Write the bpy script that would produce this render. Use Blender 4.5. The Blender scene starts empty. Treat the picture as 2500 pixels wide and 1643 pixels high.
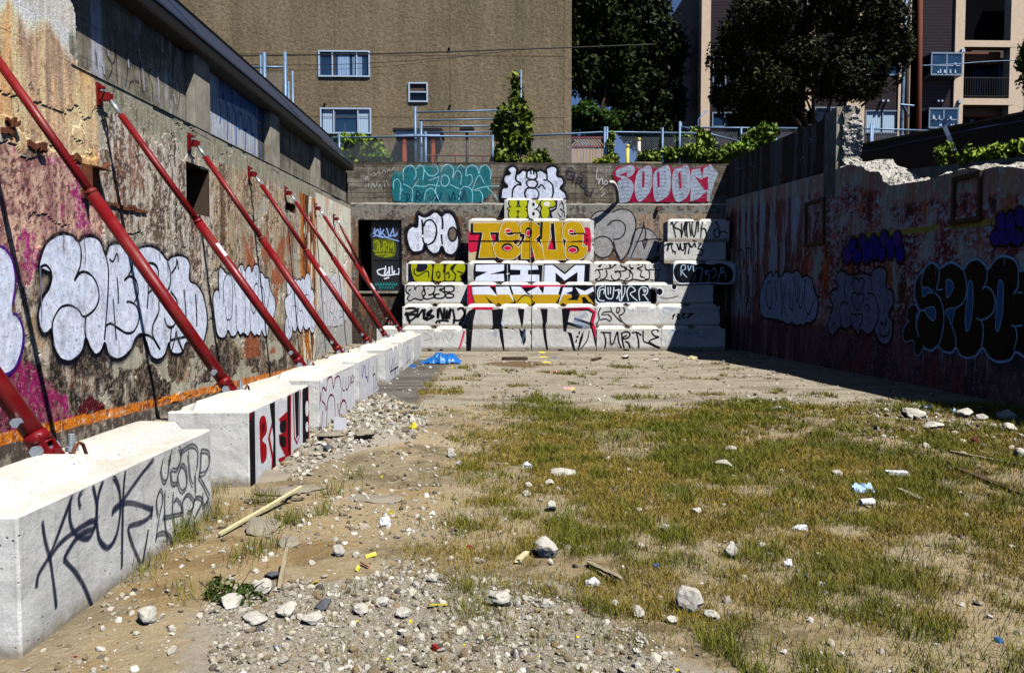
import bpy, bmesh, math, random
import numpy as np
from mathutils import Vector, Matrix, Euler
from mathutils.geometry import tessellate_polygon

random.seed(7)
RNG = np.random.default_rng(11)
SC = bpy.context.scene
COL = SC.collection

# ---------------------------------------------------------------- camera, sky, sun, exposure
CAM_H = 1.42
cam_d = bpy.data.cameras.new("camera")
cam_d.sensor_width = 36.0
cam_d.lens = 36.0 * 1850.0 / 2500.0
cam_d.clip_start = 0.05
cam_d.clip_end = 1500.0
cam = bpy.data.objects.new("camera", cam_d)
COL.objects.link(cam)
cam.location = (0, 0, CAM_H)
cam.rotation_euler = (math.radians(90 - 2.68), 0, math.radians(-1.39))
SC.camera = cam

SUN = Vector((-0.42, 0.49, -1.0)).normalized()      # direction the light travels
sun_el = math.asin(-SUN.z)
sun_az = math.atan2(-SUN.x, -SUN.y)                  # from +Y towards +X
world = bpy.data.worlds.new("World")
SC.world = world
world.use_nodes = True
wn = world.node_tree
wn.nodes.clear()
w_out = wn.nodes.new("ShaderNodeOutputWorld")
w_bg = wn.nodes.new("ShaderNodeBackground")
w_sky = wn.nodes.new("ShaderNodeTexSky")
w_sky.sky_type = 'NISHITA'
w_sky.sun_disc = False
w_sky.sun_elevation = sun_el
w_sky.sun_rotation = sun_az
w_sky.air_density = 0.32
w_sky.dust_density = 0.1
w_sky.ozone_density = 4.0
w_bg.inputs['Strength'].default_value = 0.08
wn.links.new(w_sky.outputs[0], w_bg.inputs['Color'])
wn.links.new(w_bg.outputs[0], w_out.inputs['Surface'])

sun_d = bpy.data.lights.new("sun", 'SUN')
sun_d.energy = 5.0
sun_d.angle = math.radians(0.5)
sun_d.color = (1.0, 0.98, 0.945)
sun = bpy.data.objects.new("sun", sun_d)
COL.objects.link(sun)
sun.rotation_euler = SUN.to_track_quat('-Z', 'Y').to_euler()
sun.location = (10, -20, 30)

vs = SC.view_settings
vs.view_transform = 'Standard'
vs.look = 'None'
vs.exposure = 0.86
vs.gamma = 1.0
SC.cycles.max_bounces = 6
SC.cycles.diffuse_bounces = 0
SC.cycles.transparent_max_bounces = 24
SC.cycles.use_denoising = True

# ---------------------------------------------------------------- measuring: a photo pixel to a point on a known plane
CR = cam.rotation_euler.to_matrix()
CP = Vector(cam.location)
def ray(px, py):
    return CR @ Vector(((px - 1250.0) / 1850.0, (821.5 - py) / 1850.0, -1.0))
def on_z(px, py, z=0.0):
    d = ray(px, py); t = (z - CP.z) / d.z
    return CP + d * t
def on_x(px, py, X):
    d = ray(px, py); t = (X - CP.x) / d.x
    return CP + d * t
def on_y(px, py, Y):
    d = ray(px, py); t = (Y - CP.y) / d.y
    return CP + d * t

# ---------------------------------------------------------------- colour and noise helpers
def lin(c):
    c = np.asarray(c, float) / 255.0
    return np.where(c <= 0.04045, c / 12.92, ((c + 0.055) / 1.055) ** 2.4)
def L3(r, g, b):
    return tuple(float(v) for v in lin((r, g, b)))
def _h(ix, iy, s):
    n = (ix.astype(np.int64) * 374761393 + iy.astype(np.int64) * 668265263 + s * 1274126177) & 0x7fffffff
    n = ((n ^ (n >> 13)) * 1274126177) & 0x7fffffff
    return ((n ^ (n >> 16)) & 0xffff) / 65535.0
def vnoise(x, y, s=0):
    x = np.asarray(x, float); y = np.asarray(y, float)
    ix = np.floor(x); iy = np.floor(y)
    fx = x - ix; fy = y - iy
    fx = fx * fx * (3 - 2 * fx); fy = fy * fy * (3 - 2 * fy)
    a = _h(ix, iy, s); b = _h(ix + 1, iy, s); c = _h(ix, iy + 1, s); d = _h(ix + 1, iy + 1, s)
    return (a * (1 - fx) + b * fx) * (1 - fy) + (c * (1 - fx) + d * fx) * fy
def fbm(x, y, s=0, o=4, g=0.57):
    t = 0; a = 1; n = 0; o = o + 1
    for k in range(o):
        t = t + a * vnoise(x * 2 ** k, y * 2 ** k, s + 17 * k); n += a; a *= g
    return t / n
def sst(e0, e1, x):
    t = np.clip((x - e0) / (e1 - e0), 0, 1)
    return t * t * (3 - 2 * t)
def inpoly(U, V, P):
    r = np.zeros(U.shape, bool)
    n = len(P)
    for i in range(n):
        x0, y0 = P[i]; x1, y1 = P[(i + 1) % n]
        if y0 == y1: continue
        c = ((y0 > V) != (y1 > V)) & (U < (x1 - x0) * (V - y0) / (y1 - y0) + x0)
        r ^= c
    return r
def mixc(c, m, col):
    m = np.asarray(m, float)[..., None]
    return c * (1 - m) + np.asarray(col, float) * m

# ---------------------------------------------------------------- materials
class NT:
    def __init__(s, name):
        s.m = bpy.data.materials.new(name); s.m.use_nodes = True
        s.t = s.m.node_tree; s.t.nodes.clear()
        s.out = s.n("OutputMaterial"); s.p = s.n("BsdfPrincipled")
        s.l(s.p.outputs[0], s.out.inputs[0])
    def n(s, kind, **kw):
        nd = s.t.nodes.new("ShaderNode" + kind)
        for k, v in kw.items(): setattr(nd, k, v)
        return nd
    def l(s, a, b): s.t.links.new(a, b)
    def noise(s, scale, detail=4, rough=0.6, vec=None, dist=0):
        nd = s.n("TexNoise"); nd.inputs['Scale'].default_value = scale
        nd.inputs['Detail'].default_value = detail; nd.inputs['Roughness'].default_value = rough
        nd.inputs['Distortion'].default_value = dist
        if vec is None: vec = s.coord()
        s.l(vec, nd.inputs['Vector'])
        return nd.outputs['Fac']
    def coord(s, sc=None):
        if not hasattr(s, '_tc'): s._tc = s.n("TexCoord")
        o = s._tc.outputs['Object']
        if sc:
            mp = s.n("Mapping"); mp.inputs['Scale'].default_value = sc
            s.l(o, mp.inputs['Vector']); return mp.outputs[0]
        return o
    def ramp(s, fac, stops):
        r = s.n("ValToRGB"); e = r.color_ramp.elements
        while len(e) < len(stops): e.new(0.5)
        for i, (p, c) in enumerate(stops):
            e[i].position = p; e[i].color = (c[0], c[1], c[2], 1) if not isinstance(c, (int, float)) else (c, c, c, 1)
        s.l(fac, r.inputs[0]); return r.outputs[0]
    def mix(s, fac, a, b, mode='MIX'):
        m = s.n("Mix", data_type='RGBA', blend_type=mode)
        for sock, v in ((m.inputs[0], fac), (m.inputs[6], a), (m.inputs[7], b)):
            if isinstance(v, (int, float)): sock.default_value = v
            elif isinstance(v, tuple): sock.default_value = (v[0], v[1], v[2], 1)
            else: s.l(v, sock)
        return m.outputs[2]
    def math(s, op, a, b=None, clamp=False):
        m = s.n("Math", operation=op, use_clamp=clamp)
        for sock, v in zip(m.inputs, (a, b)):
            if v is None: continue
            if isinstance(v, (int, float)): sock.default_value = v
            else: s.l(v, sock)
        return m.outputs[0]
    def bump(s, h, strength=0.5, dist=0.02):
        b = s.n("Bump"); b.inputs['Strength'].default_value = strength; b.inputs['Distance'].default_value = dist
        s.l(h, b.inputs['Height']); s.l(b.outputs[0], s.p.inputs['Normal'])
    def base(s, v):
        if isinstance(v, tuple): s.p.inputs['Base Color'].default_value = (v[0], v[1], v[2], 1)
        else: s.l(v, s.p.inputs['Base Color'])
    def attr(s, name="Col"):
        return s.n("Attribute", attribute_name=name)
    def rough(s, r, spec=0.3, metal=0):
        s.p.inputs['Roughness'].default_value = r
        s.p.inputs['Specular IOR Level'].default_value = spec
        s.p.inputs['Metallic'].default_value = metal

M = {}
def mk_simple(name, rgb, rough=0.7, var=0.25, scale=6.0, bump=0.2, bdist=0.01, metal=0, spec=0.3, stretch=None):
    t = NT(name)
    f = t.noise(scale, 5, 0.65, t.coord(stretch) if stretch else None)
    c0 = tuple(v * (1 - var) for v in rgb); c1 = tuple(min(1, v * (1 + var)) for v in rgb)
    t.base(t.ramp(f, [(0.25, c0), (0.75, c1)]))
    t.rough(rough, spec, metal)
    if bump: t.bump(t.noise(scale * 6, 4), bump, bdist)
    M[name] = t.m
    return t.m
def mk_attr(name, rough=0.9, var=0.35, scale=30.0, bump=0.4, bdist=0.012, spec=0.15, stretch=None, speck=None, streaks=0, pale=(.62, .58, .54)):
    t = NT(name)
    a = t.attr()
    v = t.coord(stretch) if stretch else None
    f = t.noise(scale, 6, 0.7, v)
    g = t.ramp(f, [(0.2, 1 - var), (0.8, min(1.0, 1 + var * 0.6) if var < 0 else 1.0)])
    c = t.mix(1.0, a.outputs['Color'], g, 'MULTIPLY')
    if streaks:
        c = t.mix(1.0, c, t.ramp(t.noise(13, 7, .72, t.coord((1, 1, .13))), [(.34, .55), (.58, 1.0)]), 'MULTIPLY')
        c = t.mix(t.ramp(t.noise(19, 9, .78), [(.56, 0.0), (.62, streaks)]), c, tuple(v * 1.0 for v in pale))
        c = t.mix(t.ramp(t.noise(31, 8, .8, t.coord((1, 1, .5))), [(.57, 0.0), (.62, streaks * 1.1)]), c, (.05, .04, .035))
    if speck:
        sf = t.noise(speck[0], 3, 0.7)
        c = t.mix(t.ramp(sf, [(speck[1], 0.0), (speck[1] + 0.05, speck[2])]), c, speck[3])
    t.base(c); t.rough(rough, spec)
    if bump: t.bump(t.noise(scale * 1.3, 8, 0.7), bump, bdist)
    M[name] = t.m
    return t.m

def mk_paint(name, wear=0.5, mott=0.25):
    t = NT(name)
    a = t.attr()
    f = t.noise(9, 5, 0.65)
    c = t.mix(1.0, a.outputs['Color'], t.ramp(f, [(0.28, 1 - mott), (0.62, 1.0)]), 'MULTIPLY')
    c = t.mix(t.ramp(t.noise(2.3, 6, .72), [(.45, 0.0), (.75, mott * 1.4)]), c, t.mix(1.0, c, (.62, .70, .88), 'MULTIPLY'))
    c = t.mix(t.ramp(t.noise(38, 4, .7), [(.60, 0.0), (.66, mott * 1.6)]), c, t.mix(1.0, c, (.34, .30, .28), 'MULTIPLY'))
    # cracks and lost flakes
    w1 = t.noise(24, 8, 0.72)
    k = t.ramp(w1, [(0.33 + 0.06 * wear - 0.05, 1 - wear), (0.40 + 0.06 * wear, 1.0)])
    k2 = t.ramp(t.noise(4.5, 7, .75, t.coord((1, 1, .6))), [(.36, 1 - wear * .55), (.50, 1.0)])
    al = t.math('MULTIPLY', t.math('MULTIPLY', a.outputs['Alpha'], k), k2)
    t.base(c); t.rough(0.75, 0.06)
    t.l(al, t.p.inputs['Alpha'])
    t.bump(t.noise(60, 6, 0.7), 0.25, 0.008)
    M[name] = t.m
    return t.m

# concrete of the blocks: pale, pitted, stained downwards
def mk_concrete(name, lo, hi, pit=True, stain=0.35, splash=False):
    t = NT(name)
    f = t.noise(2.2, 6, 0.65)
    base = t.ramp(f, [(0.3, lo), (0.7, hi)])
    st = t.noise(3.0, 5, 0.7, t.coord((6, 6, 0.7)))
    base = t.mix(t.ramp(st, [(0.52, 0.0), (0.8, stain)]), base, tuple(v * 0.5 for v in lo))
    fine = t.noise(90, 4, 0.7)
    base = t.mix(1.0, base, t.ramp(fine, [(0.3, 0.82), (0.6, 1.0)]), 'MULTIPLY')
    vo = t.n("TexVoronoi"); vo.inputs['Scale'].default_value = 26
    t.l(t.coord(), vo.inputs['Vector'])
    pm = t.math('MULTIPLY', t.ramp(vo.outputs['Distance'], [(0.10, 1.0), (0.17, 0.0)]), t.ramp(t.noise(5, 3), [(0.5, 0.0), (0.62, 1.0)]))
    base = t.mix(pm, base, tuple(v * 0.35 for v in lo))
    if splash:                              # mud splashed up from the ground, run-off under the top edge
        sx = t.n("SeparateXYZ"); t.l(t.coord(), sx.inputs[0])
        hz = t.math('ADD', sx.outputs[2], t.math('MULTIPLY', t.noise(9, 5, .7), -.16))
        base = t.mix(t.ramp(hz, [(0.0, .75), (.07, 0.0)]), base, L3(112, 98, 74))
        ge = t.n("NewGeometry"); sn = t.n("SeparateXYZ"); t.l(ge.outputs['Normal'], sn.inputs[0])
        up = t.ramp(sn.outputs[2], [(.55, 0.0), (.85, 1.0)])          # dust and droppings lying on the upward faces
        base = t.mix(t.math('MULTIPLY', up, t.ramp(t.noise(3.5, 7, .75), [(.35, .12), (.7, .55)])), base, L3(168, 154, 126))
        base = t.mix(t.math('MULTIPLY', up, t.ramp(t.noise(16, 6, .8), [(.58, 0.0), (.66, .6)])), base, L3(112, 98, 76))
        rn = t.noise(5, 5, .75, t.coord((9, 9, .5)))
        base = t.mix(t.math('MULTIPLY', t.ramp(rn, [(.55, 0.0), (.72, .55)]), t.ramp(sx.outputs[2], [(.25, 0.0), (.6, 1.0)])), base, L3(104, 98, 84))
    t.base(base); t.rough(0.92, 0.12)
    hgt = t.math('SUBTRACT', t.math('MULTIPLY', t.noise(30, 8, 0.7), 0.8), pm)
    t.bump(hgt, 0.6, 0.008)
    M[name] = t.m
    return t.m

mk_attr("wall_plaster", streaks=.5, var=0.42, scale=22, bump=0.6, bdist=0.02, speck=(48, 0.60, 0.6, (0.045, 0.035, 0.03)))
mk_attr("dim_plaster", streaks=.45, pale=(.62, .46, .43), var=0.22, scale=16, bump=0.6, bdist=0.02, speck=(40, 0.66, 0.6, (0.02, 0.012, 0.012)))
mk_attr("board_concrete", streaks=.35, pale=(.40, .39, .36), var=0.4, scale=9, bump=0.5, bdist=0.02, stretch=(1, 1, 5))
mk_attr("dirt", var=0.4, scale=26, bump=0.8, bdist=0.03, speck=(70, 0.63, 0.5, (0.55, 0.50, 0.42)))
mk_attr("stone_mix", var=0.35, scale=40, bump=0.6, bdist=0.01)
mk_attr("grass_blade", rough=0.6, var=0.2, scale=5, bump=0, spec=0.2)
mk_attr("leaves", rough=0.6, var=0.25, scale=3, bump=0, spec=0.12)
mk_paint("spray_paint", 0.25, 0.2)
mk_paint("worn_paint", 0.8, 0.35)
mk_concrete("block_concrete", L3(172, 170, 165), L3(208, 207, 202), splash=True)
mk_concrete("stained_concrete", L3(104, 99, 86), L3(160, 154, 140), stain=.7)
mk_concrete("broken_concrete", L3(140, 135, 124), L3(192, 187, 176))
mk_simple("red_steel", L3(98, 4, 9), 0.36, 0.35, 5, 0.2, 0.004, 0, 0.35, stretch=(3, 3, 3))
t = NT("red_steel")                       # sprayed steel: scuffs, rust at the chips, dust
c = t.ramp(t.noise(4, 5, .65), [(.3, L3(92, 4, 9)), (.7, L3(112, 7, 14))])
c = t.mix(t.ramp(t.noise(17, 7, .75), [(.60, 0.0), (.66, .85)]), c, L3(58, 22, 16))
c = t.mix(t.ramp(t.noise(34, 6, .8, t.coord((1, 1, .35))), [(.66, 0.0), (.70, .6)]), c, L3(150, 96, 84))
c = t.mix(t.ramp(t.noise(2.2, 6, .7), [(.5, 0.0), (.8, .28)]), c, L3(128, 84, 70))
t.base(c); t.rough(.4, .3); t.l(t.ramp(t.noise(9, 5, .7), [(.3, .3), (.7, .6)]), t.p.inputs['Roughness']); M["red_steel"] = t.m
mk_simple("zinc", L3(170, 180, 190), 0.35, 0.2, 12, 0.1, 0.003, 0.7, 0.5)
mk_simple("galvanised", L3(86, 110, 136), 0.5, 0.25, 8, 0.1, 0.003, 0.35, 0.4)
mk_simple("rust_steel", L3(92, 48, 26), 0.85, 0.5, 14, 0.5, 0.006)
mk_simple("sticker_white", L3(196, 172, 176), 0.5, 0.05, 20, 0)
mk_simple("sticker_red", L3(150, 30, 40), 0.5, 0.05, 20, 0)
mk_simple("roof_metal", (0.006, 0.013, 0.032), 0.45, 0.3, 3, 0.15, 0.01, 0.0, 0.6, stretch=(1, 0.3, 4))
mk_simple("roof_dark", (0.005,0.005,0.006), 0.6, 0.2, 4, 0.1)
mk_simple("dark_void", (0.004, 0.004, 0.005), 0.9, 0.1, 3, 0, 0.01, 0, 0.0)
mk_simple("rough_timber", L3(128, 116, 94), 0.85, 0.4, 9, 0.6, 0.008, stretch=(1.5, 12, 12))
mk_simple("pale_timber", L3(178, 168, 130), 0.8, 0.3, 9, 0.4, 0.006, stretch=(1.5, 12, 12))
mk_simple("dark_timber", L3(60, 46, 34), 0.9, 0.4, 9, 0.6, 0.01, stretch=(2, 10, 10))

# ---------------------------------------------------------------- objects
ORG = {}
def tag(o, label, cat, group=None):
    o['label'] = label; o['category'] = cat
    if group: o['group'] = group
    return o
def thing(name, label, cat, loc=(0, 0, 0), group=None):
    o = bpy.data.objects.new(name, None); COL.objects.link(o)
    o.empty_display_size = 0.2
    o.location = loc; ORG[o.name] = Vector(loc)
    return tag(o, label, cat, group)
def mesh_np(name, V, Fs, mat, parent=None, cols=None, smooth=False, mats=None, midx=None, org=None):
    """V (n,3) world positions, Fs list of index arrays with equal row length or one array."""
    V = np.asarray(V, np.float64).reshape(-1, 3)
    me = bpy.data.meshes.new(name)
    if org is None:
        org = ORG[parent.name] if parent is not None else Vector((0, 0, 0))
    V = V - np.array(org)
    if not isinstance(Fs, list): Fs = [Fs]
    Fs = [np.asarray(f, np.int64) for f in Fs if len(f)]
    nl = sum(f.size for f in Fs); npoly = sum(f.shape[0] for f in Fs)
    me.vertices.add(len(V)); me.vertices.foreach_set("co", V.astype(np.float32).ravel())
    me.loops.add(nl); me.loops.foreach_set("vertex_index", np.concatenate([f.ravel() for f in Fs]).astype(np.int32))
    me.polygons.add(npoly)
    tot = np.concatenate([np.full(f.shape[0], f.shape[1]) for f in Fs])
    st = np.concatenate([[0], np.cumsum(tot)[:-1]])
    me.polygons.foreach_set("loop_start", st.astype(np.int32))
    me.polygons.foreach_set("loop_total", tot.astype(np.int32))
    if midx is not None: me.polygons.foreach_set("material_index", np.asarray(midx, np.int32))
    me.polygons.foreach_set("use_smooth", np.full(npoly, smooth))
    me.update(calc_edges=True)
    for mm in (mats or [mat]): me.materials.append(M[mm] if isinstance(mm, str) else mm)
    if cols is not None:
        ca = me.color_attributes.new("Col", 'FLOAT_COLOR', 'POINT')
        c = np.asarray(cols, np.float32)
        if c.shape[1] == 3: c = np.concatenate([c, np.ones((len(c), 1), np.float32)], 1)
        ca.data.foreach_set("color", c.ravel())
    o = bpy.data.objects.new(name, me); COL.objects.link(o)
    if parent is not None: o.parent = parent
    else: o.location = org
    ORG[o.name] = Vector(org)
    return o

class MB:
    """collects simple solids in world coordinates and links them as one mesh object"""
    def __init__(s): s.v = []; s.f = []
    def add(s, vs, fs):
        b = len(s.v); s.v += [tuple(v) for v in vs]; s.f += [tuple(i + b for i in f) for f in fs]; return s
    def box(s, a, b):
        x0, y0, z0 = a; x1, y1, z1 = b
        return s.add([(x0, y0, z0), (x1, y0, z0), (x1, y1, z0), (x0, y1, z0), (x0, y0, z1), (x1, y0, z1), (x1, y1, z1), (x0, y1, z1)],
                     [(0, 3, 2, 1), (4, 5, 6, 7), (0, 1, 5, 4), (1, 2, 6, 5), (2, 3, 7, 6), (3, 0, 4, 7)])
    def tube(s, pts, r, n=10, caps=True):
        pts = [Vector(p) for p in pts]
        rs = r if isinstance(r, (list, tuple)) else [r] * len(pts)
        rings = []
        up = None
        for i, p in enumerate(pts):
            d = (pts[min(i + 1, len(pts) - 1)] - pts[max(i - 1, 0)]).normalized()
            if up is None:
                up = Vector((0, 0, 1)) if abs(d.z) < 0.9 else Vector((1, 0, 0))
            a = d.cross(up).normalized(); b = a.cross(d).normalized(); up = b
            rings.append([p + (a * math.cos(2 * math.pi * k / n) + b * math.sin(2 * math.pi * k / n)) * rs[i] for k in range(n)])
        base = len(s.v)
        for rg in rings: s.v += [tuple(v) for v in rg]
        for i in range(len(rings) - 1):
            for k in range(n):
                k2 = (k + 1) % n
                s.f.append((base + i * n + k, base + i * n + k2, base + (i + 1) * n + k2, base + (i + 1) * n + k))
        if caps:
            s.f.append(tuple(base + k for k in reversed(range(n))))
            s.f.append(tuple(base + (len(rings) - 1) * n + k for k in range(n)))
        return s
    def obox(s, c, ax, ay, az):
        """box about centre c with half-axis vectors"""
        c = Vector(c); ax = Vector(ax); ay = Vector(ay); az = Vector(az)
        vs = [c + ax * i + ay * j + az * k for k in (-1, 1) for j in (-1, 1) for i in (-1, 1)]
        return s.add(vs, [(0, 2, 3, 1), (4, 5, 7, 6), (0, 1, 5, 4), (1, 3, 7, 5), (3, 2, 6, 7), (2, 0, 4, 6)])
    def build(s, name, mat, parent=None, smooth=False, org=None, bevel=0):
        me = bpy.data.meshes.new(name)
        if org is None: org = ORG[parent.name] if parent is not None else Vector((0, 0, 0))
        me.from_pydata([tuple(Vector(v) - Vector(org)) for v in s.v], [], s.f)
        me.materials.append(M[mat] if isinstance(mat, str) else mat)
        if smooth:
            me.polygons.foreach_set("use_smooth", [len(p.vertices) == 4 for p in me.polygons])
        if bevel:
            bm = bmesh.new(); bm.from_mesh(me)
            bmesh.ops.bevel(bm, geom=bm.edges[:], offset=bevel, segments=2, affect='EDGES', profile=0.6)
            bm.to_mesh(me); bm.free()
        me.update()
        o = bpy.data.objects.new(name, me); COL.objects.link(o)
        if parent is not None: o.parent = parent
        else: o.location = org
        ORG[o.name] = Vector(org)
        return o
def grid_faces(nu, nv):
    i = np.arange(nu * nv).reshape(nu, nv)
    return np.stack([i[:-1, :-1], i[1:, :-1], i[1:, 1:], i[:-1, 1:]], -1).reshape(-1, 4)
# ================================================================ THE LOT: walls round it
XL, XR, YB = -4.33, 7.12, 23.25            # left wall, right wall, back wall
def fit(pts, X):
    q = [on_x(a, b, X) for a, b in pts]; k = np.polyfit([p.y for p in q], [p.z for p in q], 1)
    return lambda Y: k[1] + k[0] * Y
led_l = fit([(213, 179), (460, 294), (845, 493)], XL)          # ledge on the left wall
eave_l = fit([(483, 117), (845, 403)], XL + .14)
ridge_l = fit([(568, 117), (818, 340)], -5.0)
led_r = fit([(1775, 487), (2027, 418)], XR)
ZB_LEDGE, ZB_TOP = 4.39, 5.63

def wpoly(tr, pts, X):                     # measured outline -> wall coordinates (depth, height)
    x0, y0, s = tr
    r = []
    for a, b in pts:
        p = on_x(x0 + a / s, y0 + b / s, X); r.append((p.y, p.z))
    return r
T1 = (0, 110, 3.475); T2 = (0, 500, 2.606); T3 = (0, 1000, 2.951); T4 = (460, 110, 3.476)
T5 = (480, 500, 3.128); T6 = (380, 780, 3.129)

# ---------------- left wall
def paint_left(Y, Z):
    led = led_l(Y)
    n1 = fbm(Y * 0.9, Z * 0.9, 1, 6, .62); n2 = fbm(Y * 3, Z * 1.2, 2, 6, .66); st = fbm(Y * 9, Z * 0.8, 3, 6, .62)
    f1 = fbm(Y * 26, Z * 24, 4, 4, .68); f2 = fbm(Y * 12, Z * 10, 5, 5, .66); f3 = fbm(Y * 5, Z * 4, 6, 6, .64)
    WU = Y + 0.32 * (fbm(Y * 1.7, Z * 1.7, 7) - 0.5) + 0.14 * (f2 - 0.5)
    WV = Z + 0.32 * (fbm(Y * 1.7, Z * 1.7, 8) - 0.5) + 0.14 * (fbm(Y * 11, Z * 11, 9) - 0.5)
    c = np.zeros(Y.shape + (3,))
    c[:] = lin((164, 146, 126))
    c = mixc(c, sst(0.42, 0.58, st), lin((196, 184, 168)))
    c = mixc(c, sst(0.50, 0.60, n2) * 0.9, lin((104, 82, 64)))
    c = mixc(c, sst(0.52, 0.60, fbm(Y * 14, Z * 1.6, 17, 6, .66)) * .75, lin((78, 66, 58)))
    c = mixc(c, sst(0.53, 0.60, fbm(Y * 10, Z * 1.3, 18, 6, .66)) * .8, lin((206, 198, 186)))
    c = mixc(c, sst(0.55, 0.68, n1) * 0.8, lin((170, 142, 104)))
    c = mixc(c, sst(0.60, 0.68, fbm(Y * 4, Z * 1.0, 12, 5)) * 0.8, lin((128, 84, 62)))
    c = mixc(c, sst(0.55, 0.60, f2) * 0.75, lin((60, 48, 42)))
    c = mixc(c, sst(0.56, 0.62, f1) * 0.75, lin((212, 202, 190)))
    # grey-tan concrete further on
    far = sst(11.2, 13.0, WU)
    c = mixc(c, far * sst(0.40, 0.6, f3) * 0.7, lin((168, 154, 128)))
    # brown stripes
    c = mixc(c, sst(0.60, 0.66, fbm(Y * 2.6, Z * 0.35, 14, 4)) * sst(1.0, 2.0, Z) * 0.75, lin((84, 58, 42)))
    # dark tarry band near the foot
    foot = sst(1.25, 0.75, Z + 0.9 * (n1 - 0.5) + 0.02 * (Y - 8)) * sst(19, 15, Y)
    c = mixc(c, foot * sst(0.36, 0.52, f3) * 0.93, lin((40, 34, 32)))
    c = mixc(c, foot * sst(0.55, 0.6, f1) * 0.7, lin((150, 132, 112)))
    # pale grey patches where the plaster has come off
    pt = fbm(Y * 1.3 + 4, Z * 1.9, 21, 6, 0.5)
    c = mixc(c, sst(0.655, 0.665, pt), lin((172, 166, 150)) )
    pf = sst(0.56, 0.58, fbm(Y * 1.0 + 9, Z * 2.2, 23, 5)) * (Z < 0.95) * (Y > 8.4)
    c = mixc(c, pf * 0.9, lin((182, 176, 158)))
    # grey beam under the ledge
    bm_ = led - Z
    beam = sst(0.40, 0.34, bm_ + 0.30 * (n2 - 0.5) + 0.2 * (f3 - 0.5))
    c = mixc(c, beam * 0.9, lin((150, 147, 130)))
    c = mixc(c, beam * sst(0.6, 0.68, f2) * 0.6, lin((95, 92, 82)))
    # pink and magenta speckled paint
    P = wpoly(T1, [(-800, 640), (60, 790), (130, 920), (330, 900), (560, 950), (690, 1000), (700, 1250), (830, 1330), (900, 1560), (880, 1760), (520, 1800), (200, 2050), (-800, 2100)], XL)
    pk = inpoly(WU, WV, P)
    pc = mixc(mixc(np.zeros(c.shape) + lin((206, 172, 152)), sst(0.45, 0.6, f3), lin((168, 128, 120))), sst(0.53, 0.6, f1) * 0.85, lin((110, 62, 72)))
    c = np.where(pk[..., None], pc, c)
    mg = sst(0.55, 0.60, fbm(Y * 3.2, Z * 1.7, 31, 5)) * sst(0.40, 0.5, f1)
    P2 = wpoly(T2, [(-700, 950), (120, 1010), (300, 1120), (420, 1200), (480, 1420), (-700, 1800)], XL)
    low = inpoly(WU, WV, P2)
    c = np.where(low[..., None], mixc(np.zeros(c.shape) + lin((150, 96, 104)), sst(0.5, 0.6, f1), lin((72, 34, 44))), c)
    c = mixc(c, (pk | low) * mg * 0.95, lin((168, 34, 122)))
    c = mixc(c, low * sst(0.42, 0.52, fbm(Y * 12, Z * 12, 33, 3)) * 0.85, lin((150, 22, 98)))
    P3 = wpoly(T1, [(560, 970), (690, 1000), (700, 1180), (600, 1090)], XL)
    c = np.where((inpoly(WU, WV, P3) & (f1 < 0.58))[..., None], lin((172, 36, 128)), c)
    P3 = wpoly(T2, [(480, 1350), (520, 1270), (570, 1230), (660, 1240), (690, 1310), (610, 1345)], XL)
    c = np.where(inpoly(WU, WV, P3)[..., None], lin((92, 10, 28)), c)
    # peach plaster, top left
    P4 = wpoly(T1, [(-900, -700), (590, -700), (590, 60), (770, 250), (820, 480), (838, 700), (850, 1050), (856, 1310), (700, 1260), (692, 1000), (560, 955), (480, 930), (330, 900), (140, 900), (60, 760), (-900, 620)], XL)
    pe = inpoly(Y + 0.10 * (f2 - 0.5) + 0.1 * (fbm(Y * 3, Z * 3, 41) - 0.5), Z + 0.15 * (f2 - 0.5), P4)
    qc = np.zeros(c.shape) + lin((216, 166, 112))
    qc = mixc(qc, sst(0.40, 0.62, n1), lin((226, 190, 152)))
    qc = mixc(qc, sst(0.52, 0.66, fbm(Y * 3.2, Z * 0.35, 43, 5)) * 0.8, lin((150, 132, 118)))
    qc = mixc(qc, sst(0.60, 0.66, fbm(Y * 5, Z * 0.6, 44, 5)) * 0.5, lin((196, 142, 88)))
    qc = mixc(qc, sst(0.63, 0.66, f2) * 0.5, lin((120, 86, 60)))
    top = sst(3.95, 4.15, Z + 0.55 * (fbm(Y * 3.0, Z * 0.8, 45, 4) - 0.5))
    qc = mixc(qc, top, lin((236, 228, 212)))
    c = np.where(pe[..., None], qc, c)
    # rust-stained strip and pale end bay
    u = Y + 0.5 * (fbm(Y * 1.5, Z * 0.6, 51, 4) - 0.5)
    rb = sst(16.9, 17.3, u) * sst(18.9, 18.5, u)
    rc = mixc(np.zeros(c.shape) + lin((176, 112, 34)), sst(0.45, 0.58, fbm(Y * 6, Z * 1.1, 52, 5)), lin((84, 44, 24)))
    rc = mixc(rc, sst(0.58, 0.64, fbm(Y * 7, Z * 1.6, 53, 5)), lin((228, 208, 190)))
    c = mixc(c, rb * (bm_ > 0.3), rc)
    pb = sst(18.5, 18.9, u)
    pcx = mixc(np.zeros(c.shape) + lin((226, 206, 190)), sst(0.5, 0.65, fbm(Y * 5, Z * 0.6, 55, 5)) * 0.7, lin((188, 160, 142)))
    pcx = mixc(pcx, sst(1.25, 1.15, Z), lin((176, 174, 168)))
    c = mixc(c, pb * (bm_ > 0.15), pcx)
    rp = sst(13.2, 13.5, u) * sst(16.6, 16.2, u) * sst(0.5, 0.56, fbm(Y * 1.6, Z * 1.3, 57, 4)) * (Z < 2.9) * (Z > 0.4)
    c = mixc(c, rp * 0.9, lin((158, 92, 58)))
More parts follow.
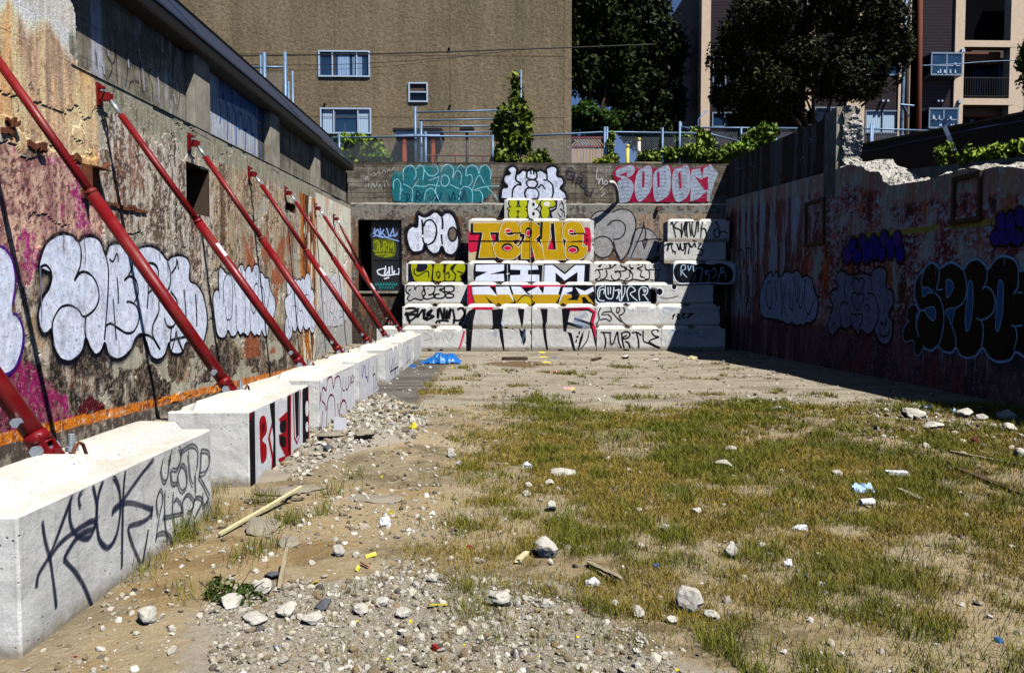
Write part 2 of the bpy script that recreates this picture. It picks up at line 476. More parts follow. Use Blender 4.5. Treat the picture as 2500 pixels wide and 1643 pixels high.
    # cracks
    cr = np.abs(fbm(Y * 1.1, Z * 1.1, 61, 5) - 0.5)
    c = mixc(c, sst(0.006, 0.0025, cr) * (fbm(Y * 0.6, Z * 0.6, 62) > 0.5) * 0.85, lin((48, 40, 36)))
    # orange band along the foot
    bz = 0.262 - 0.0285 * (Y - 6.65)
    band = (Z < bz + 0.02 * (f2 - 0.5)) & (Z > bz - 0.115 + 0.04 * (f2 - 0.5)) & (Y < 17.5)
    bc = mixc(np.zeros(c.shape) + lin((214, 128, 30)), sst(0.55, 0.62, f2), lin((150, 84, 40)))
    bc = mixc(bc, sst(0.62, 0.66, f1), lin((210, 180, 150)))
    c = np.where(band[..., None], bc, c)
    under = Z <= bz - 0.11
    c = np.where((under & (Y < 17.5))[..., None], mixc(np.zeros(c.shape) + lin((96, 84, 76)), sst(0.5, 0.6, f2), lin((150, 140, 126))), c)
    c = np.clip(.34 * (np.maximum(c, 0) / .34) ** 1.18 * 1.22, 0, .86)
    rel = -0.010 * pk - 0.010 * sst(0.655, 0.665, pt) + 0.006 * (n1 - 0.5)
    return c, rel

left_wall = thing("ruined_wall", "long sunlit plaster wall with peeling peach and magenta paint, braced by red struts", "wall", (XL, 12, 0))
holes = []
for (a, b) in (((453, 392), (512, 532)), ((697, 490), (722, 523))):
    p, q = on_x(a[0], a[1], XL), on_x(b[0], b[1], XL)
    holes.append((p.y, q.y, q.z if q.z < p.z else p.z, p.z))
ys = [3.0]
while ys[-1] < YB: ys.append(ys[-1] * 1.00215 + 0.0005)
ys[-1] = YB
ys = np.array(ys); nt = 230
tt = np.linspace(0, 1, nt)
Yg = np.repeat(ys[:, None], nt, 1)
Zg = -0.35 + (led_l(Yg) + 0.35) * tt[None, :]
cc, rel = paint_left(Yg, Zg)
Vg = np.stack([XL + rel, Yg, Zg], -1)
Fg = grid_faces(len(ys), nt)
cy = Yg.ravel()[Fg].mean(1); cz = Zg.ravel()[Fg].mean(1)
keep = np.ones(len(Fg), bool)
for (y0, y1, z0, z1) in holes: keep &= ~((cy > y0) & (cy < y1) & (cz > z0) & (cz < z1))
mesh_np("plaster_face", Vg, Fg[keep], "wall_plaster", left_wall, cc.reshape(-1, 3))
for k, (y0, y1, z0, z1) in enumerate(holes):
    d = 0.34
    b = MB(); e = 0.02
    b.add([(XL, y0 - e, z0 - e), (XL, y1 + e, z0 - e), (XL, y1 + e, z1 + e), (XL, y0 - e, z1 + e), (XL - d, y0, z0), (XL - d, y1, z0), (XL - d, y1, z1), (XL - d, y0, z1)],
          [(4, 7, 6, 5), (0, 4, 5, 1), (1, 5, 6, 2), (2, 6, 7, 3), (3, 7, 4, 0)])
    mk = "dark_timber" if k == 0 else "rust_steel"  # first pocket lined in a dark colour that paints in the shade inside
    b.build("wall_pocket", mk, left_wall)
# parapet above the ledge: recessed panels, piers, and a flush plastered stretch at the near end
ypan = np.linspace(8.02, YB, 420); nz = 50
Yp = np.repeat(ypan[:, None], nz, 1); tz = np.linspace(0, 1, nz)[None, :]
Zp = led_l(Yp) - 0.02 + (eave_l(Yp) + .10 - led_l(Yp)) * tz
g1 = fbm(Yp * 1.5, Zp * 2, 71, 5); g2 = fbm(Yp * 6, Zp * 1.2, 72, 5); g3 = fbm(Yp * 14, Zp * 14, 73, 3)
cp = np.zeros(Yp.shape + (3,)) + lin((138, 132, 114))
cp = mixc(cp, sst(0.45, 0.62, g1), lin((108, 102, 88)))
cp = mixc(cp, sst(0.55, 0.66, g2) * 0.8, lin((160, 152, 138)))
cp = mixc(cp, sst(0.60, 0.7, fbm(Yp * 5, Zp * 0.5, 74, 4)) * 0.7, lin((62, 58, 54)))
cp = mixc(cp, ((Yp < 11.0) * sst(0.52, 0.6, fbm(Yp * 3.4, Zp * 0.9, 75, 5)) * 0.75), lin((190, 192, 204)))
bl = np.abs(((Zp - led_l(Yp)) / 0.2) % 1.0 - 0.5) > 0.46
cp = mixc(cp, bl * 0.35, lin((70, 66, 60)))
bay2 = (Yp > 11.85) & (Yp < 14.6)
cp = mixc(cp, bay2 * 0.75, lin((196, 204, 218)))
mesh_np("parapet_panels", np.stack([XL - 0.13 + 0 * Yp, Yp, Zp], -1), grid_faces(len(ypan), nz), "board_concrete", left_wall, cp.reshape(-1, 3))
b = MB()
ysl = np.linspace(8.0, YB, 60)
for i in range(59):
    y0, y1 = ysl[i], ysl[i + 1]
    b.add([(XL - 0.14, y0, led_l(y0) - .005), (XL + .012, y0, led_l(y0) - .012), (XL + .012, y1, led_l(y1) - .012), (XL - .14, y1, led_l(y1) - .005)], [(0, 1, 2, 3)])
b.build("ledge", "stained_concrete", left_wall)
piers = [(482, 529), (658, 692), (768, 789)]
for x0, x1 in piers:
    y0 = 4.33 * 1850 / (1205 - x0) + 0.35; y1 = 4.33 * 1850 / (1205 - x1)
    y0 = y1 - 0.62
    b = MB().box((XL - 0.125, y0, led_l(y0) - 0.1), (XL + 0.004, y1, eave_l(y1) + 0.25))
    b.build("pier", "stained_concrete", left_wall, bevel=0.012)
# near end: plaster carried up flush with the wall, broken edge
yk = np.linspace(3.0, 8.35, 260); nk = 120
Yk = np.repeat(yk[:, None], nk, 1); tk = np.linspace(0, 1, nk)[None, :]
Zk = led_l(Yk) + 1.45 * tk + 0.0
ck, rk = paint_left(Yk, Zk - 0.0)
top = sst(4.0, 4.22, Zk + 0.6 * (fbm(Yk * 3.0, Zk * 0.8, 45, 4) - 0.5))
edge = 8.12 + 0.12 * (fbm(Zk * 3, Zk * 0 + 2, 81, 4) - 0.5) * 2 - 0.22 * np.clip(Zk - 4.2, 0, 1)
kf = grid_faces(len(yk), nk)
kk = (Yk < edge).ravel()[kf].all(1)
gk = fbm(Yk * 1.6, Zk * 1.6, 82, 5)
ck = mixc(ck, (Yk > 7.2) * sst(4.05, 4.3, Zk), lin((232, 226, 212)))
ck = mixc(ck, sst(0.62, 0.64, gk) * (Zk > 4.1), lin((150, 144, 130)))
mesh_np("plaster_flush_panel", np.stack([XL + 0.0 * Yk + 0.002, Yk, Zk], -1), kf[kk], "wall_plaster", left_wall, ck.reshape(-1, 3))
MB().box((XL - 0.125, 3.0, led_l(5)), (XL - 0.03, 7.95, 5.7)).build("parapet_core", "stained_concrete", left_wall)
# hidden core so the wall has thickness
b = MB()
b.add([(XL - .45, 3, -.4), (XL - .45, YB + .4, -.4), (XL - .45, YB + .4, 5.3), (XL - .45, 3, 5.3), (XL, 3, -.4), (XL, 3, 3.6)], [(0, 1, 2, 3)])
b.box((XL - .449, 2.6, -.4), (XL, 3.0, 5.2))
b.build("wall_back", "stained_concrete", left_wall)
# torn steel bracket
p0 = on_x(205, 405, XL); p1 = on_x(240, 485, XL)
b = MB()
b.box((XL - .01, p0.y - .05, p1.z - .04), (XL + .012, p1.y + .02, p0.z + .02))
b.obox((XL + .07, (p0.y + p1.y) / 2, p0.z), (.075, 0, -.008), (0, .15, 0), (.001, 0, .006))
b.obox((XL + .05, p0.y - .03, (p0.z + p1.z) / 2), (.05, 0, 0), (0, .008, 0), (0, 0, .16))
b.obox((XL + .12, p1.y - .05, p0.z + .04), (.03, .02, .025), (0, .008, 0), (-.01, 0, .02))
b.build("steel_bracket", "rust_steel", left_wall)
# remnants of torn-off timber and steel on the plaster
b = MB()
for (x, y, w, h) in ((50, 640, 100, 60), (240, 830, 120, 60), (580, 950, 60, 40)):
    p = on_x(x / 3.475, 110 + y / 3.475, XL); q = on_x((x + w) / 3.475, 110 + (y + h) / 3.475, XL)
    for k in range(4):
        c = (XL + .008 + .01 * k, p.y + (q.y - p.y) * random.random(), q.z + (p.z - q.z) * random.random())
        b.obox(c, (.008 + .012 * random.random(), .004, .008), (0, .02 + .04 * random.random(), .02 * random.uniform(-1, 1)), (.003, 0, .012 + .03 * random.random()))
b.build("torn_fixing", "rust_steel", left_wall)
b = MB()
for (x0, y0, x1, y1) in ((870, 1345, 1240, 1410), (2, 720, 110, 740), (1080, 1360, 1150, 1390)):
    p = on_x(x0 / 3.475, 110 + y0 / 3.475, XL); q = on_x(x1 / 3.475, 110 + y1 / 3.475, XL)
    n = 7
    for k in range(n):
        a = Vector(p).lerp(Vector(q), k / n); c = Vector(p).lerp(Vector(q), (k + 0.9) / n)
        m = (a + c) / 2; hv = (c - a) / 2
        b.obox((XL + .008, m.y, m.z + random.uniform(-.015, .015)), (.012, 0, 0), hv, (0, 0, .012 + .015 * random.random()))
b.build("torn_timber_strip", "rust_steel", left_wall)

# ---------------- metal roof edge that hangs over the left parapet
roof = thing("metal_roof", "dark blue sloping metal roof edge overhanging the sunlit left wall", "roof", (XL, 14, 5.5))
ya = np.array([3.0, 23.05])
xe, xt = XL + 0.12, -5.0
RH = lambda y: ridge_l(y) - eave_l(y)
def prism(sec, name, mat):
    b = MB(); n = len(sec)
    for y in ya:
        for (x, z) in sec: b.v.append((x, y, z + eave_l(y) if z < .3 else (z - .96) + ridge_l(y)))
    for i in range(n):
        j = (i + 1) % n; b.f.append((i, j, n + j, n + i))
    b.f.append(tuple(range(n - 1, -1, -1))); b.f.append(tuple(range(n, 2 * n)))
    return b.build(name, mat, roof)
prism([(xe, 0.0), (xe + .02, .02), (xe + .02, .16), (xe - .01, .17), (XL - .5, .17), (XL - .5, -0.0)], "fascia", "roof_dark")
prism([(xe + .035, .165), (xe + .03, .20), (xt + .12, .78), (xt + .12, .72)], "sloping_sheet", "roof_metal")
prism([(xt + .14, .74), (xt + .16, .80), (xt - .02, .96), (xt - .3, .96), (xt - .3, .70)], "ridge_cap", "roof_dark")
MB().box((XL - 3.2, 3, 4.6), (XL - .46, 23.0, 5.6)).build("roof_deck", "roof_dark", roof)
b = MB()
for y in np.arange(5.2, 23, 5.7):
    z0 = eave_l(y)
    h_ = ridge_l(y) - .2 - z0 - .19
    b.obox(((xe + xt + .15) / 2 + .01, y, z0 + .20 + h_ / 2), ((xt + .12 - xe - .03) / 2, 0, h_ / 2), (0, .012, 0), (.008, 0, .012))
b.build("standing_seam", "roof_metal", roof)

# ---------------- back wall
back_wall = thing("retaining_wall", "stained grey concrete wall closing the far end, dark window hole at left", "wall", (1.4, YB, 0))
p = on_y(874, 537, YB); q = on_y(982, 711, YB)
WX0, WX1, WZ0, WZ1 = p.x, q.x, q.z, p.z
xs = np.linspace(XL - .1, XR + .1, 620); zs = np.linspace(-.3, ZB_LEDGE, 260)
Xg = np.repeat(xs[:, None], len(zs), 1); Zg = np.repeat(zs[None, :], len(xs), 0)
def paint_back(X, Z):
    n1 = fbm(X * 1.0, Z * 1.0, 101, 5); n2 = fbm(X * 4, Z * 1.2, 102, 5); f2 = fbm(X * 9, Z * 9, 103, 4); f1 = fbm(X * 18, Z * 18, 104, 3)
    c = np.zeros(X.shape + (3,)) + lin((112, 102, 90))
    c = mixc(c, sst(0.45, 0.6, n2), lin((84, 66, 54)))
    c = mixc(c, sst(0.52, 0.62, n1) * 0.9, lin((138, 130, 118)))
    c = mixc(c, sst(0.56, 0.62, f2) * 0.7, lin((46, 38, 33)))
    c = mixc(c, sst(0.6, 0.66, f1) * 0.7, lin((176, 164, 150)))
    band = sst(3.95, 4.08, Z + .35 * (n2 - .5))
    c = mixc(c, band * 0.85, lin((138, 134, 124)))
    c = mixc(c, band * sst(0.57, 0.63, f2) * .8, lin((60, 56, 50)))
    lowb = sst(1.9, 1.5, Z + .6 * (n1 - .5))
    c = mixc(c, lowb * .75, lin((58, 44, 34)))
    c = mixc(c, sst(0.60, 0.66, fbm(X * 6, Z * .8, 106, 4)) * (Z < 4), lin((120, 88, 62)))
    rt = sst(3.4, 4.2, X) * (Z > 2.8) * (Z < 4.1)
    c = mixc(c, rt * sst(0.42, 0.6, n2) * .8, lin((168, 146, 122)))
    return c
cb = paint_back(Xg, Zg)
Fb = grid_faces(len(xs), len(zs))[:, ::-1]
cx = Xg.ravel()[Fb].mean(1); cz = Zg.ravel()[Fb].mean(1)
mesh_np("lower_wall", np.stack([Xg, YB + 0 * Xg, Zg], -1), Fb[~((cx > WX0) & (cx < WX1) & (cz > WZ0) & (cz < WZ1))], "wall_plaster", back_wall, cb.reshape(-1, 3))
zs2 = np.linspace(ZB_LEDGE - .01, ZB_TOP, 90); xs2 = np.linspace(XL - .1, XR + .1, 520)
Xg = np.repeat(xs2[:, None], len(zs2), 1); Zg = np.repeat(zs2[None, :], len(xs2), 0)
n1 = fbm(Xg * 1.2, Zg * 1.4, 111, 5); n2 = fbm(Xg * 1.6, Zg * 9, 112, 5); f2 = fbm(Xg * 10, Zg * 10, 113, 4)
cu = np.zeros(Xg.shape + (3,)) + lin((122, 114, 100))
cu = mixc(cu, sst(.45, .6, n2) * .8, lin((84, 74, 60)))
cu = mixc(cu, sst(.5, .66, n1) * .7, lin((150, 146, 136)))
cu = mixc(cu, sst(.58, .66, fbm(Xg * 5, Zg * .7, 114, 4)) * .6, lin((64, 54, 42)))
bd = np.abs(((Zg - ZB_LEDGE) / .155 + .1 * n1) % 1 - .5)
cu = mixc(cu, sst(.44, .48, bd) * .7, lin((52, 46, 38)))
cu = mixc(cu, sst(ZB_TOP - .14, ZB_TOP - .02, Zg + .08 * (f2 - .5)) * .8, lin((52, 46, 34)))
zt = Zg + np.where(Zg > ZB_TOP - .02, .05 * (fbm(Xg * 2.5, Zg * 0, 115) - .5), 0)
mesh_np("upper_wall", np.stack([Xg, YB + .06 + .006 * sst(.42, .49, bd), zt], -1), grid_faces(len(xs2), len(zs2))[:, ::-1], "board_concrete", back_wall, cu.reshape(-1, 3))
b = MB()
for k in range(60):
    x0 = XL + (XR - XL) * k / 60; x1 = XL + (XR - XL) * (k + 1) / 60
    d = .012 * random.uniform(-1, 1)
    b.box((x0, YB - .004 + d * .2, ZB_LEDGE - .05 + d), (x1, YB + .06, ZB_LEDGE + .006 + d))
b.build("ledge", "broken_concrete", back_wall)
b = MB(); b.box((XL - .1, YB + .07, ZB_TOP - .3), (XR + .1, YB + .4, ZB_TOP - .03))
b.box((XL - .1, YB + 1.2, -.3), (XR + .1, YB + 1.3, ZB_TOP - .3))
b.build("wall_back", "stained_concrete", back_wall)
# the window hole: deep reveal, dark sash to the right
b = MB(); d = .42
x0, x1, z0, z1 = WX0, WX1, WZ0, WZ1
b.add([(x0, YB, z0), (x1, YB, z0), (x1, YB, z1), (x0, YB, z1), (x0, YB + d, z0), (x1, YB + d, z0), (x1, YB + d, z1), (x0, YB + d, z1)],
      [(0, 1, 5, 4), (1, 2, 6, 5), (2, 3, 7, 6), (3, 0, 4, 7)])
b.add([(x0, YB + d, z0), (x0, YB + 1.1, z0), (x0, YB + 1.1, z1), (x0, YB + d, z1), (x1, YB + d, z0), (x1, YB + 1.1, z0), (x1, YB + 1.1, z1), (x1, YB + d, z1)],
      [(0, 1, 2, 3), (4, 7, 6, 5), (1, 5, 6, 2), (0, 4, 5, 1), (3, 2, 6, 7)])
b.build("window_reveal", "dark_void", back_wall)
xm = x0 + (x1 - x0) * .29; YS = YB + .10
win = MB(); fw = .045
zm = z0 + (z1 - z0) * .45
for (a, c) in (((xm, z0), (xm + fw, z1)), ((x1 - fw, z0), (x1, z1)), ((xm + fw, z0), (x1 - fw, z0 + .06)), ((xm + fw, z1 - .05), (x1 - fw, z1)), ((xm + fw, zm - .02), (x1 - fw, zm + .02))):
    win.box((a[0], YS, a[1]), (c[0], YS + .05, c[1]))
sash = win.build("window_sash", "roof_dark", back_wall)
mk_simple("black_glass", (0.012, 0.014, 0.018), 0.25, 0.3, 3, 0, 0, 0, 0.4)
MB().box((xm + fw, YS + .02, z0 + .05), (x1 - fw, YS + .03, z1 - .04)).build("pane", "black_glass", sash)
MB().box((x0 - .06, YB - .05, z0 - .07), (x1 + .05, YB + .12, z0)).build("window_sill", "stained_concrete", back_wall, bevel=.01)
# bent pipe sticking out of the wall
P0 = on_y(1400 + 500 / 4.6, 380 + 520 / 4.6, YB); P1 = on_y(1400 + 425 / 4.6, 380 + 300 / 4.6, YB - .55)
pts = []
for k in range(13):
    t = k / 12
    pts.append((P0.x + (P1.x - P0.x) * t ** 1.4, YB + .05 - .60 * math.sin(t * math.pi / 2), P0.z + (P1.z - P0.z) * math.sin(t * math.pi / 2)))
mk_simple("pale_pipe", L3(190, 182, 168), 0.6, 0.2, 9, .2)
pts.append((P1.x - .06, YB - .60, P1.z - .05))
MB().tube(pts, .055, 12).build("bent_pipe", "pale_pipe", back_wall, smooth=True)
p = on_y(1400 + 940 / 4.6, 380 + 600 / 4.6, YB)
MB().box((p.x - .03, YB - .12, p.z - .06), (p.x + .05, YB, p.z + .08)).build("wall_hook", "rust_steel", back_wall, bevel=.01)

# ---------------- right wall, in shade, broken off along the top
right_wall = thing("shaded_wall", "tall shaded wall on the right with reddish flaking paint and a broken jagged top", "wall", (XR, 13, 0))
def rpts(lst):
    r = []
    for a, b in lst:
        p = on_x(1880 + a / 3.839, 110 + b / 3.839, XR); r.append((p.y, p.z))
    r.sort(); return np.array(r)
rear = rpts([(740, 1100), (830, 1075), (975, 1070), (1010, 1130), (1080, 1150), (1200, 1220), (1215, 1240), (1400, 1250), (1560, 1190), (1700, 1160), (1870, 1120), (2060, 1130), (2240, 1100), (2380, 1120)])
front = rpts([(740, 1125), (870, 1145), (885, 1180), (1000, 1195), (1050, 1225), (1060, 1275), (1120, 1315), (1200, 1312), (1240, 1302), (1400, 1285), (1560, 1240), (1700, 1200), (1740, 1182), (1870, 1152), (1990, 1178), (2060, 1148), (2240, 1142), (2380, 1160)])
def topf(Y):
    f = np.interp(Y, front[:, 0], front[:, 1])
    near = front[0, 1] - .05 * (front[0, 0] - Y)
    f = np.where(Y < front[0, 0], near, f)
    return np.where(Y > 15.45, led_r(Y), f + .03 * (fbm(Y * 6, Y * 0, 120) - .5))
def topr(Y):
    f = np.interp(Y, rear[:, 0], rear[:, 1])
    near = rear[0, 1] - .05 * (rear[0, 0] - Y)
    return np.where(Y < rear[0, 0], near, f)
def paint_right(Y, Z):
    n1 = fbm(Y * .8, Z * .9, 131, 6, .62); st = fbm(Y * 6, Z * .6, 132, 6, .64); n2 = fbm(Y * 2.2, Z * 1.4, 133, 6, .66)
    f2 = fbm(Y * 9, Z * 7, 134, 5, .66); f1 = fbm(Y * 20, Z * 18, 135, 4, .68)
    c = np.zeros(Y.shape + (3,)) + lin((122, 82, 76))
    c = mixc(c, sst(.45, .6, n2), lin((84, 44, 40)))
    c = mixc(c, sst(.52, .6, n1) * .8, lin((128, 112, 104)))
    c = mixc(c, sst(.56, .62, st) * .85, lin((52, 40, 38)))
    c = mixc(c, sst(.57, .63, f2) * .7, lin((30, 20, 20)))
    c = mixc(c, sst(.55, .62, f1) * .65, lin((196, 166, 156)))
    c = mixc(c, sst(.55, .61, fbm(Y * 1.5 + 3, Z * 1.3, 145, 6, .62)) * .8, lin((168, 134, 124)))
    c = mixc(c, sst(.56, .62, fbm(Y * 2.1, Z * .9, 146, 6, .64)) * .9, lin((26, 18, 20)))
    c = mixc(c, sst(.62, .66, fbm(Y * 3, Z * .5, 136, 4)) * .8, lin((150, 74, 34)))
    cor = sst(16.2, 18.0, Y + .6 * (n2 - .5))
    cc_ = mixc(np.zeros(c.shape) + lin((188, 156, 148)), sst(.42, .56, fbm(Y * 6, Z * .55, 137, 5)), lin((70, 56, 54)))
    cc_ = mixc(cc_, sst(.58, .64, fbm(Y * 3, Z * .8, 138, 5)), lin((36, 28, 30)))
    c = mixc(c, cor * .9, cc_)
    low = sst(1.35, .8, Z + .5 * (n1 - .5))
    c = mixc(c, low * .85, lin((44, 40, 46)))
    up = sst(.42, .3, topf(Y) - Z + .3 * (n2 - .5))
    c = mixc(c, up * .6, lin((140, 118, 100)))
    zz = 2.62 + .03 * (Y - 13)
    bnd = (np.abs(Z - zz) < .05) & (fbm(Y * 2.2, Z * 0, 139) > .42) & (Y < 15)
    c = np.where(bnd[..., None], lin((168, 110, 50)), c)
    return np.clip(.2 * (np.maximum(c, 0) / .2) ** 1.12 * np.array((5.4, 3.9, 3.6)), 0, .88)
yr = [3.0]
while yr[-1] < YB: yr.append(yr[-1] * 1.003 + .001)
yr[-1] = YB
yr = np.array(yr); nz = 190
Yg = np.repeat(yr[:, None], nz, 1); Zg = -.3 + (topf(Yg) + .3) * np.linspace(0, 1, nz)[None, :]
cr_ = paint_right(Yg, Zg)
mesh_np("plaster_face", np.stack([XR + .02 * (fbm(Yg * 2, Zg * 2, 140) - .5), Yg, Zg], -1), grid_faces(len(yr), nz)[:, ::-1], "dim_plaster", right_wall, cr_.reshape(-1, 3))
# broken top surface
yb_ = np.linspace(3.0, 15.55, 1100); nw = 26
Yg = np.repeat(yb_[:, None], nw, 1); w = np.linspace(0, 1, nw)[None, :]
zf, zr = topf(Yg), topr(Yg)
Zg = zf + (np.maximum(zr, zf + .02) - zf) * w + .20 * (fbm(Yg * 5, w * 2.2 + 0 * Yg, 141, 6, .66) - .5) * np.sin(np.pi * np.clip(w + .04, 0, 1)) ** .6
Xg = XR + .005 + .34 * w + .09 * (fbm(Yg * 8, w * 4, 142, 5, .66) - .5)
mesh_np("broken_top", np.stack([Xg, Yg, Zg], -1), grid_faces(len(yb_), nw)[:, ::-1], "broken_concrete", right_wall)
b = MB(); b.add([(XR + .34, 3, -.3), (XR + .34, 15.5, -.3), (XR + .34, 15.5, 4.0), (XR + .34, 3, 2.6)], [(0, 1, 2, 3)])
b.box((XR + .01, 2.7, -.3), (XR + .34, 3.0, 2.6)); b.build("wall_back", "stained_concrete", right_wall)
# parapet at the far end, stained black
ypp = np.linspace(15.9, YB, 260); npz = 60
Yg = np.repeat(ypp[:, None], npz, 1)
tpa = fit([(1772, 396), (2015, 291)], XR + .1)
Zg = led_r(Yg) - .02 + (tpa(Yg) - led_r(Yg) + .02) * np.linspace(0, 1, npz)[None, :]
n1 = fbm(Yg * 1.5, Zg * 1, 151, 5); st = fbm(Yg * 6, Zg * .6, 152, 5)
cpr = mixc(np.zeros(Yg.shape + (3,)) + lin((30, 28, 30)), sst(.5, .60, st) * .8, lin((120, 114, 112)))
cpr = mixc(cpr, (np.abs(Yg - 19.3) < .16) * .8, lin((128, 124, 122)))
mesh_np("parapet_face", np.stack([XR + .10 + 0 * Yg, Yg, Zg], -1), grid_faces(len(ypp), npz)[:, ::-1], "board_concrete", right_wall, cpr.reshape(-1, 3))
b = MB(); b.v = [(XR + .10, 15.7, led_r(15.7)), (XR + .36, 15.7, led_r(15.7)), (XR + .36, 15.7, tpa(15.7)), (XR + .10, 15.7, tpa(15.7)),
                 (XR + .10, YB, led_r(YB)), (XR + .36, YB, led_r(YB)), (XR + .36, YB, tpa(YB)), (XR + .10, YB, tpa(YB))]
b.f = [(3, 2, 6, 7), (1, 5, 6, 2)]
b.build("parapet_core", "stained_concrete", right_wall)
b = MB(); b.v = [(XR, 15.5, led_r(15.5) - .02), (XR + .11, 15.5, led_r(15.5)), (XR + .11, YB, led_r(YB)), (XR, YB, led_r(YB) - .02)]; b.f = [(0, 3, 2, 1)]
b.build("ledge", "stained_concrete", right_wall)
# end pier with a ragged broken edge
p = on_x(2014, 285, XR); q = on_x(2042, 275, XR)
zt = on_x(2042, 262, XR).z
b = MB().box((XR - .005, q.y - .02, led_r(q.y) - .6), (XR + .12, p.y, zt))
b.build("end_pier", "stained_concrete", right_wall, bevel=.015)
nh = 150; nwd = 34
hz = np.linspace(on_x(2073, 398, XR).z - .25, zt, nh)
Hg = np.repeat(hz[:, None], nwd, 1); wv = np.repeat(np.linspace(0, 1, nwd)[None, :], nh, 0)
t = (Hg - hz[0]) / (hz[-1] - hz[0])
yedge = q.y - .02 - .28 * np.exp(-t * 7) - .12 * (fbm(t * 5, wv * 0, 161, 4)) - .16 * np.sin(t * 3.1) * wv
Yv = yedge + .20 * (fbm(t * 10, wv * 3, 162, 6, .66) - .5)
Xv = XR + .10 + .34 * wv + .07 * (fbm(t * 12, wv * 5, 163, 5, .66) - .5)
mesh_np("broken_edge", np.stack([Xv, Yv, Hg], -1), grid_faces(nh, nwd)[:, ::-1], "broken_concrete", right_wall)
b = MB().box((XR + .13, q.y - .10, hz[0]), (XR + .44, 16.4, zt - .02)); b.build("end_core", "stained_concrete", right_wall)
# filled-in niches on the shaded face
for (x0, y0, x1, y1, mt) in ((720, 830, 860, 1120, "dark_void"), (1850, 640, 2060, 930, "dark_timber")):
    p = on_x(1740 + x0 / 3.1316, 230 + y0 / 3.1316, XR); q = on_x(1740 + x1 / 3.1316, 230 + y1 / 3.1316, XR)
    ya_, yb2 = min(p.y, q.y), max(p.y, q.y); za, zb = min(p.z, q.z), max(p.z, q.z)
    b = MB(); fwd = .06
    b.box((XR - .05, ya_, za), (XR - .006, ya_ + fwd, zb)); b.box((XR - .05, yb2 - fwd, za), (XR - .006, yb2, zb))
    b.box((XR - .05, ya_ + fwd, zb - fwd), (XR - .006, yb2 - fwd, zb)); b.box((XR - .07, ya_ - .04, za - fwd), (XR - .006, yb2 + .04, za))
    b.build("blocked_window", "dark_timber", right_wall)
# ================================================================ GROUND
def ground_h(X, Y):
    h = 0.05 * (fbm(X * .35, Y * .35, 201, 4) - .5)
    h = h + .030 * (fbm(X * 2.2, Y * 2.2, 202, 4) - .5) * sst(13, 9, Y)
    # spoil ridge on the right
    d = (X - (3.0 + .26 * (Y - 4)))
    h = h + 0.0 * d
    r1 = np.exp(-((X - (4.35 - .22 * (Y - 5.2))) / .28) ** 2) * sst(2.5, 3.5, Y) * sst(8.2, 7.2, Y)
    h = h + .07 * r1
    r2 = np.exp(-((X - (6.0 - .55 * (Y - 6.2))) / .25) ** 2) * sst(4.2, 5.0, Y) * sst(7.8, 7.2, Y)
    h = h + .11 * r2
    # rubble bank by the third block and sand by the first
    h = h + .12 * np.exp(-(((X + 1.25) / .55) ** 2 + ((Y - 7.6) / 1.2) ** 2))
    h = h + .05 * np.exp(-(((X + 1.3) / .7) ** 2 + ((Y - 4.0) / 1.4) ** 2))
    # between wall and blocks
    s = sst(-2.9, -3.4, X)
    h = h + s * (-.10 + .22 * sst(15, 21, Y) + .05 * (fbm(X * 3, Y * 3, 205) - .5))
    slab = sst(9.8, 11.0, Y) * sst(-3.0, -2.6, X)
    h = h * (1 - slab) + slab * (.012 * (fbm(X * .8, Y * .8, 206) - .5))
    inside = sst(-9, -6, X) * sst(12, 9, X) * sst(-8, -2, Y) * sst(30, 26, Y)
    return h * inside
def gz(x, y): return float(ground_h(np.array([float(x)]), np.array([float(y)]))[0])
def gpt(px, py):
    p = on_z(px, py, 0.0)
    for _ in range(3): p = on_z(px, py, gz(p.x, p.y))
    return p
xs = np.concatenate([[-300, -120, -50, -20, -10], np.linspace(-5.2, 8.2, 300), [12, 25, 60, 140, 300]])
yy = [-200, -60, -20, -5, 0, 1.0]
y = 1.6
while y < 24.5: yy.append(y); y = y * 1.0085 + .004
yy += [30, 50, 100, 200, 400]
ysg = np.array(yy, float)
Xg = np.repeat(xs[:, None], len(ysg), 1); Yg = np.repeat(ysg[None, :], len(xs), 0)
def px_ground(pts): return [(lambda p: (p.x, p.y))(on_z(a, b)) for a, b in pts]
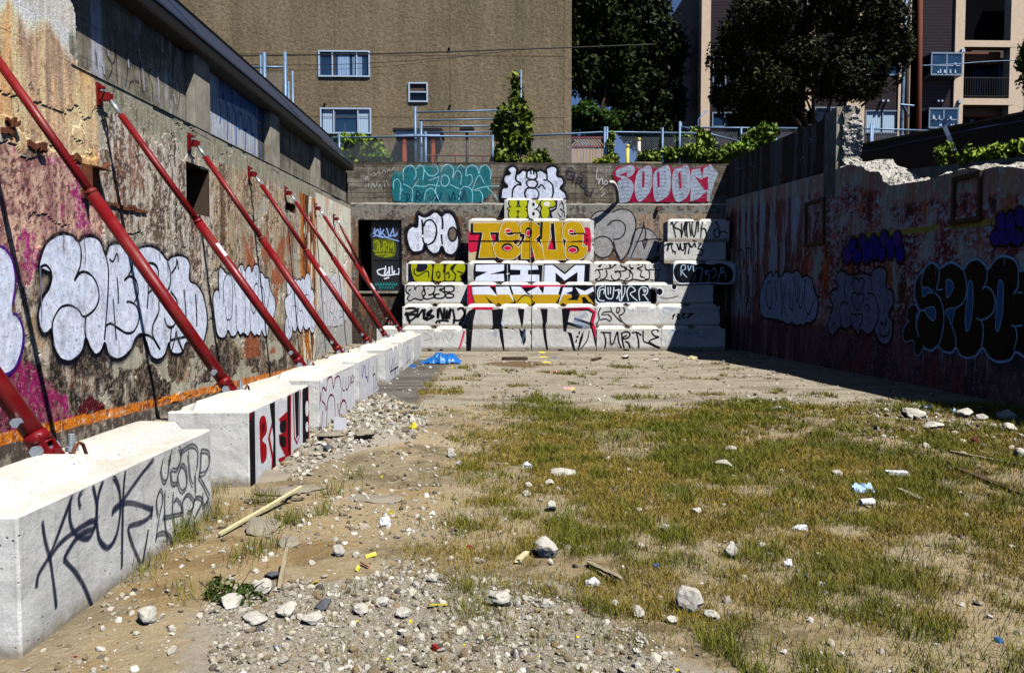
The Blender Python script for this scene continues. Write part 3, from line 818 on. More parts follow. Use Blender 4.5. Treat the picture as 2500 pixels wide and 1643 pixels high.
def paint_ground(X, Y):
    n1 = fbm(X * .9, Y * .9, 211, 5); f2 = fbm(X * 5, Y * 5, 212, 5); f1 = fbm(X * 16, Y * 16, 213, 3); sx = fbm(X * 1.2, Y * 4.5, 214, 5)
    c = np.zeros(X.shape + (3,)) + lin((132, 119, 94))
    c = mixc(c, sst(.42, .6, n1), lin((146, 128, 97)))
    c = mixc(c, sst(.52, .62, f2) * .7, lin((98, 86, 62)))
    c = mixc(c, sst(.58, .64, f1) * .6, lin((160, 146, 120)))
    WX = X + .5 * (n1 - .5) + .25 * (f2 - .5); WY = Y + .9 * (n1 - .5) + .4 * (f2 - .5)
    sand = inpoly(WX, WY, px_ground([(180, 1660), (330, 1380), (470, 1240), (620, 1215), (1050, 1190), (1080, 1260), (900, 1330), (640, 1420), (420, 1500), (300, 1660)]))
    c = mixc(c, sand * .85, lin((146, 123, 84)))
    c = mixc(c, sand * sst(.55, .62, f2) * .6, lin((116, 94, 62)))
    bare = sst(.55, .62, fbm(X * .8 + 3, Y * .8, 216, 4))
    c = mixc(c, bare * .6, lin((164, 148, 118)))
    r1 = np.exp(-((X - (4.35 - .22 * (Y - 5.2))) / .30) ** 2) * (Y < 8.4) + np.exp(-((X - (6.0 - .55 * (Y - 6.2))) / .28) ** 2) * (Y < 8)
    c = mixc(c, np.clip(r1, 0, 1) * .75, lin((158, 138, 106)))
    # concrete slab of the vanished building
    slab = sst(9.9, 10.5, WY)
    sc = np.zeros(X.shape + (3,)) + lin((152, 143, 126))
    sc = mixc(sc, sst(.45, .62, sx), lin((142, 132, 113)))
    sc = mixc(sc, sst(.56, .64, fbm(X * .9, Y * 2.5, 217, 5)) * .8, lin((120, 110, 93)))
    sc = mixc(sc, sst(.60, .68, f2) * .4, lin((112, 100, 80)))
    jt = px_ground([(1074, 909), (1010, 997)])
    jx = jt[0][0] + (jt[1][0] - jt[0][0]) * (Y - jt[0][1]) / (jt[1][1] - jt[0][1])
    dk = (X < jx) & (X > -3) & (Y < 18.5)
    sc = np.where(dk[..., None], mixc(np.zeros(sc.shape) + lin((104, 100, 92)), sst(.45, .6, sx), lin((82, 78, 72))), sc)
    jn = (np.abs(X - jx) < .06 + .05 * (f2 - .5)) & (Y < 18)
    sc = mixc(sc, jn * .8, lin((110, 96, 74)))
    rs = np.exp(-(((X - .55) / .8) ** 2 + ((Y - 17.0) / .9) ** 2))
    sc = mixc(sc, sst(.35, .55, rs + .5 * (sx - .5)) * .85, lin((92, 66, 34)))
    c = mixc(c, slab, sc)
    # pale crushed rubble
    rub = inpoly(WX * .6 + X * .4, WY * .6 + Y * .4, px_ground([(640, 1130), (760, 1010), (900, 960), (1060, 1000), (1010, 1090), (850, 1130), (700, 1160)]))
    c = mixc(c, rub * .8, lin((158, 150, 138)))
    rub2 = inpoly(WX * .6 + X * .4, WY * .6 + Y * .4, px_ground([(560, 1660), (520, 1500), (760, 1420), (1050, 1400), (1450, 1430), (1500, 1540), (1900, 1660)]))
    c = mixc(c, rub2 * .75, lin((150, 142, 128)))
    side = sst(-2.9, -3.2, X)
    c = mixc(c, side, lin((148, 136, 116)))
    c = mixc(c, side * sst(.5, .6, f2) * .8, lin((88, 76, 62)))
    # surveyor's spray dots
    for (px, py, r, col) in ((1324, 860, .10, (235, 220, 40)), (1326, 871, .08, (235, 220, 40)), (1335, 884, .09, (236, 210, 60)), (1357, 908, .09, (240, 150, 150)), (1395, 948, .07, (235, 220, 40)), (1388, 947, .08, (240, 160, 170))):
        p = on_z(px, py); c = mixc(c, ((X - p.x) ** 2 / (r * 1.1) ** 2 + (Y - p.y) ** 2 / (r * 2.5) ** 2 < 1) * .8, lin(col))
    return c
Zg = ground_h(Xg, Yg)
mesh_np("ground", np.stack([Xg, Yg, Zg], -1), grid_faces(len(xs), len(ysg)), "dirt", None, paint_ground(Xg, Yg).reshape(-1, 3), smooth=True)['kind'] = 'structure'

# ---------------- broken slabs of concrete lying by the blocks are in the litter section
# ================================================================ CONCRETE BLOCKS
BL, BW, BH = 1.842, 0.61, 0.63
def block_mesh(seed):
    bm = bmesh.new()
    bmesh.ops.create_cube(bm, size=1)
    for v in bm.verts: v.co = Vector((v.co.x * BL, v.co.y * BW, (v.co.z + .5) * BH))
    bmesh.ops.bevel(bm, geom=bm.edges[:], offset=.009, segments=1, affect='EDGES')
    def cut(ax, vals):
        for t in vals:
            no = Vector((0, 0, 0)); no[ax] = 1; co = Vector((0, 0, 0)); co[ax] = t
            bmesh.ops.bisect_plane(bm, geom=bm.verts[:] + bm.edges[:] + bm.faces[:], plane_co=co, plane_no=no)
    cut(0, np.linspace(-BL / 2 + .05, BL / 2 - .05, 40)); cut(1, np.linspace(-BW / 2 + .05, BW / 2 - .05, 13)); cut(2, np.linspace(.05, BH - .05, 14))
    bm.normal_update()
    from mathutils import noise as mn
    for v in bm.verts:
        p = v.co * 1.0 + Vector((seed * 7.3, seed * 3.1, 0))
        near = min(BL / 2 - abs(v.co.x), 9), min(BW / 2 - abs(v.co.y), 9), min(v.co.z, BH - v.co.z)
        e = sorted(near)[1]
        chip = max(0, mn.noise(p * 5) - .22) * max(0, 1 - e / .06) * .13
        v.co -= v.normal * (.003 * mn.noise(p * 14) + chip)
        if v.co.z < .002: v.co.z = 0.0
    # the two raised keys on top
    for x0, x1 in ((-BL / 2 + .04, -.055), (.055, BL / 2 - .04)):
        kv = []
        nx, ny = 12, 6
        for i in range(nx + 1):
            for j in range(ny + 1):
                x = x0 + (x1 - x0) * i / nx; yv = -.185 + .37 * j / ny
                ex = min(x - x0, x1 - x) / .085; ey = (.185 - abs(yv)) / .075
                hgt = .088 * max(0, min(1, ex, ey))
                kv.append(bm.verts.new((x + .003 * random.uniform(-1, 1), yv, BH - .004 + hgt + .0012 * random.uniform(-1, 1))))
        for i in range(nx):
            for j in range(ny):
                a = i * (ny + 1) + j
                bm.faces.new((kv[a], kv[a + ny + 1], kv[a + ny + 2], kv[a + 1]))
    me = bpy.data.meshes.new("concrete_block")
    bm.to_mesh(me); bm.free()
    me.materials.append(M["block_concrete"])
    return me
BLOCK_ME = [block_mesh(k) for k in range(3)]
lp = MB()
lp.tube([(-.07, 0, BH - .03), (-.062, 0, BH + .03), (-.035, 0, BH + .085), (0, 0, BH + .10), (.035, 0, BH + .085), (.062, 0, BH + .03), (.07, 0, BH - .03)], .009, 7)
LOOP = lp.build("lifting_loop", "rust_steel")
LOOP_ME = LOOP.data
bpy.data.objects.remove(LOOP)
BLOCKS = {}
nblk = [0]
def block(key, x, y, z, rot, label, group):
    o = bpy.data.objects.new("concrete_block", BLOCK_ME[nblk[0] % 3]); nblk[0] += 1
    COL.objects.link(o)
    flip = math.pi if (nblk[0] % 2 and rot == 0) else 0
    o.location = (x + (random.uniform(-.008, .008) if rot == 0 else 0), y, z); o.rotation_euler = (0, 0, rot)
    tag(o, label, "concrete block", group)
    l = bpy.data.objects.new("lifting_loop", LOOP_ME); COL.objects.link(l)
    l.parent = o; l.location = (0, (-.02 if rot == 0 else 0), 0)
    ORG[o.name] = Vector((x, y, z))
    BLOCKS[key] = o
    return o
GS = "concrete blocks stacked in steps against the back wall"
GR = "concrete blocks holding the red wall struts"
YF = 21.45; ST = .30; KX = [-1.70, .145, 1.995, 3.845, 5.685]
def sblock(key, cx, yfront, course, label):
    return block(key, cx, yfront + BW / 2, (course - 1) * BH, 0, label, GS)
sblock('L1', -1.70, YF, 1, "plain grey concrete block at the foot of the left stack, under the black scrawl")
sblock('L2', -1.69, YF + ST, 2, "concrete block with thick black scrawl reading BUBAMO, second from the ground")
sblock('L3', -1.66, YF + 2 * ST, 3, "concrete block with grey outlined letters HEST, below the lime green one")
sblock('L4', -1.64, YF + 3 * ST, 4, "concrete block with lime green bubble letters, top of the left stack")
CL = {'C1': (.145, 0, 1, "ground block left of centre with black and red lettering, next to the plain one"),
 'D1': (1.995, 0, 1, "ground block right of centre with black strokes and a thin red edge"),
 'C2': (.145, 0, 2, "second course block left of centre under the NIVEK letters, black uprights"),
 'D2': (1.995, 0, 2, "second course block right of centre with a black S shape and red outline"),
 'C3': (.145, 1, 3, "block painted silver over yellow with the big N, under the ZI letters"),
 'D3': (1.995, 1, 3, "block painted silver over yellow with the letters VEK, under the big M"),
 'C4': (.145, 2, 4, "block with silver letters Z and I on black, left half of ZIM"),
 'D4': (1.995, 2, 4, "block with the big silver letter M on black"),
 'C5': (.145, 3, 5, "lower left block of the yellow TERUE piece, feet of the T and E"),
 'D5': (1.995, 3, 5, "lower right block of the yellow TERUE piece, feet of the U and E"),
 'C6': (.145, 3, 6, "upper left block of the yellow TERUE piece, tops of T and E"),
 'D6': (1.995, 3, 6, "upper right block of the yellow TERUE piece, tops of U and E")}
for k, (x, s_, c, lb) in CL.items(): sblock(k, x + .012 * s_, YF + ST * s_, c, lb)
sblock('T7', 1.235, 22.62, 7, "single topmost block with lime and white rounded letters")
sblock('R1', 3.845, YF, 1, "ground block with tall black letters reading TURTLE")
sblock('R2', 3.86, YF + ST, 2, "block with thin black curls reading SP, above TURTLE")
sblock('R3', 3.86, YF + 2 * ST, 3, "block with black letters outlined in white, under the dollar sign piece")
sblock('R4', 3.84, YF + 3 * ST, 4, "block with thin black outline letters and a dollar sign")
sblock('S1', 5.685, YF, 1, "ground block at the right end, half in shadow, faint blue tag")
sblock('S2', 5.62, YF + ST, 2, "second course block at the right end with pale blue tag and black KEEST")
sblock('S3', 5.50, YF + 2 * ST, 3, "bare cracked block half in shadow below the dark bubble letters")
sblock('S4', 6.16, YF + 2 * ST - .02, 4, "block with dark bubble letters outlined white, its right part in shadow")
sblock('S4b', 5.70, 22.62, 4, "block set back behind the dark bubble letter block, dollar sign at its end")
sblock('S5', 5.95, YF + 3 * ST, 5, "block with dripping black letters PESTME, half in shadow")
sblock('S6', 6.06, YF + 3 * ST + .04, 6, "top right block with thin looping black scrawl, half in shadow")
b = block('E1', -3.02, 22.5, 0, math.pi / 2, "pale block standing end on beside the far corner, carrying the last strut", GR)
RY = [3.96, 6.65, 9.07, 11.27, 13.88, 16.3, 18.5]
RXC = -1.85 - BW / 2
RL = ["nearest block in the foreground with dark blue looping scrawl on its side",
 "block with red and black letters on white paint, second nearest in the row",
 "block with dark red bubble outline letters on white paint",
 "block with two small blue and black tags, fourth along the row",
 "block with smudged black and blue tag, fifth along the row",
 "block with tall thin black scribble, second from the far end of the row",
 "block at the far end of the row with a grey green smudge"]
RLEN = [2.02, 1.83, 2.05, 1.72, 1.85, 1.95, 1.83]
for i in range(7):
    o = block('W%d' % i, RXC, RY[i], -.045, math.pi / 2, RL[i], GR)
    o.scale = (RLEN[i] / BL, 1, 1)
# ================================================================ GRAFFITI (paint lying on the walls and blocks)
SIL = (220, 226, 242); BLK = (14, 15, 22); WHT = (222, 226, 236); YEL = (184, 146, 16); RED = (196, 24, 66); LIM = (158, 160, 16)
def cr(pts, closed, n=6):
    P = [np.array(p, float) for p in pts]; m = len(P); out = []
    if m < 3 and not closed: return P
    rng = range(m) if closed else range(m - 1)
    for i in rng:
        if closed: p0, p1, p2, p3 = P[(i - 1) % m], P[i], P[(i + 1) % m], P[(i + 2) % m]
        else: p0, p1, p2, p3 = P[max(i - 1, 0)], P[i], P[i + 1], P[min(i + 2, m - 1)]
        for k in range(n):
            t = k / n
            out.append(.5 * ((2 * p1) + (p2 - p0) * t + (2 * p0 - 5 * p1 + 4 * p2 - p3) * t * t + (3 * p1 - p0 - 3 * p2 + p3) * t ** 3))
    if not closed: out.append(P[-1])
    return out
WN = vnoise(np.arange(1000) * .11, np.zeros(1000), 77)
class GF:
    """strokes and fills traced on one plane; axis 'X' or 'Y' and its position; off = step off the surface"""
    def __init__(s, tr, axis, pos, sign=1, step=.00025, base=.004):
        s.tr = tr; s.ax = axis; s.pos = pos; s.sg = sign; s.v = []; s.c = []; s.f = []; s.k = 0; s.step = step; s.b0 = base
        s.W = 1.0; s.pxm = None
    def uv(s, p):
        x0, y0, sc = s.tr
        q = (on_x if s.ax == 'X' else on_y)(x0 + p[0] / sc, y0 + p[1] / sc, s.pos)
        return (q.y if s.ax == 'X' else q.x, q.z)
    def scale(s, pts):                    # metres per crop pixel, measured upright
        c = np.mean(np.array(pts, float), 0)
        a = s.uv(c); b = s.uv((c[0], c[1] + 10))
        return abs(a[1] - b[1]) / 10
    def emit(s, uvs, cols, faces):
        o = s.b0 + s.k * s.step; s.k += 1
        b = len(s.v)
        for u, v in uvs:
            s.v.append((s.pos + s.sg * o, u, v) if s.ax == 'X' else (u, s.pos + s.sg * o, v))
        s.c += cols; s.f += [tuple(i + b for i in f) for f in faces]
    def poly(s, pts, col, smooth=True, a=1.0, soft=0):
        q = [s.uv(p) for p in pts]
        if smooth: q = [tuple(p) for p in cr(q, True, 4)]
        tri = tessellate_polygon([[Vector((p[0], p[1], 0)) for p in q]])
        c = tuple(lin(col)) + (a,)
        s.emit(q, [c] * len(q), tri)
        return s
    def line(s, pts, w, col, smooth=True, a=1.0, soft=.3, closed=False, world=None, taper=0):
        wd = world if world else w * s.scale(pts)
        q = [s.uv(p) for p in pts]
        q = cr(q, closed, 6) if (smooth and len(q) > 2) else [np.array(p, float) for p in q]
        if closed: q = q + [q[0]]
        n = len(q); h = wd / 2; cl = tuple(lin(col))
        uvs = []; cols = []; fs = []
        for i in range(n):
            d = q[min(i + 1, n - 1)] - q[max(i - 1, 0)]
            if closed and i in (0, n - 1): d = q[1] - q[-2]
            L = math.hypot(*d) or 1; nx, ny = -d[1] / L, d[0] / L
            e = (1.0 if not taper else (1 - taper * (i / (n - 1)))) * (1 + .34 * (WN[(i * 3 + s.k * 37) % 997] - .5))
            for r, al in ((-1, 0.0), (-(1 - soft), 1.0), (1 - soft, 1.0), (1, 0.0)):
                uvs.append((q[i][0] + nx * h * r * e * (1 + soft * .5), q[i][1] + ny * h * r * e * (1 + soft * .5))); cols.append(cl + (al * a,))
        for i in range(n - 1):
            for k in range(3):
                fs.append((i * 4 + k, i * 4 + k + 1, i * 4 + k + 5, i * 4 + k + 4))
        s.emit(uvs, cols, fs)
        return s
    def lines(s, L, w, col, **kw):
        for pts in L: s.line(pts, w, col, **kw)
        return s
    def oval(s, cx, cy, rx, ry, col, a=1.0, rot=0):
        pts = [(cx + rx * math.cos(t) * math.cos(rot) - ry * math.sin(t) * math.sin(rot), cy + rx * math.cos(t) * math.sin(rot) + ry * math.sin(t) * math.cos(rot)) for t in np.linspace(0, 2 * math.pi, 10)[:-1]]
        return s.poly(pts, col, True, a)
    def ring(s, cx, cy, rx, ry, w, col, **kw):
        return s.line([(cx + rx * math.cos(t), cy + ry * math.sin(t)) for t in np.linspace(0, 2 * math.pi, 12)[:-1]], w, col, closed=True, **kw)
    def bubble(s, pts, fill, w, edge, halo=2.2, ha=.55, smooth=True):
        if halo: s.line(pts, w * halo, edge, smooth, ha, .75, True)
        s.poly(pts, fill, smooth)
        return s.line(pts, w, edge, smooth, 1, .3, True)
    def drips(s, lists, n, col, w=.011, lmax=.35, seed=1):
        """runs of wet paint below the traced line"""
        rn = random.Random(seed)
        for _ in range(n):
            p = rn.choice(lists); u, v = s.uv(p); L = lmax * (.2 + .8 * rn.random() ** 2); c = tuple(lin(col))
            k = 5; uvs = []; cs = []; fs = []
            for i in range(k + 1):
                t = i / k; x = u + .004 * math.sin(6 * t + u * 9); h = w * (.5 - .2 * t) * (1.25 if i == k - 1 else 1)
                uvs += [(x - h, v - L * t), (x + h, v - L * t)]; cs += [c + (.9,), c + (.9,)]
                if i: fs.append((2 * i - 2, 2 * i - 1, 2 * i + 1, 2 * i))
            s.emit(uvs, cs, fs)
        return s
    def build(s, parent, label=None, mat="spray_paint", clip=None, name="graffiti"):
        V = np.array(s.v); C = np.array(s.c)
        if not len(V): return None
        me = bpy.data.meshes.new(name)
        me.from_pydata([tuple(v) for v in V], [], s.f)
        ca = me.color_attributes.new("Col", 'FLOAT_COLOR', 'POINT'); ca.data.foreach_set("color", C.astype(np.float32).ravel())
        bm = bmesh.new(); bm.from_mesh(me)
        if clip:
            for co, no in clip:
                bmesh.ops.bisect_plane(bm, geom=bm.verts[:] + bm.edges[:] + bm.faces[:], plane_co=co, plane_no=no, clear_outer=True)
        if not bm.faces: bm.free(); return None
        bm.transform(parent.matrix_world.inverted() if False else Matrix.Translation((0, 0, 0)))
        inv = parent.matrix_basis.inverted()
        for v in bm.verts: v.co = inv @ v.co
        bm.to_mesh(me); bm.free()
        me.materials.append(M[mat])
        o = bpy.data.objects.new(name, me); COL.objects.link(o); o.parent = parent
        if label: o['label'] = label
        return o
bpy.context.view_layer.update()
gA = (1120, 380, 4.6); gB = (820, 380, 4.6); gC = (1400, 380, 4.6); gD = (960, 620, 4.407); gE = (1400, 600, 4.76)
g9 = (670, 660, 7.82); R3 = (1740, 230, 3.1316); R4 = (1700, 600, 2.975); R5 = (2050, 600, 4.887); T7 = (180, 110, 3.585)

# ---------------- left wall
def LW(tr): return GF(tr, 'X', XL, 1, .00025, .007)
g = LW(T2)
g.poly([(-300, 250), (0, 272), (45, 300), (80, 380), (92, 500), (75, 620), (70, 680), (112, 712), (142, 790), (142, 890), (112, 1000), (50, 1065), (0, 1085), (-300, 1000)], SIL)
g.line([(-20, 262), (15, 272), (55, 315), (84, 390), (94, 500), (76, 640)], 22, (86, 24, 130))
g.line([(75, 690), (112, 712), (142, 790), (142, 890), (112, 1000), (60, 1070), (-40, 1100)], 26, (70, 20, 120))
g.line([(-60, 400), (-20, 520), (-40, 700)], 20, BLK)
g.build(left_wall, "silver bubble letter with a purple outline at the left end", "worn_paint")
g = LW(T2)
O = [(245, 400), (258, 320), (290, 245), (340, 200), (395, 183), (455, 195), (495, 232), (530, 205), (585, 200), (635, 235), (668, 320), (690, 262), (725, 245), (780, 252), (812, 300), (845, 312), (885, 275), (950, 264), (1010, 290), (1060, 352), (1085, 335), (1130, 322), (1180, 335), (1205, 385), (1203, 480), (1250, 510), (1290, 580), (1312, 690), (1312, 780), (1285, 880), (1230, 870), (1180, 880), (1160, 935), (1120, 952), (1085, 935), (1070, 880), (1045, 955), (1005, 985), (960, 965), (930, 880), (900, 825), (860, 850), (830, 920), (780, 970), (730, 982), (685, 950), (664, 880), (640, 930), (603, 955), (568, 905), (540, 850), (520, 930), (470, 985), (425, 1000), (375, 975), (338, 905), (325, 800), (300, 815), (270, 820), (245, 770), (238, 690), (262, 600), (305, 530), (322, 450), (290, 425)]
g.line(O, 58, (24, 30, 50), a=.7, soft=.8, closed=True)
g.poly(O, SIL)
g.line(O, 20, BLK, closed=True, soft=.35)
g.lines([[(250, 400), (285, 385), (318, 420), (322, 470), (295, 540), (262, 600)], [(495, 232), (512, 300), (505, 390), (470, 480)], [(468, 485), (510, 430), (565, 440), (610, 500), (625, 590), (600, 660), (550, 705), (520, 708), (495, 670), (440, 640), (380, 655), (335, 730), (325, 800)],
         [(668, 320), (685, 420), (680, 600), (668, 760), (660, 860)], [(540, 715), (535, 800), (545, 860)], [(690, 345), (715, 360), (740, 310), (748, 365)], [(740, 460), (748, 560), (748, 630)], [(715, 600), (725, 740), (735, 860)],
         [(665, 770), (700, 755), (740, 780), (800, 815), (850, 800), (880, 720), (860, 640), (810, 615), (805, 625)], [(785, 480), (820, 455), (860, 480), (875, 560), (850, 620)], [(845, 312), (835, 400), (800, 470)],
         [(905, 395), (950, 370), (990, 390), (1003, 440), (985, 510), (940, 560)], [(935, 430), (938, 540), (932, 660)], [(1058, 350), (1080, 440), (1070, 530), (1010, 600), (1005, 680), (970, 760), (965, 820), (990, 880), (1015, 920)], [(880, 830), (920, 825), (970, 850), (1012, 915)],
         [(1040, 720), (1060, 770), (1100, 770), (1125, 690), (1120, 610), (1080, 550)], [(1085, 435), (1115, 390), (1120, 340)], [(1125, 355), (1130, 410)], [(1165, 540), (1175, 640), (1180, 735)], [(1238, 565), (1245, 670), (1248, 770)],
         [(1120, 800), (1085, 935)], [(1110, 810), (1160, 935)], [(1075, 860), (1185, 835)], [(1075, 885), (1085, 780)]], 17, BLK, soft=.4)
g.drips([p for p in O if p[1] > 780], 9, BLK, .012, .4, 2); g.drips([p for p in O if p[1] < 600], 6, (120, 126, 146), .02, .6, 3)
g.build(left_wall, "large silver bubble letters with black outlines", "worn_paint")
g = LW(T5)
O = [(125, 690), (148, 648), (166, 655), (165, 560), (172, 482), (195, 490), (218, 520), (250, 520), (270, 470), (290, 462), (305, 500), (325, 462), (350, 462), (366, 510), (385, 475), (405, 472), (420, 515), (440, 462), (465, 462), (480, 510), (500, 525), (520, 560), (545, 565), (558, 640), (575, 680), (594, 720), (598, 790), (580, 870), (555, 850), (540, 990), (520, 1006), (505, 985), (495, 960), (480, 1000), (455, 990), (440, 1002), (420, 975), (408, 965), (390, 1003), (365, 985), (350, 980), (330, 993), (312, 965), (290, 1000), (262, 1003), (238, 960), (212, 1012), (178, 1015), (152, 975), (135, 860), (125, 770)]
g.line(O, 34, (18, 20, 34), a=.7, soft=.7, closed=True); g.poly(O, SIL); g.line(O, 11, BLK, closed=True)
g.lines([[(205, 780), (200, 640), (212, 560), (240, 530), (265, 570), (270, 700), (265, 850), (235, 880), (222, 860), (218, 770)], [(165, 655), (172, 720)], [(230, 870), (228, 970)], [(285, 590), (292, 700)], [(300, 770), (298, 900), (305, 960)], [(325, 470), (350, 560), (365, 700), (370, 870), (360, 980)],
         [(368, 520), (375, 600)], [(400, 800), (405, 900), (408, 965)], [(410, 640), (405, 740), (430, 830), (455, 760), (470, 640), (455, 600), (435, 640), (445, 740)], [(450, 470), (452, 560)], [(465, 480), (470, 600)], [(480, 620), (505, 640), (515, 740), (500, 820), (470, 780)], [(520, 780), (530, 900)], [(545, 570), (550, 700), (530, 800), (540, 850)]], 11, BLK)
g.drips([p for p in O if p[1] > 900], 8, BLK, .012, .4, 4)
g.build(left_wall, "silver narrow letters behind the second strut", "worn_paint")
g = LW(g9)
O = [(190, 640), (205, 530), (245, 485), (232, 380), (232, 250), (270, 140), (310, 150), (340, 210), (385, 160), (420, 190), (460, 175), (500, 190), (530, 140), (565, 180), (585, 120), (625, 50), (665, 100), (690, 260), (695, 360), (725, 380), (755, 500), (745, 620), (765, 720), (770, 800), (790, 960), (770, 1090), (730, 1195), (690, 1170), (665, 1090), (610, 1140), (560, 1100), (545, 1060), (520, 1120), (495, 1190), (460, 1120), (430, 1060), (400, 1160), (360, 1150), (330, 1060), (335, 1160), (310, 1270), (265, 1340), (220, 1300), (200, 1180), (205, 960), (235, 890), (215, 820)]
g.line(O, 70, (18, 20, 34), a=.6, soft=.7, closed=True); g.poly(O, (222, 227, 242)); g.line(O, 18, BLK, closed=True)
g.lines([[(245, 485), (310, 420), (330, 300), (320, 200)], [(330, 380), (335, 560), (330, 680)], [(420, 190), (415, 320), (460, 430), (505, 330), (500, 200)], [(585, 130), (590, 300), (605, 440), (575, 480), (640, 470), (665, 620), (640, 720)], [(315, 900), (340, 700), (400, 680), (430, 760), (420, 1000)], [(440, 770), (420, 900), (460, 1080)], [(480, 800), (515, 760), (545, 880), (545, 1050)], [(430, 540), (450, 700), (490, 780), (520, 660)], [(690, 900), (700, 1050), (740, 1110), (770, 1000)], [(230, 1180), (265, 1080), (320, 1180)], [(265, 1160), (280, 1310)], [(260, 920), (265, 1080)]], 14, BLK)
g.build(left_wall, "pale silver letters with peace sign before the rusty strip", "worn_paint")
g = LW(g9)
g.poly([(860, 560), (870, 260), (890, 140), (960, 50), (1010, 80), (1060, 60), (1090, 130), (1150, 50), (1200, 110), (1260, 90), (1300, 300), (1340, 400), (1380, 700), (1380, 940), (1340, 960), (1280, 1040), (1200, 1060), (1080, 1070), (1010, 1060), (950, 1070), (890, 960), (880, 740)], (236, 234, 238), a=.75)
g.lines([[(870, 260), (880, 420), (860, 600), (880, 740)], [(900, 180), (930, 600)], [(935, 420), (965, 320), (1005, 400), (1010, 560), (985, 690)], [(890, 860), (905, 680), (935, 610), (975, 680), (995, 900), (960, 1060), (905, 1010), (890, 860)], [(935, 640), (960, 1040)], [(1000, 700), (1005, 900), (1020, 1060)], [(1050, 960), (1045, 830), (1065, 790), (1110, 830), (1140, 700), (1120, 540), (1080, 560), (1060, 760)], [(1060, 860), (1055, 1000), (1078, 1075), (1110, 960), (1150, 890), (1200, 1000), (1190, 1070), (1150, 960)],
         [(1120, 260), (1160, 235), (1180, 330), (1165, 420)], [(1250, 560), (1220, 470), (1245, 300), (1220, 60)], [(1240, 900), (1250, 770), (1285, 800), (1290, 960), (1260, 1050), (1240, 920), (1300, 880)], [(1310, 430), (1300, 620), (1330, 900), (1350, 980), (1380, 740), (1350, 480)], [(1100, 120), (1130, 60), (1180, 70), (1210, 200)], [(1010, 90), (1030, 200), (1080, 110)], [(1190, 700), (1180, 850)]], 15, (30, 34, 54), a=.85)
g.build(left_wall, "thin black outline letters on the pale end bay", "worn_paint")
g = GF(T4, 'X', XL - .13, 1, .0002, .006)
BLU = (22, 104, 178)
g.lines([[(262, 470), (275, 560), (265, 660)], [(310, 480), (330, 600), (330, 800)], [(330, 520), (350, 640)], [(370, 520), (400, 600), (405, 850)], [(420, 560), (420, 690), (440, 710)], [(430, 570), (455, 600)], [(470, 620), (465, 700), (490, 720), (500, 640)], [(485, 720), (480, 890)], [(520, 620), (530, 740), (560, 780), (560, 930)], [(580, 660), (590, 740), (635, 780), (630, 700), (600, 690)], [(605, 760), (608, 950)], [(640, 930), (640, 970)], [(682, 760), (680, 980)], [(520, 640), (500, 600)], [(280, 300), (300, 480)], [(360, 350), (370, 480)], [(430, 420), (440, 540)], [(560, 520), (570, 640)], [(640, 600), (620, 660)]], 17, BLU, soft=.35)
g.poly([(250, 190), (500, 400), (690, 640), (690, 720), (500, 560), (250, 450)], (30, 80, 160), False, .5)  # half-clear blue patch: the eave's cast shadow painted onto the panel
g.build(left_wall, "blue dripping letters and the painted shadow of the eave", "worn_paint")
g = GF(T7, 'X', XL - .13, 1, .0002, .006)
g.lines([[(280, 40), (295, 110), (325, 150), (330, 220), (300, 290)], [(360, 40), (355, 130), (335, 160)], [(365, 60), (378, 330)], [(470, 60), (465, 250), (450, 370)], [(545, 40), (575, 110), (585, 280), (600, 420)], [(600, 60), (640, 130)], [(690, 200), (650, 250), (680, 350), (685, 490)], [(700, 90), (705, 190), (745, 230), (770, 70)], [(480, 380), (490, 330), (530, 310), (570, 330)], [(490, 190), (510, 170), (525, 300)], [(530, 150), (530, 210)], [(890, 220), (910, 300), (925, 420), (905, 560)], [(820, 250), (840, 170)], [(185, 40), (200, 190)]], 12, (26, 30, 46), soft=.4, a=.85)
g.lines([[(200, 50), (210, 230)], [(250, 170), (265, 260)], [(300, 50), (300, 100)], [(470, 90), (475, 200)], [(560, 40), (600, 240), (610, 400)], [(720, 220), (735, 330), (740, 500)], [(820, 260), (860, 340)], [(890, 330), (905, 390)], [(870, 430), (890, 520)]], 26, (196, 200, 216), soft=.7, a=.6)
g.build(left_wall, "dark drips and white spray on the grey parapet", "worn_paint")

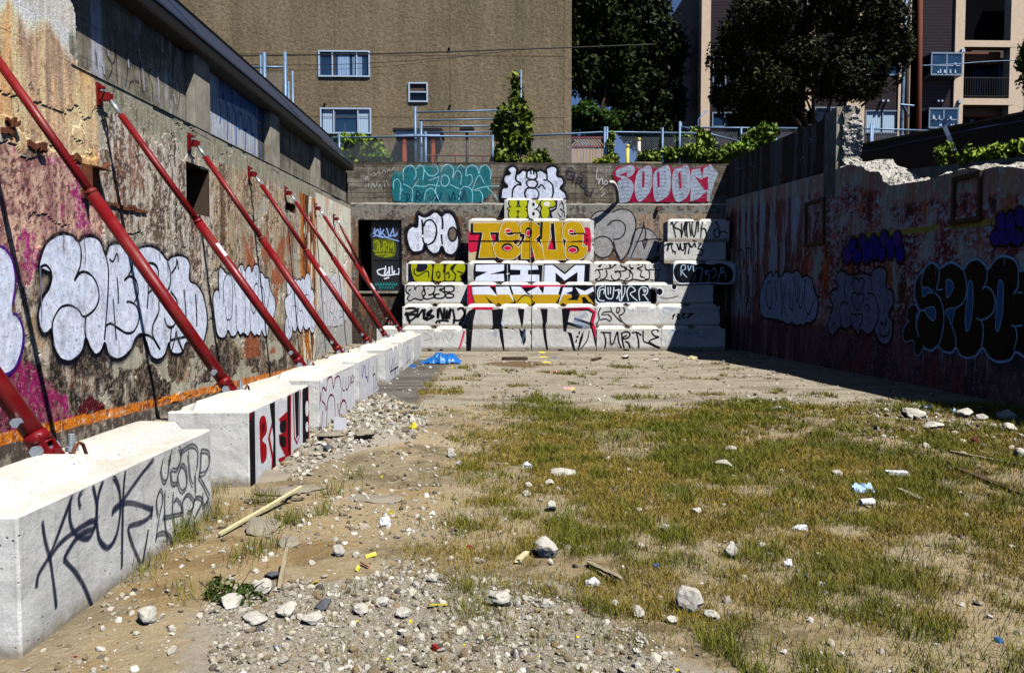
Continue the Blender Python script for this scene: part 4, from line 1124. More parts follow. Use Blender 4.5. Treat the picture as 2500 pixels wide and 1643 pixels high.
# ---------------- back wall
def BW_(tr, d=0): return GF(tr, 'Y', YB + d, -1, .0002, .006)
UP = .03
TEAL = (14, 118, 128)
g = BW_(gB, UP); g.b0 = .01
g.poly([(640, 200), (740, 180), (770, 125), (830, 108), (900, 120), (1000, 108), (1120, 112), (1200, 130), (1300, 108), (1400, 125), (1500, 110), (1600, 125), (1690, 110), (1740, 170), (1740, 300), (1750, 420), (1640, 500), (1560, 530), (1000, 535), (720, 520), (640, 470)], TEAL, a=.72)
g.lines([[(760, 275), (755, 180), (790, 130), (840, 115), (890, 150), (900, 230), (875, 275)], [(905, 150), (950, 110), (990, 150), (975, 280)], [(990, 160), (1040, 220), (1100, 230), (1150, 180), (1130, 110)], [(1180, 190), (1210, 120), (1270, 105), (1320, 160), (1310, 260)], [(1180, 290), (1200, 230), (1240, 225), (1275, 270), (1255, 330), (1200, 345), (1180, 290)], [(1360, 150), (1400, 110), (1450, 140)], [(1460, 230), (1470, 150), (1520, 110), (1580, 130), (1600, 200)], [(1605, 210), (1630, 130), (1690, 110), (1740, 180), (1735, 270)], [(650, 380), (650, 300), (690, 265), (725, 310), (725, 400)], [(755, 320), (800, 340), (860, 390), (855, 520)], [(720, 500), (725, 420), (750, 370)], [(935, 255), (890, 330), (860, 370)], [(890, 340), (1000, 350), (1050, 330), (1170, 345)], [(995, 500), (1010, 410), (1060, 370), (1110, 400), (1110, 480), (1060, 530)], [(1045, 280), (1160, 240)], [(1160, 250), (1120, 400), (1170, 520)], [(1290, 330), (1400, 380), (1440, 350), (1510, 370), (1535, 430), (1530, 530)], [(1380, 500), (1400, 400)], [(1310, 260), (1360, 170), (1410, 220), (1400, 330)], [(1530, 400), (1580, 260), (1620, 230), (1670, 320)], [(1540, 390), (1690, 350), (1835, 345)], [(1700, 360), (1780, 440), (1820, 500)], [(1560, 400), (1620, 400), (1650, 470), (1640, 530)], [(1460, 230), (1520, 220), (1530, 300), (1490, 350)]], 10, (150, 206, 220), soft=.45, a=.85)
g.lines([[(770, 440), (810, 430), (830, 470), (790, 520)], [(800, 430), (800, 510)], [(900, 520), (910, 400), (950, 440), (910, 470), (960, 515)], [(990, 420), (950, 490)], [(1050, 470), (1080, 510), (1120, 430)], [(1120, 440), (1150, 510), (1190, 420)], [(1270, 440), (1290, 510), (1320, 410), (1340, 500)], [(1380, 440), (1420, 500), (1440, 390), (1465, 520)]], 13, (14, 40, 70), a=.8)
g.build(back_wall, "teal throw-up with thin white outlines", "worn_paint")
g = BW_(gB, UP); g.b0 = .01
g.lines([[(340, 290), (335, 250), (360, 240), (355, 270), (375, 265)], [(400, 225), (430, 195), (445, 215), (420, 235)], [(455, 215), (480, 180), (500, 210)], [(520, 200), (540, 165), (560, 200)], [(580, 190), (590, 155), (620, 180)], [(630, 175), (645, 140), (660, 145)], [(365, 310), (372, 360)], [(400, 370), (420, 310), (440, 360), (470, 290)], [(480, 370), (500, 320), (510, 380)], [(540, 280), (545, 360)], [(570, 275), (590, 340)]], 8, (176, 176, 174), soft=.4, a=.8)
g.lines([[(1560, 580), (1580, 660), (1610, 570), (1640, 660), (1670, 580), (1690, 670), (1710, 590), (1740, 680)], [(1760, 600), (1790, 690), (1810, 600), (1835, 690)]], 7, (196, 196, 196), a=.8)
g.build(back_wall, "small white scribbles on grey boards", "worn_paint")
g = BW_(gA, UP); g.b0 = .01
O = [(500, 490), (475, 440), (490, 370), (545, 350), (505, 290), (520, 225), (580, 205), (545, 160), (600, 118), (650, 150), (660, 210), (720, 165), (770, 175), (820, 150), (875, 180), (920, 165), (985, 200), (985, 150), (1050, 118), (1105, 150), (1105, 230), (1160, 250), (1180, 310), (1140, 370), (1195, 420), (1195, 490), (1040, 495), (760, 495)]
g.line(O, 60, (18, 20, 30), a=.75, soft=.7, closed=True); g.poly(O, (206, 212, 228)); g.line(O, 24, BLK, closed=True)
g.lines([[(655, 170), (640, 270), (690, 310), (700, 330)], [(600, 470), (610, 380), (660, 330), (705, 335)], [(760, 260), (770, 180), (820, 160), (870, 190), (875, 250), (820, 275), (765, 250)], [(755, 310), (790, 275), (860, 280), (885, 320), (850, 365), (790, 360), (755, 310)], [(760, 480), (740, 430), (770, 370), (860, 370), (900, 430), (880, 490)], [(890, 370), (930, 330), (970, 380)], [(985, 180), (990, 270), (950, 275)], [(990, 275), (1050, 330), (1060, 420), (1040, 490)], [(808, 165), (812, 215)], [(840, 165), (845, 215)]], 20, BLK)
g.build(back_wall, "white bubble figure letters above the topmost block", "worn_paint")
g = BW_(gA, UP); g.b0 = .01
g.lines([[(1290, 160), (1240, 140), (1220, 190), (1240, 235), (1290, 240)], [(1265, 195), (1300, 195), (1290, 280)], [(1330, 320), (1345, 220), (1400, 230), (1380, 280), (1345, 280), (1420, 345)], [(1430, 320), (1440, 400), (1490, 430), (1510, 370)], [(1535, 450), (1545, 440)]], 22, (40, 44, 66), soft=.6, a=.85)
g.build(back_wall, "dark letters GRU beside the white bubble figure", "worn_paint")
g = BW_(gC, UP); g.b0 = .01
PK = (150, 14, 54)
g.poly([(440, 200), (480, 130), (680, 100), (720, 150), (860, 105), (900, 150), (1090, 110), (1110, 150), (1260, 100), (1330, 150), (1540, 95), (1625, 205), (1560, 300), (1520, 520), (640, 525), (520, 400), (500, 310), (455, 260)], PK, False, .95)
SV = (150, 160, 176)
for P in ([(480, 170), (560, 130), (660, 110), (690, 170), (640, 240), (600, 235), (600, 190), (520, 220), (590, 240), (660, 300), (675, 380), (640, 480), (600, 525), (510, 525), (505, 430), (500, 300), (540, 260), (480, 230)],
          [(720, 190), (780, 140), (860, 118), (885, 220), (870, 380), (800, 480), (730, 520), (690, 420), (690, 300)], [(900, 210), (960, 150), (1060, 112), (1095, 220), (1085, 400), (1040, 470), (930, 518), (895, 400)],
          [(1120, 180), (1200, 140), (1280, 112), (1315, 240), (1310, 380), (1260, 480), (1160, 522), (1110, 400)], [(1325, 165), (1420, 145), (1442, 240), (1460, 150), (1540, 100), (1625, 205), (1580, 300), (1525, 515), (1500, 515), (1495, 400), (1400, 490), (1310, 518), (1318, 330)]):
    g.poly(P, SV, len(P) != 13)
    for k in range(9):
        q = np.array(P); yv = q[:, 1].min() + (k + .7) / 9.6 * np.ptp(q[:, 1]); x0_, x1_ = q[:, 0].min() + 30, q[:, 0].max() - 30
        g.line([(x0_, yv + 10), ((x0_ + x1_) / 2, yv - 6), (x1_ - 20, yv + 4)], 9, (110, 122, 146), soft=.8, a=.45)
for P in ([(775, 180), (800, 190), (795, 350), (770, 350)], [(940, 190), (965, 190), (970, 350), (945, 350)], [(1175, 200), (1200, 180), (1215, 360), (1190, 385)], [(1362, 235), (1432, 272), (1508, 232), (1512, 380), (1475, 392)], [(1424, 150), (1446, 150), (1444, 255)]):
    g.poly(P, PK, False)
g.build(back_wall, "grey letters SODUM edged in crimson", "worn_paint")
g = BW_(gC, UP); g.b0 = .01
g.lines([[(270, 150), (255, 250), (290, 270), (280, 320)], [(280, 320), (320, 250), (330, 320)], [(340, 330), (360, 280), (385, 310), (350, 330)], [(300, 390), (330, 350)], [(315, 460), (350, 420)]], 9, (200, 200, 198), a=.8)
g.build(back_wall, "thin white scribble by the bent pipe", "worn_paint")
g = BW_(gB)
O = [(795, 900), (815, 830), (860, 795), (910, 800), (920, 720), (925, 660), (990, 690), (1050, 670), (1090, 640), (1140, 640), (1185, 680), (1230, 645), (1290, 650), (1340, 720), (1365, 830), (1380, 930), (1375, 1020), (1340, 1090), (1290, 1118), (1230, 1090), (1190, 1020), (1160, 1080), (1100, 1105), (1040, 1060), (1000, 990), (975, 1060), (920, 1085), (860, 1080), (815, 1010)]
g.line(O, 70, (16, 18, 30), a=.85, soft=.5, closed=True); g.poly(O, (216, 221, 233)); g.line(O, 22, BLK, closed=True)
g.lines([[(965, 720), (975, 800), (975, 890)], [(975, 920), (990, 980), (1040, 1000), (1100, 960), (1130, 870), (1120, 780), (1070, 725), (1010, 740), (985, 800)], [(1190, 690), (1200, 760), (1195, 830)], [(1185, 885), (1195, 1000)]], 20, BLK)
g.oval(1310, 885, 48, 78, (110, 96, 84)); g.ring(1310, 885, 48, 78, 20, BLK)
g.drips([p for p in O if p[1] > 1000], 5, BLK, .016, .3, 7)
g.build(back_wall, "white bubble letters right of the window hole", "worn_paint")
g = BW_(gC)
g.poly([(190, 880), (235, 760), (190, 730), (230, 660), (320, 620), (400, 650), (470, 610), (580, 600), (670, 650), (700, 740), (690, 850), (640, 1000), (590, 1120), (530, 1170), (470, 1120), (440, 1040), (400, 1120), (310, 1145), (220, 1080)], (190, 190, 190), a=.55)
g.poly([(690, 840), (790, 805), (880, 840), (950, 920), (950, 1060), (900, 1150), (700, 1150), (610, 1120)], (184, 186, 190), a=.5)
g.lines([[(190, 720), (240, 650), (330, 620), (400, 650)], [(430, 640), (520, 605), (620, 615), (685, 690), (700, 790), (670, 930), (620, 1070), (550, 1165), (500, 1150), (450, 1040)], [(190, 890), (240, 800), (235, 770), (190, 760)], [(380, 790), (440, 735), (530, 735), (580, 790), (575, 870), (520, 930), (440, 945)], [(215, 1030), (240, 940), (320, 910), (400, 930), (445, 1010), (440, 1080), (390, 1130), (310, 1145), (240, 1100), (215, 1030)], [(450, 960), (480, 1080), (520, 1150)], [(640, 1000), (690, 850), (760, 812), (850, 830), (920, 890), (955, 980), (940, 1080)], [(790, 740), (770, 850), (640, 1150)], [(700, 970), (880, 940), (1000, 940)], [(790, 760), (810, 870), (800, 1000)], [(800, 1050), (780, 960), (830, 940), (800, 1030)], [(610, 1110), (660, 980)]], 15, (24, 26, 36), a=.9)
g.build(back_wall, "faded grey outline letters behind the right stack", "worn_paint")
# tags on the dark window
g = GF(gB, 'Y', YS + .02, -1, .0003, .004)
g.lines([[(440, 800), (430, 880), (470, 830), (490, 900)], [(500, 800), (500, 890), (540, 830)], [(500, 850), (560, 910)], [(570, 810), (600, 900), (640, 830)], [(640, 800), (660, 910), (690, 860)], [(400, 920), (410, 870), (520, 920), (690, 890)], [(400, 930), (470, 900), (720, 965)]], 12, (140, 170, 225), a=.9)
g.poly([(400, 950), (520, 940), (660, 960), (660, 1130), (480, 1140), (440, 1080)], (110, 120, 20), a=.55)
g.lines([[(430, 980), (470, 960), (460, 1080), (420, 1060)], [(490, 980), (490, 1080), (530, 1030)], [(540, 1090), (540, 970), (575, 1000), (545, 1030), (590, 1090)], [(590, 1080), (600, 980), (620, 1040), (640, 970), (650, 1080)], [(440, 1110), (650, 1110), (540, 1140)]], 14, (150, 160, 20), a=.9)
g.lines([[(480, 1340), (470, 1290), (560, 1270), (540, 1330)], [(560, 1240), (550, 1340), (600, 1290)], [(600, 1250), (600, 1340)], [(630, 1240), (640, 1340), (660, 1290)], [(470, 1320), (540, 1350), (690, 1330)], [(540, 1385), (600, 1370)], [(700, 1280), (720, 1270), (700, 1340)]], 14, (225, 230, 240))
g.lines([[(440 + 36 * k, 1430), (450 + 36 * k, 1460), (470 + 36 * k, 1425), (462 + 36 * k, 1462)] for k in range(7)], 7, (40, 150, 150), a=.8)
g.lines([[(480 + 30 * k, 1475), (500 + 30 * k, 1480), (485 + 30 * k, 1500)] for k in range(6)], 7, (40, 150, 150), a=.8)
g.build(back_wall, "white, lime and teal tags on the dark window")

# ---------------- right wall
def RW(tr): return GF(tr, 'X', XR, -1, .00025, .018)
DK = (3, 3, 7); ICE = (190, 226, 250)
g = RW(R5)
O = [(910, 620), (905, 500), (940, 380), (1010, 290), (1090, 205), (1170, 230), (1205, 270), (1330, 200), (1430, 235), (1490, 280), (1560, 190), (1660, 160), (1750, 230), (1785, 280), (1880, 160), (1990, 125), (2110, 180), (2170, 300), (2290, 250), (2500, 300), (2500, 1250), (2280, 1350), (2120, 1270), (2050, 1360), (1900, 1385), (1790, 1320), (1720, 1220), (1640, 1310), (1530, 1340), (1450, 1300), (1400, 1220), (1350, 1275), (1250, 1260), (1180, 1200), (1110, 1250), (1020, 1215), (960, 1090), (930, 930), (960, 780)]
g.line(O, 60, (70, 90, 130), a=.35, soft=.8, closed=True); g.poly(O, DK); g.line(O, 30, ICE, closed=True, a=.95)
g.poly([(810, 850), (830, 750), (890, 700), (930, 780), (930, 950), (1010, 1210), (950, 1310), (900, 1270), (890, 1140), (820, 1170), (765, 1060), (790, 950), (850, 900)], DK)
g.line([(810, 850), (830, 750), (890, 700), (940, 730)], 14, ICE, a=.8); g.line([(850, 890), (790, 960), (765, 1060), (800, 1150), (890, 1130), (900, 1260), (950, 1315), (1010, 1220)], 14, ICE, a=.85)
for P in ([(1000, 510), (1060, 500), (1130, 550), (1060, 570), (1010, 605)], [(1290, 410), (1350, 425), (1375, 490), (1340, 570), (1290, 610)], [(1030, 770), (1120, 730), (1160, 780), (1150, 870), (1115, 890)], [(1275, 775), (1385, 755), (1350, 940), (1320, 870)], [(1560, 430), (1605, 470), (1600, 800), (1545, 1020), (1515, 900), (1540, 600)], [(1920, 420), (1970, 480), (1960, 800), (1910, 1015), (1880, 950), (1895, 650)]):
    g.poly(P, (96, 136, 180), True, .9); g.line(P, 16, ICE, closed=True, a=.9)
g.lines([[(1000, 500), (990, 400), (1030, 290)], [(1205, 270), (1200, 400), (1175, 520), (1245, 520)], [(1150, 560), (1220, 640), (1255, 780), (1255, 950), (1220, 1130), (1180, 1200)], [(940, 730), (975, 770), (1035, 770)], [(935, 800), (930, 950), (960, 1090)], [(1490, 280), (1530, 420), (1530, 580), (1480, 690), (1390, 750)], [(1360, 960), (1400, 1080), (1405, 1210)], [(1780, 300), (1770, 420), (1720, 530)], [(1720, 510), (1780, 490), (1850, 560), (1875, 680), (1850, 790), (1780, 860), (1700, 885), (1650, 860)], [(1710, 890), (1735, 1000), (1715, 1200)], [(2150, 300), (2150, 480), (2095, 580)], [(2140, 560), (2200, 560)], [(2070, 950), (2120, 980), (2135, 1100), (2100, 1250)], [(2110, 960), (2200, 950)]], 21, ICE, a=.9)
g.drips([p for p in O if p[1] > 1190], 10, ICE, .014, .4, 5); g.drips([p for p in O if p[1] < 300], 4, ICE, .012, .3, 6)
g.build(right_wall, "huge black letters outlined in ice blue", "spray_paint")
g = RW(R4)
O = [(465, 400), (475, 310), (510, 230), (545, 190), (560, 220), (590, 190), (610, 230), (640, 200), (670, 185), (700, 200), (730, 180), (760, 200), (775, 230), (810, 215), (845, 250), (860, 320), (885, 380), (888, 450), (870, 530), (830, 560), (800, 560), (780, 590), (765, 570), (735, 580), (700, 560), (670, 570), (640, 555), (600, 540), (550, 530), (490, 520), (470, 470)]
g.line(O, 22, DK, a=.7, soft=.6, closed=True); g.poly(O, (214, 218, 232)); g.line(O, 13, DK, closed=True)
g.lines([[(515, 300), (520, 430), (545, 450), (555, 350), (540, 260), (520, 280)], [(575, 250), (590, 400)], [(615, 240), (630, 380), (625, 520)], [(650, 300), (640, 420), (660, 520)], [(690, 330), (680, 430), (705, 460), (710, 350)], [(720, 200), (725, 400)], [(745, 210), (740, 420)], [(760, 310), (750, 420), (770, 450), (780, 340)], [(800, 240), (790, 420), (820, 500), (855, 420), (870, 360)]], 11, DK)
g.build(right_wall, "pale silver narrow letters at the far end in shade", "worn_paint")
g = RW(R4)
O = [(965, 560), (985, 500), (1000, 430), (975, 380), (990, 330), (1030, 310), (1020, 240), (1045, 185), (1085, 190), (1110, 210), (1150, 215), (1190, 205), (1230, 200), (1275, 220), (1290, 180), (1340, 155), (1385, 185), (1385, 300), (1430, 330), (1440, 420), (1405, 490), (1430, 560), (1430, 640), (1400, 710), (1360, 715), (1320, 670), (1300, 620), (1250, 645), (1205, 610), (1175, 640), (1140, 580), (1090, 605), (1050, 590), (1000, 650), (970, 620)]
g.line(O, 26, DK, a=.7, soft=.6, closed=True); g.poly(O, (176, 172, 188)); g.line(O, 15, DK, closed=True)
for (x, y) in ((1180, 280), (1178, 390), (1168, 540)):
    P = [(x, y + 80), (x - 42, y), (x - 36, y - 45), (x - 5, y - 40), (x + 2, y - 25), (x + 12, y - 42), (x + 42, y - 40), (x + 44, y)]
    g.poly(P, (160, 156, 176)); g.line(P, 13, DK, closed=True)
g.lines([[(1090, 220), (1085, 340), (1095, 390)], [(1050, 500), (1055, 430), (1090, 405), (1110, 430)], [(1050, 500), (1060, 590)], [(1275, 230), (1285, 330)], [(1250, 350), (1290, 350), (1325, 430), (1330, 530), (1290, 620)], [(1230, 440), (1255, 430), (1265, 490)], [(1340, 600), (1350, 650), (1400, 650), (1410, 590)], [(985, 600), (1010, 560), (1030, 630)]], 13, DK)
g.oval(1355, 565, 9, 16, DK); g.oval(1382, 570, 9, 16, DK)
g.build(right_wall, "faded grey letters with stacked hearts and a smile", "worn_paint")
g = RW(R3)
PU = (52, 40, 168)
for (cx, cy, rx, ry) in ((1035, 1230, 38, 70), (1075, 1150, 30, 60), (1110, 1240, 36, 60), (1150, 1130, 32, 60), (1185, 1210, 36, 90), (1240, 1170, 45, 100), (1320, 1110, 34, 70), (1300, 1220, 30, 60), (1370, 1180, 30, 90), (1420, 1110, 34, 65), (1440, 1220, 34, 70)):
    g.line([(cx + rx * math.cos(t), cy + ry * math.sin(t)) for t in np.linspace(0, 6.283, 10)[:-1]], 30, DK, closed=True, soft=.5, a=.9)
for i, (cx, cy, rx, ry) in enumerate(((1035, 1230, 38, 70), (1075, 1150, 30, 60), (1110, 1240, 36, 60), (1150, 1130, 32, 60), (1185, 1210, 36, 90), (1240, 1170, 45, 100), (1320, 1110, 34, 70), (1300, 1220, 30, 60), (1370, 1180, 30, 90), (1420, 1110, 34, 65), (1440, 1220, 34, 70))):
    g.oval(cx, cy, rx * .9, ry * .92, (66, 50, 176) if i % 3 else (104, 70, 160))
g.lines([[(1060, 1120), (1150, 1090)], [(1225, 1110), (1230, 1230)], [(1250, 1110), (1250, 1240)], [(1140, 1180), (1120, 1130)]], 12, DK)
for (cx, cy, rx, ry) in ((2220, 980, 40, 80), (2290, 1000, 40, 110), (2360, 940, 40, 80), (2180, 1100, 45, 60), (2250, 1100, 50, 60), (2340, 1100, 55, 60), (2430, 1040, 50, 110)):
    g.line([(cx + rx * math.cos(t), cy + ry * math.sin(t)) for t in np.linspace(0, 6.283, 10)[:-1]], 34, DK, closed=True, soft=.5, a=.9)
for (cx, cy, rx, ry) in ((2220, 980, 40, 80), (2290, 1000, 40, 110), (2360, 940, 40, 80), (2180, 1100, 45, 60), (2250, 1100, 50, 60), (2340, 1100, 55, 60), (2430, 1040, 50, 110)):
    g.oval(cx, cy, rx * .9, ry * .92, (92, 60, 160))
g.build(right_wall, "violet bubble letters high on the shaded wall", "worn_paint")
g = GF(R3, 'X', XR + .10, -1, .0003, .006)
g.lines([[(190, 520), (200, 570), (230, 560), (220, 510)], [(240, 600), (250, 640)], [(280, 540), (300, 520), (310, 560), (340, 540)], [(590, 330), (600, 420)], [(640, 330), (650, 400)], [(730, 290), (740, 340), (770, 360), (735, 380), (725, 430)], [(690, 340), (700, 460)], [(670, 520), (685, 480), (705, 495)]], 9, (150, 160, 180), a=.8)
g.build(right_wall, "thin pale scribbles on the blackened parapet", "worn_paint")
g = RW(R4)
g.lines([[(300, 100), (310, 40), (340, 30), (350, 90), (345, 200)], [(360, 80), (370, 20), (400, 30), (400, 100)], [(310, 140), (305, 260), (320, 350)], [(390, 370), (420, 390), (450, 330)]], 9, (40, 50, 90), a=.9)
g.line([(483, 110), (480, 260)], 9, (190, 30, 20)); g.line([(340, 360), (336, 540)], 12, (120, 160, 120), a=.6)
g.build(right_wall, "blue outlines and a red drip in the far corner", "worn_paint")

# ---------------- the stacked blocks
def face(keys, g, label=None, mat="spray_paint"):
    """cut one traced piece up so every block carries its own share"""
    for k in keys:
        o = BLOCKS[k]; c = o.location
        h = BL / 2 - .004
        clip = [(Vector((c.x - h, 0, 0)), Vector((-1, 0, 0))), (Vector((c.x + h, 0, 0)), Vector((1, 0, 0))), (Vector((0, 0, c.z + .006)), Vector((0, 0, -1))), (Vector((0, 0, c.z + BH - .008)), Vector((0, 0, 1)))]
        g.build(o, label, mat, clip)
def FB(tr, step): return GF(tr, 'Y', YF + ST * step, -1, .00022, .005)
# TERUE
g = FB(gA, 3)
g.poly([(112, 735), (1475, 735), (1475, 1190), (112, 1190)], (196, 190, 176), False, .8)
g.poly([(130, 740), (1400, 740), (1420, 1170), (130, 1180)], (214, 186, 140), False, .8)
g.poly([(112, 850), (150, 890), (240, 895), (240, 1060), (180, 1080), (112, 1072)], RED); g.poly([(1400, 822), (1478, 835), (1478, 1090), (1430, 1020), (1400, 960)], RED)
g.poly([(360, 890), (480, 900), (480, 950), (390, 970)], RED, False); g.poly([(840, 900), (920, 900), (910, 980)], RED, False)
T = [(165, 760), (472, 757), (475, 857), (345, 862), (412, 1145), (225, 1148), (275, 862), (168, 858)]
E1 = [(478, 800), (510, 755), (590, 742), (660, 765), (698, 868), (600, 868), (575, 830), (540, 818), (515, 842), (530, 888), (590, 902), (668, 874), (668, 950), (600, 962), (665, 1030), (702, 1000), (700, 1070), (640, 1145), (540, 1165), (440, 1140), (395, 1070), (400, 1000), (450, 960), (468, 943), (455, 925), (462, 860)]
R = [(690, 790), (740, 745), (840, 745), (905, 800), (908, 890), (850, 950), (900, 985), (945, 1060), (962, 1166), (860, 1168), (838, 1070), (808, 1000), (800, 1160), (705, 1158), (705, 1000), (745, 930), (745, 880), (692, 870)]
Uu = [(915, 745), (1030, 745), (1022, 900), (990, 1058), (1098, 1060), (1075, 745), (1165, 745), (1165, 950), (1202, 1170), (962, 1168), (945, 1040), (925, 960)]
E2 = [(1170, 820), (1210, 760), (1300, 742), (1370, 770), (1408, 872), (1295, 874), (1285, 838), (1250, 828), (1225, 848), (1240, 888), (1300, 902), (1390, 880), (1390, 1020), (1440, 1018), (1435, 1090), (1390, 1150), (1300, 1175), (1215, 1150), (1195, 1080), (1200, 1000), (1210, 950), (1185, 930), (1165, 870)]
for P, sm in ((T, False), (E1, True), (R, False), (Uu, False), (E2, True)):
    Q = [(x - 24, y + 22) for x, y in P]
    g.line(Q, 40, BLK, sm, 1, .1, True); g.poly(Q, BLK, sm)
for P, sm in ((T, False), (E1, True), (R, False), (Uu, False), (E2, True)):
    g.line(P, 26, BLK, sm, 1, .1, True)
    g.line(P, 13, (226, 214, 190), sm, 1, .1, True); g.poly(P, YEL, sm)
g.poly([(915, 745), (945, 745), (935, 940), (912, 940)], BLK, False); g.poly([(1078, 745), (1105, 1058), (1120, 1058), (1100, 745)], BLK, False, .0)
g.lines([[(590, 872), (702, 870)], [(560, 968), (672, 953)], [(1290, 877), (1412, 876)], [(1265, 968), (1392, 962)]], 15, BLK, soft=.2)
for (x, y, rx, ry) in ((545, 1030, 62, 46), (785, 865, 40, 60), (1285, 1055, 66, 46), (560, 850, 40, 22), (1270, 850, 40, 22)):
    g.oval(x, y, rx, ry, BLK)
for (x, y, rx, ry) in ((548, 1040, 42, 26), (778, 872, 20, 34), (1278, 1062, 46, 28), (555, 846, 32, 18), (1265, 850, 30, 17)):
    g.oval(x, y, rx + 5, ry + 5, (230, 216, 200)); g.oval(x, y, rx, ry, RED)
g.poly([(1042, 925), (1062, 1052), (1000, 1052)], RED, False); g.poly([(808, 1030), (832, 1140), (808, 1150)], RED, False)
g.line([(118, 958), (800, 960)], 9, BLK, False); g.line([(800, 745), (800, 1185)], 8, BLK, False)
g.lines([[(1420, 900), (1445, 890), (1430, 930), (1455, 940)], [(1420, 960), (1450, 950), (1430, 1000)]], 7, BLK)
face(['C5', 'C6', 'D5', 'D6'], g)
# ZIM
g = FB(gA, 2)
g.poly([(105, 1205), (1485, 1205), (1485, 1430), (105, 1430)], (172, 172, 166), False, .25)
g.poly([(178, 1210), (560, 1212), (600, 1240), (940, 1230), (930, 1425), (570, 1425), (180, 1415), (168, 1380), (165, 1290)], BLK, False); g.poly([(955, 1215), (1475, 1215), (1465, 1430), (955, 1430)], BLK, False)
for P in ([(195, 1228), (510, 1220), (508, 1290), (335, 1335), (505, 1328), (512, 1412), (182, 1412), (195, 1365), (325, 1306), (190, 1298)], [(580, 1228), (885, 1235), (895, 1280), (780, 1285), (775, 1335), (905, 1338), (905, 1415), (572, 1415), (580, 1345), (690, 1340), (695, 1285), (580, 1280)],
          [(965, 1232), (1055, 1230), (1190, 1335), (1310, 1232), (1415, 1232), (1405, 1425), (1330, 1425), (1335, 1305), (1190, 1405), (1085, 1312), (1090, 1425), (960, 1425)]):
    g.poly(P, SIL, False)
g.poly([(1070, 1222), (1300, 1222), (1190, 1310)], (150, 150, 142), False)
g.line([(545, 1225), (550, 1420)], 5, WHT); g.line([(535, 1330), (570, 1325)], 9, WHT)
face(['C4', 'D4'], g)
# NIVEK
g = FB(gD, 1)
g.poly([(800, 335), (2170, 335), (2180, 555), (800, 555)], BLK, False)
g.poly([(800, 330), (845, 335), (850, 470), (880, 552), (800, 552)], RED, False); g.poly([(1040, 335), (1100, 335), (1100, 352), (1040, 350)], RED, False); g.poly([(1380, 335), (1850, 335), (1850, 352), (1380, 362)], RED, False)
YY = (190, 150, 26)
def duo(P):
    g.poly(P, SIL, False)
    return [(x, max(y, 437)) for x, y in P]
for P in ([(850, 355), (1035, 350), (1118, 452), (1102, 355), (1245, 350), (1302, 515), (1200, 545), (1100, 552), (990, 455), (1050, 550), (885, 548), (855, 440)], [(1268, 350), (1370, 352), (1440, 430), (1500, 470), (1520, 500), (1480, 552), (1330, 550), (1318, 510)],
          [(1440, 410), (1560, 350), (1612, 432), (1625, 352), (1800, 352), (1740, 545), (1530, 548), (1500, 450)], [(1830, 360), (1930, 362), (1925, 400), (1850, 425), (1920, 440), (1920, 470), (1860, 495), (1980, 500), (2010, 440), (1960, 360), (2060, 400), (2150, 352), (2160, 400), (2085, 440), (2165, 545), (2030, 470), (2040, 548), (1775, 545)]):
    q = duo(P); g.poly(q, YY, False)
g.oval(1420, 500, 78, 40, (196, 170, 30)); g.line([(1330, 520), (1400, 450), (1470, 460), (1510, 540)], 12, BLK)
g.poly([(2060, 460), (2130, 545), (2075, 545), (2020, 470)], BLK, False)
face(['C3', 'D3'], g)
# black uprights over two courses
def TM(step):
    g = FB(gD, step)
    g.line([(800, 650), (870, 585), (1065, 585), (1080, 660), (1150, 590)], 26, RED, False, soft=.15); g.line([(1360, 590), (1350, 600)], 22, RED); g.line([(1600, 590), (1590, 610)], 22, RED)
    g.line([(1825, 600), (2100, 590), (2170, 625), (2140, 740), (2180, 870), (2215, 1030)], 34, RED, False, soft=.15)
    for P in ([(885, 590), (815, 610), (785, 660), (775, 1048), (835, 1045), (862, 720), (890, 600)], [(1065, 600), (1185, 588), (1165, 740), (1180, 830), (1200, 1035), (1185, 1035), (1150, 890), (1140, 812), (1075, 790)], [(1340, 590), (1412, 590), (1398, 740), (1385, 795), (1352, 650)],
              [(1352, 790), (1385, 830), (1420, 788), (1428, 930), (1405, 985), (1370, 870)], [(1588, 590), (1662, 590), (1655, 720), (1640, 770), (1650, 900), (1668, 1032), (1650, 1030), (1622, 900), (1605, 760), (1612, 730)],
              [(1815, 590), (1910, 585), (1885, 700), (1870, 800), (1860, 835), (1920, 850), (1960, 1030), (1985, 1032), (2010, 900), (2050, 820), (2040, 900), (2000, 1030), (1940, 1040), (1900, 900), (1880, 845), (1832, 825)], [(1950, 682), (2145, 745), (2150, 772), (1950, 705)], [(1872, 728), (2040, 775), (2030, 802), (1868, 755)]):
        g.poly(P, BLK, False)
    g.line([(1910, 590), (2100, 600), (2150, 635), (2120, 740), (2155, 860), (2190, 1020)], 14, BLK, False)
    g.line([(2110, 820), (2090, 920), (2020, 1020)], 12, BLK); g.lines([[(2005, 830), (2000, 860)], [(1975, 900), (1990, 880)], [(1965, 950), (1975, 920)]], 18, BLK)
    g.line([(1115, 830), (1090, 850), (1115, 880)], 40, (150, 170, 200), a=.4, soft=.8)
    g.line([(1490, 590), (1490, 1040)], 9, BLK, False, a=.7)
    g.lines([[(1140, 1048), (1250, 1030)], [(1900, 1045), (2090, 1052)]], 5, BLK, a=.7)
    g.line([(1430, 800), (1380, 960)], 20, (110, 140, 180), a=.4, soft=.8); g.line([(1190, 700), (1170, 740), (1190, 780)], 18, (190, 205, 225), a=.8)
    g.line([(2090, 640), (1960, 720), (2100, 790)], 60, (140, 165, 205), a=.35, soft=.9)
    return g
face(['C1', 'D1', 'C2', 'D2'], TM(0))
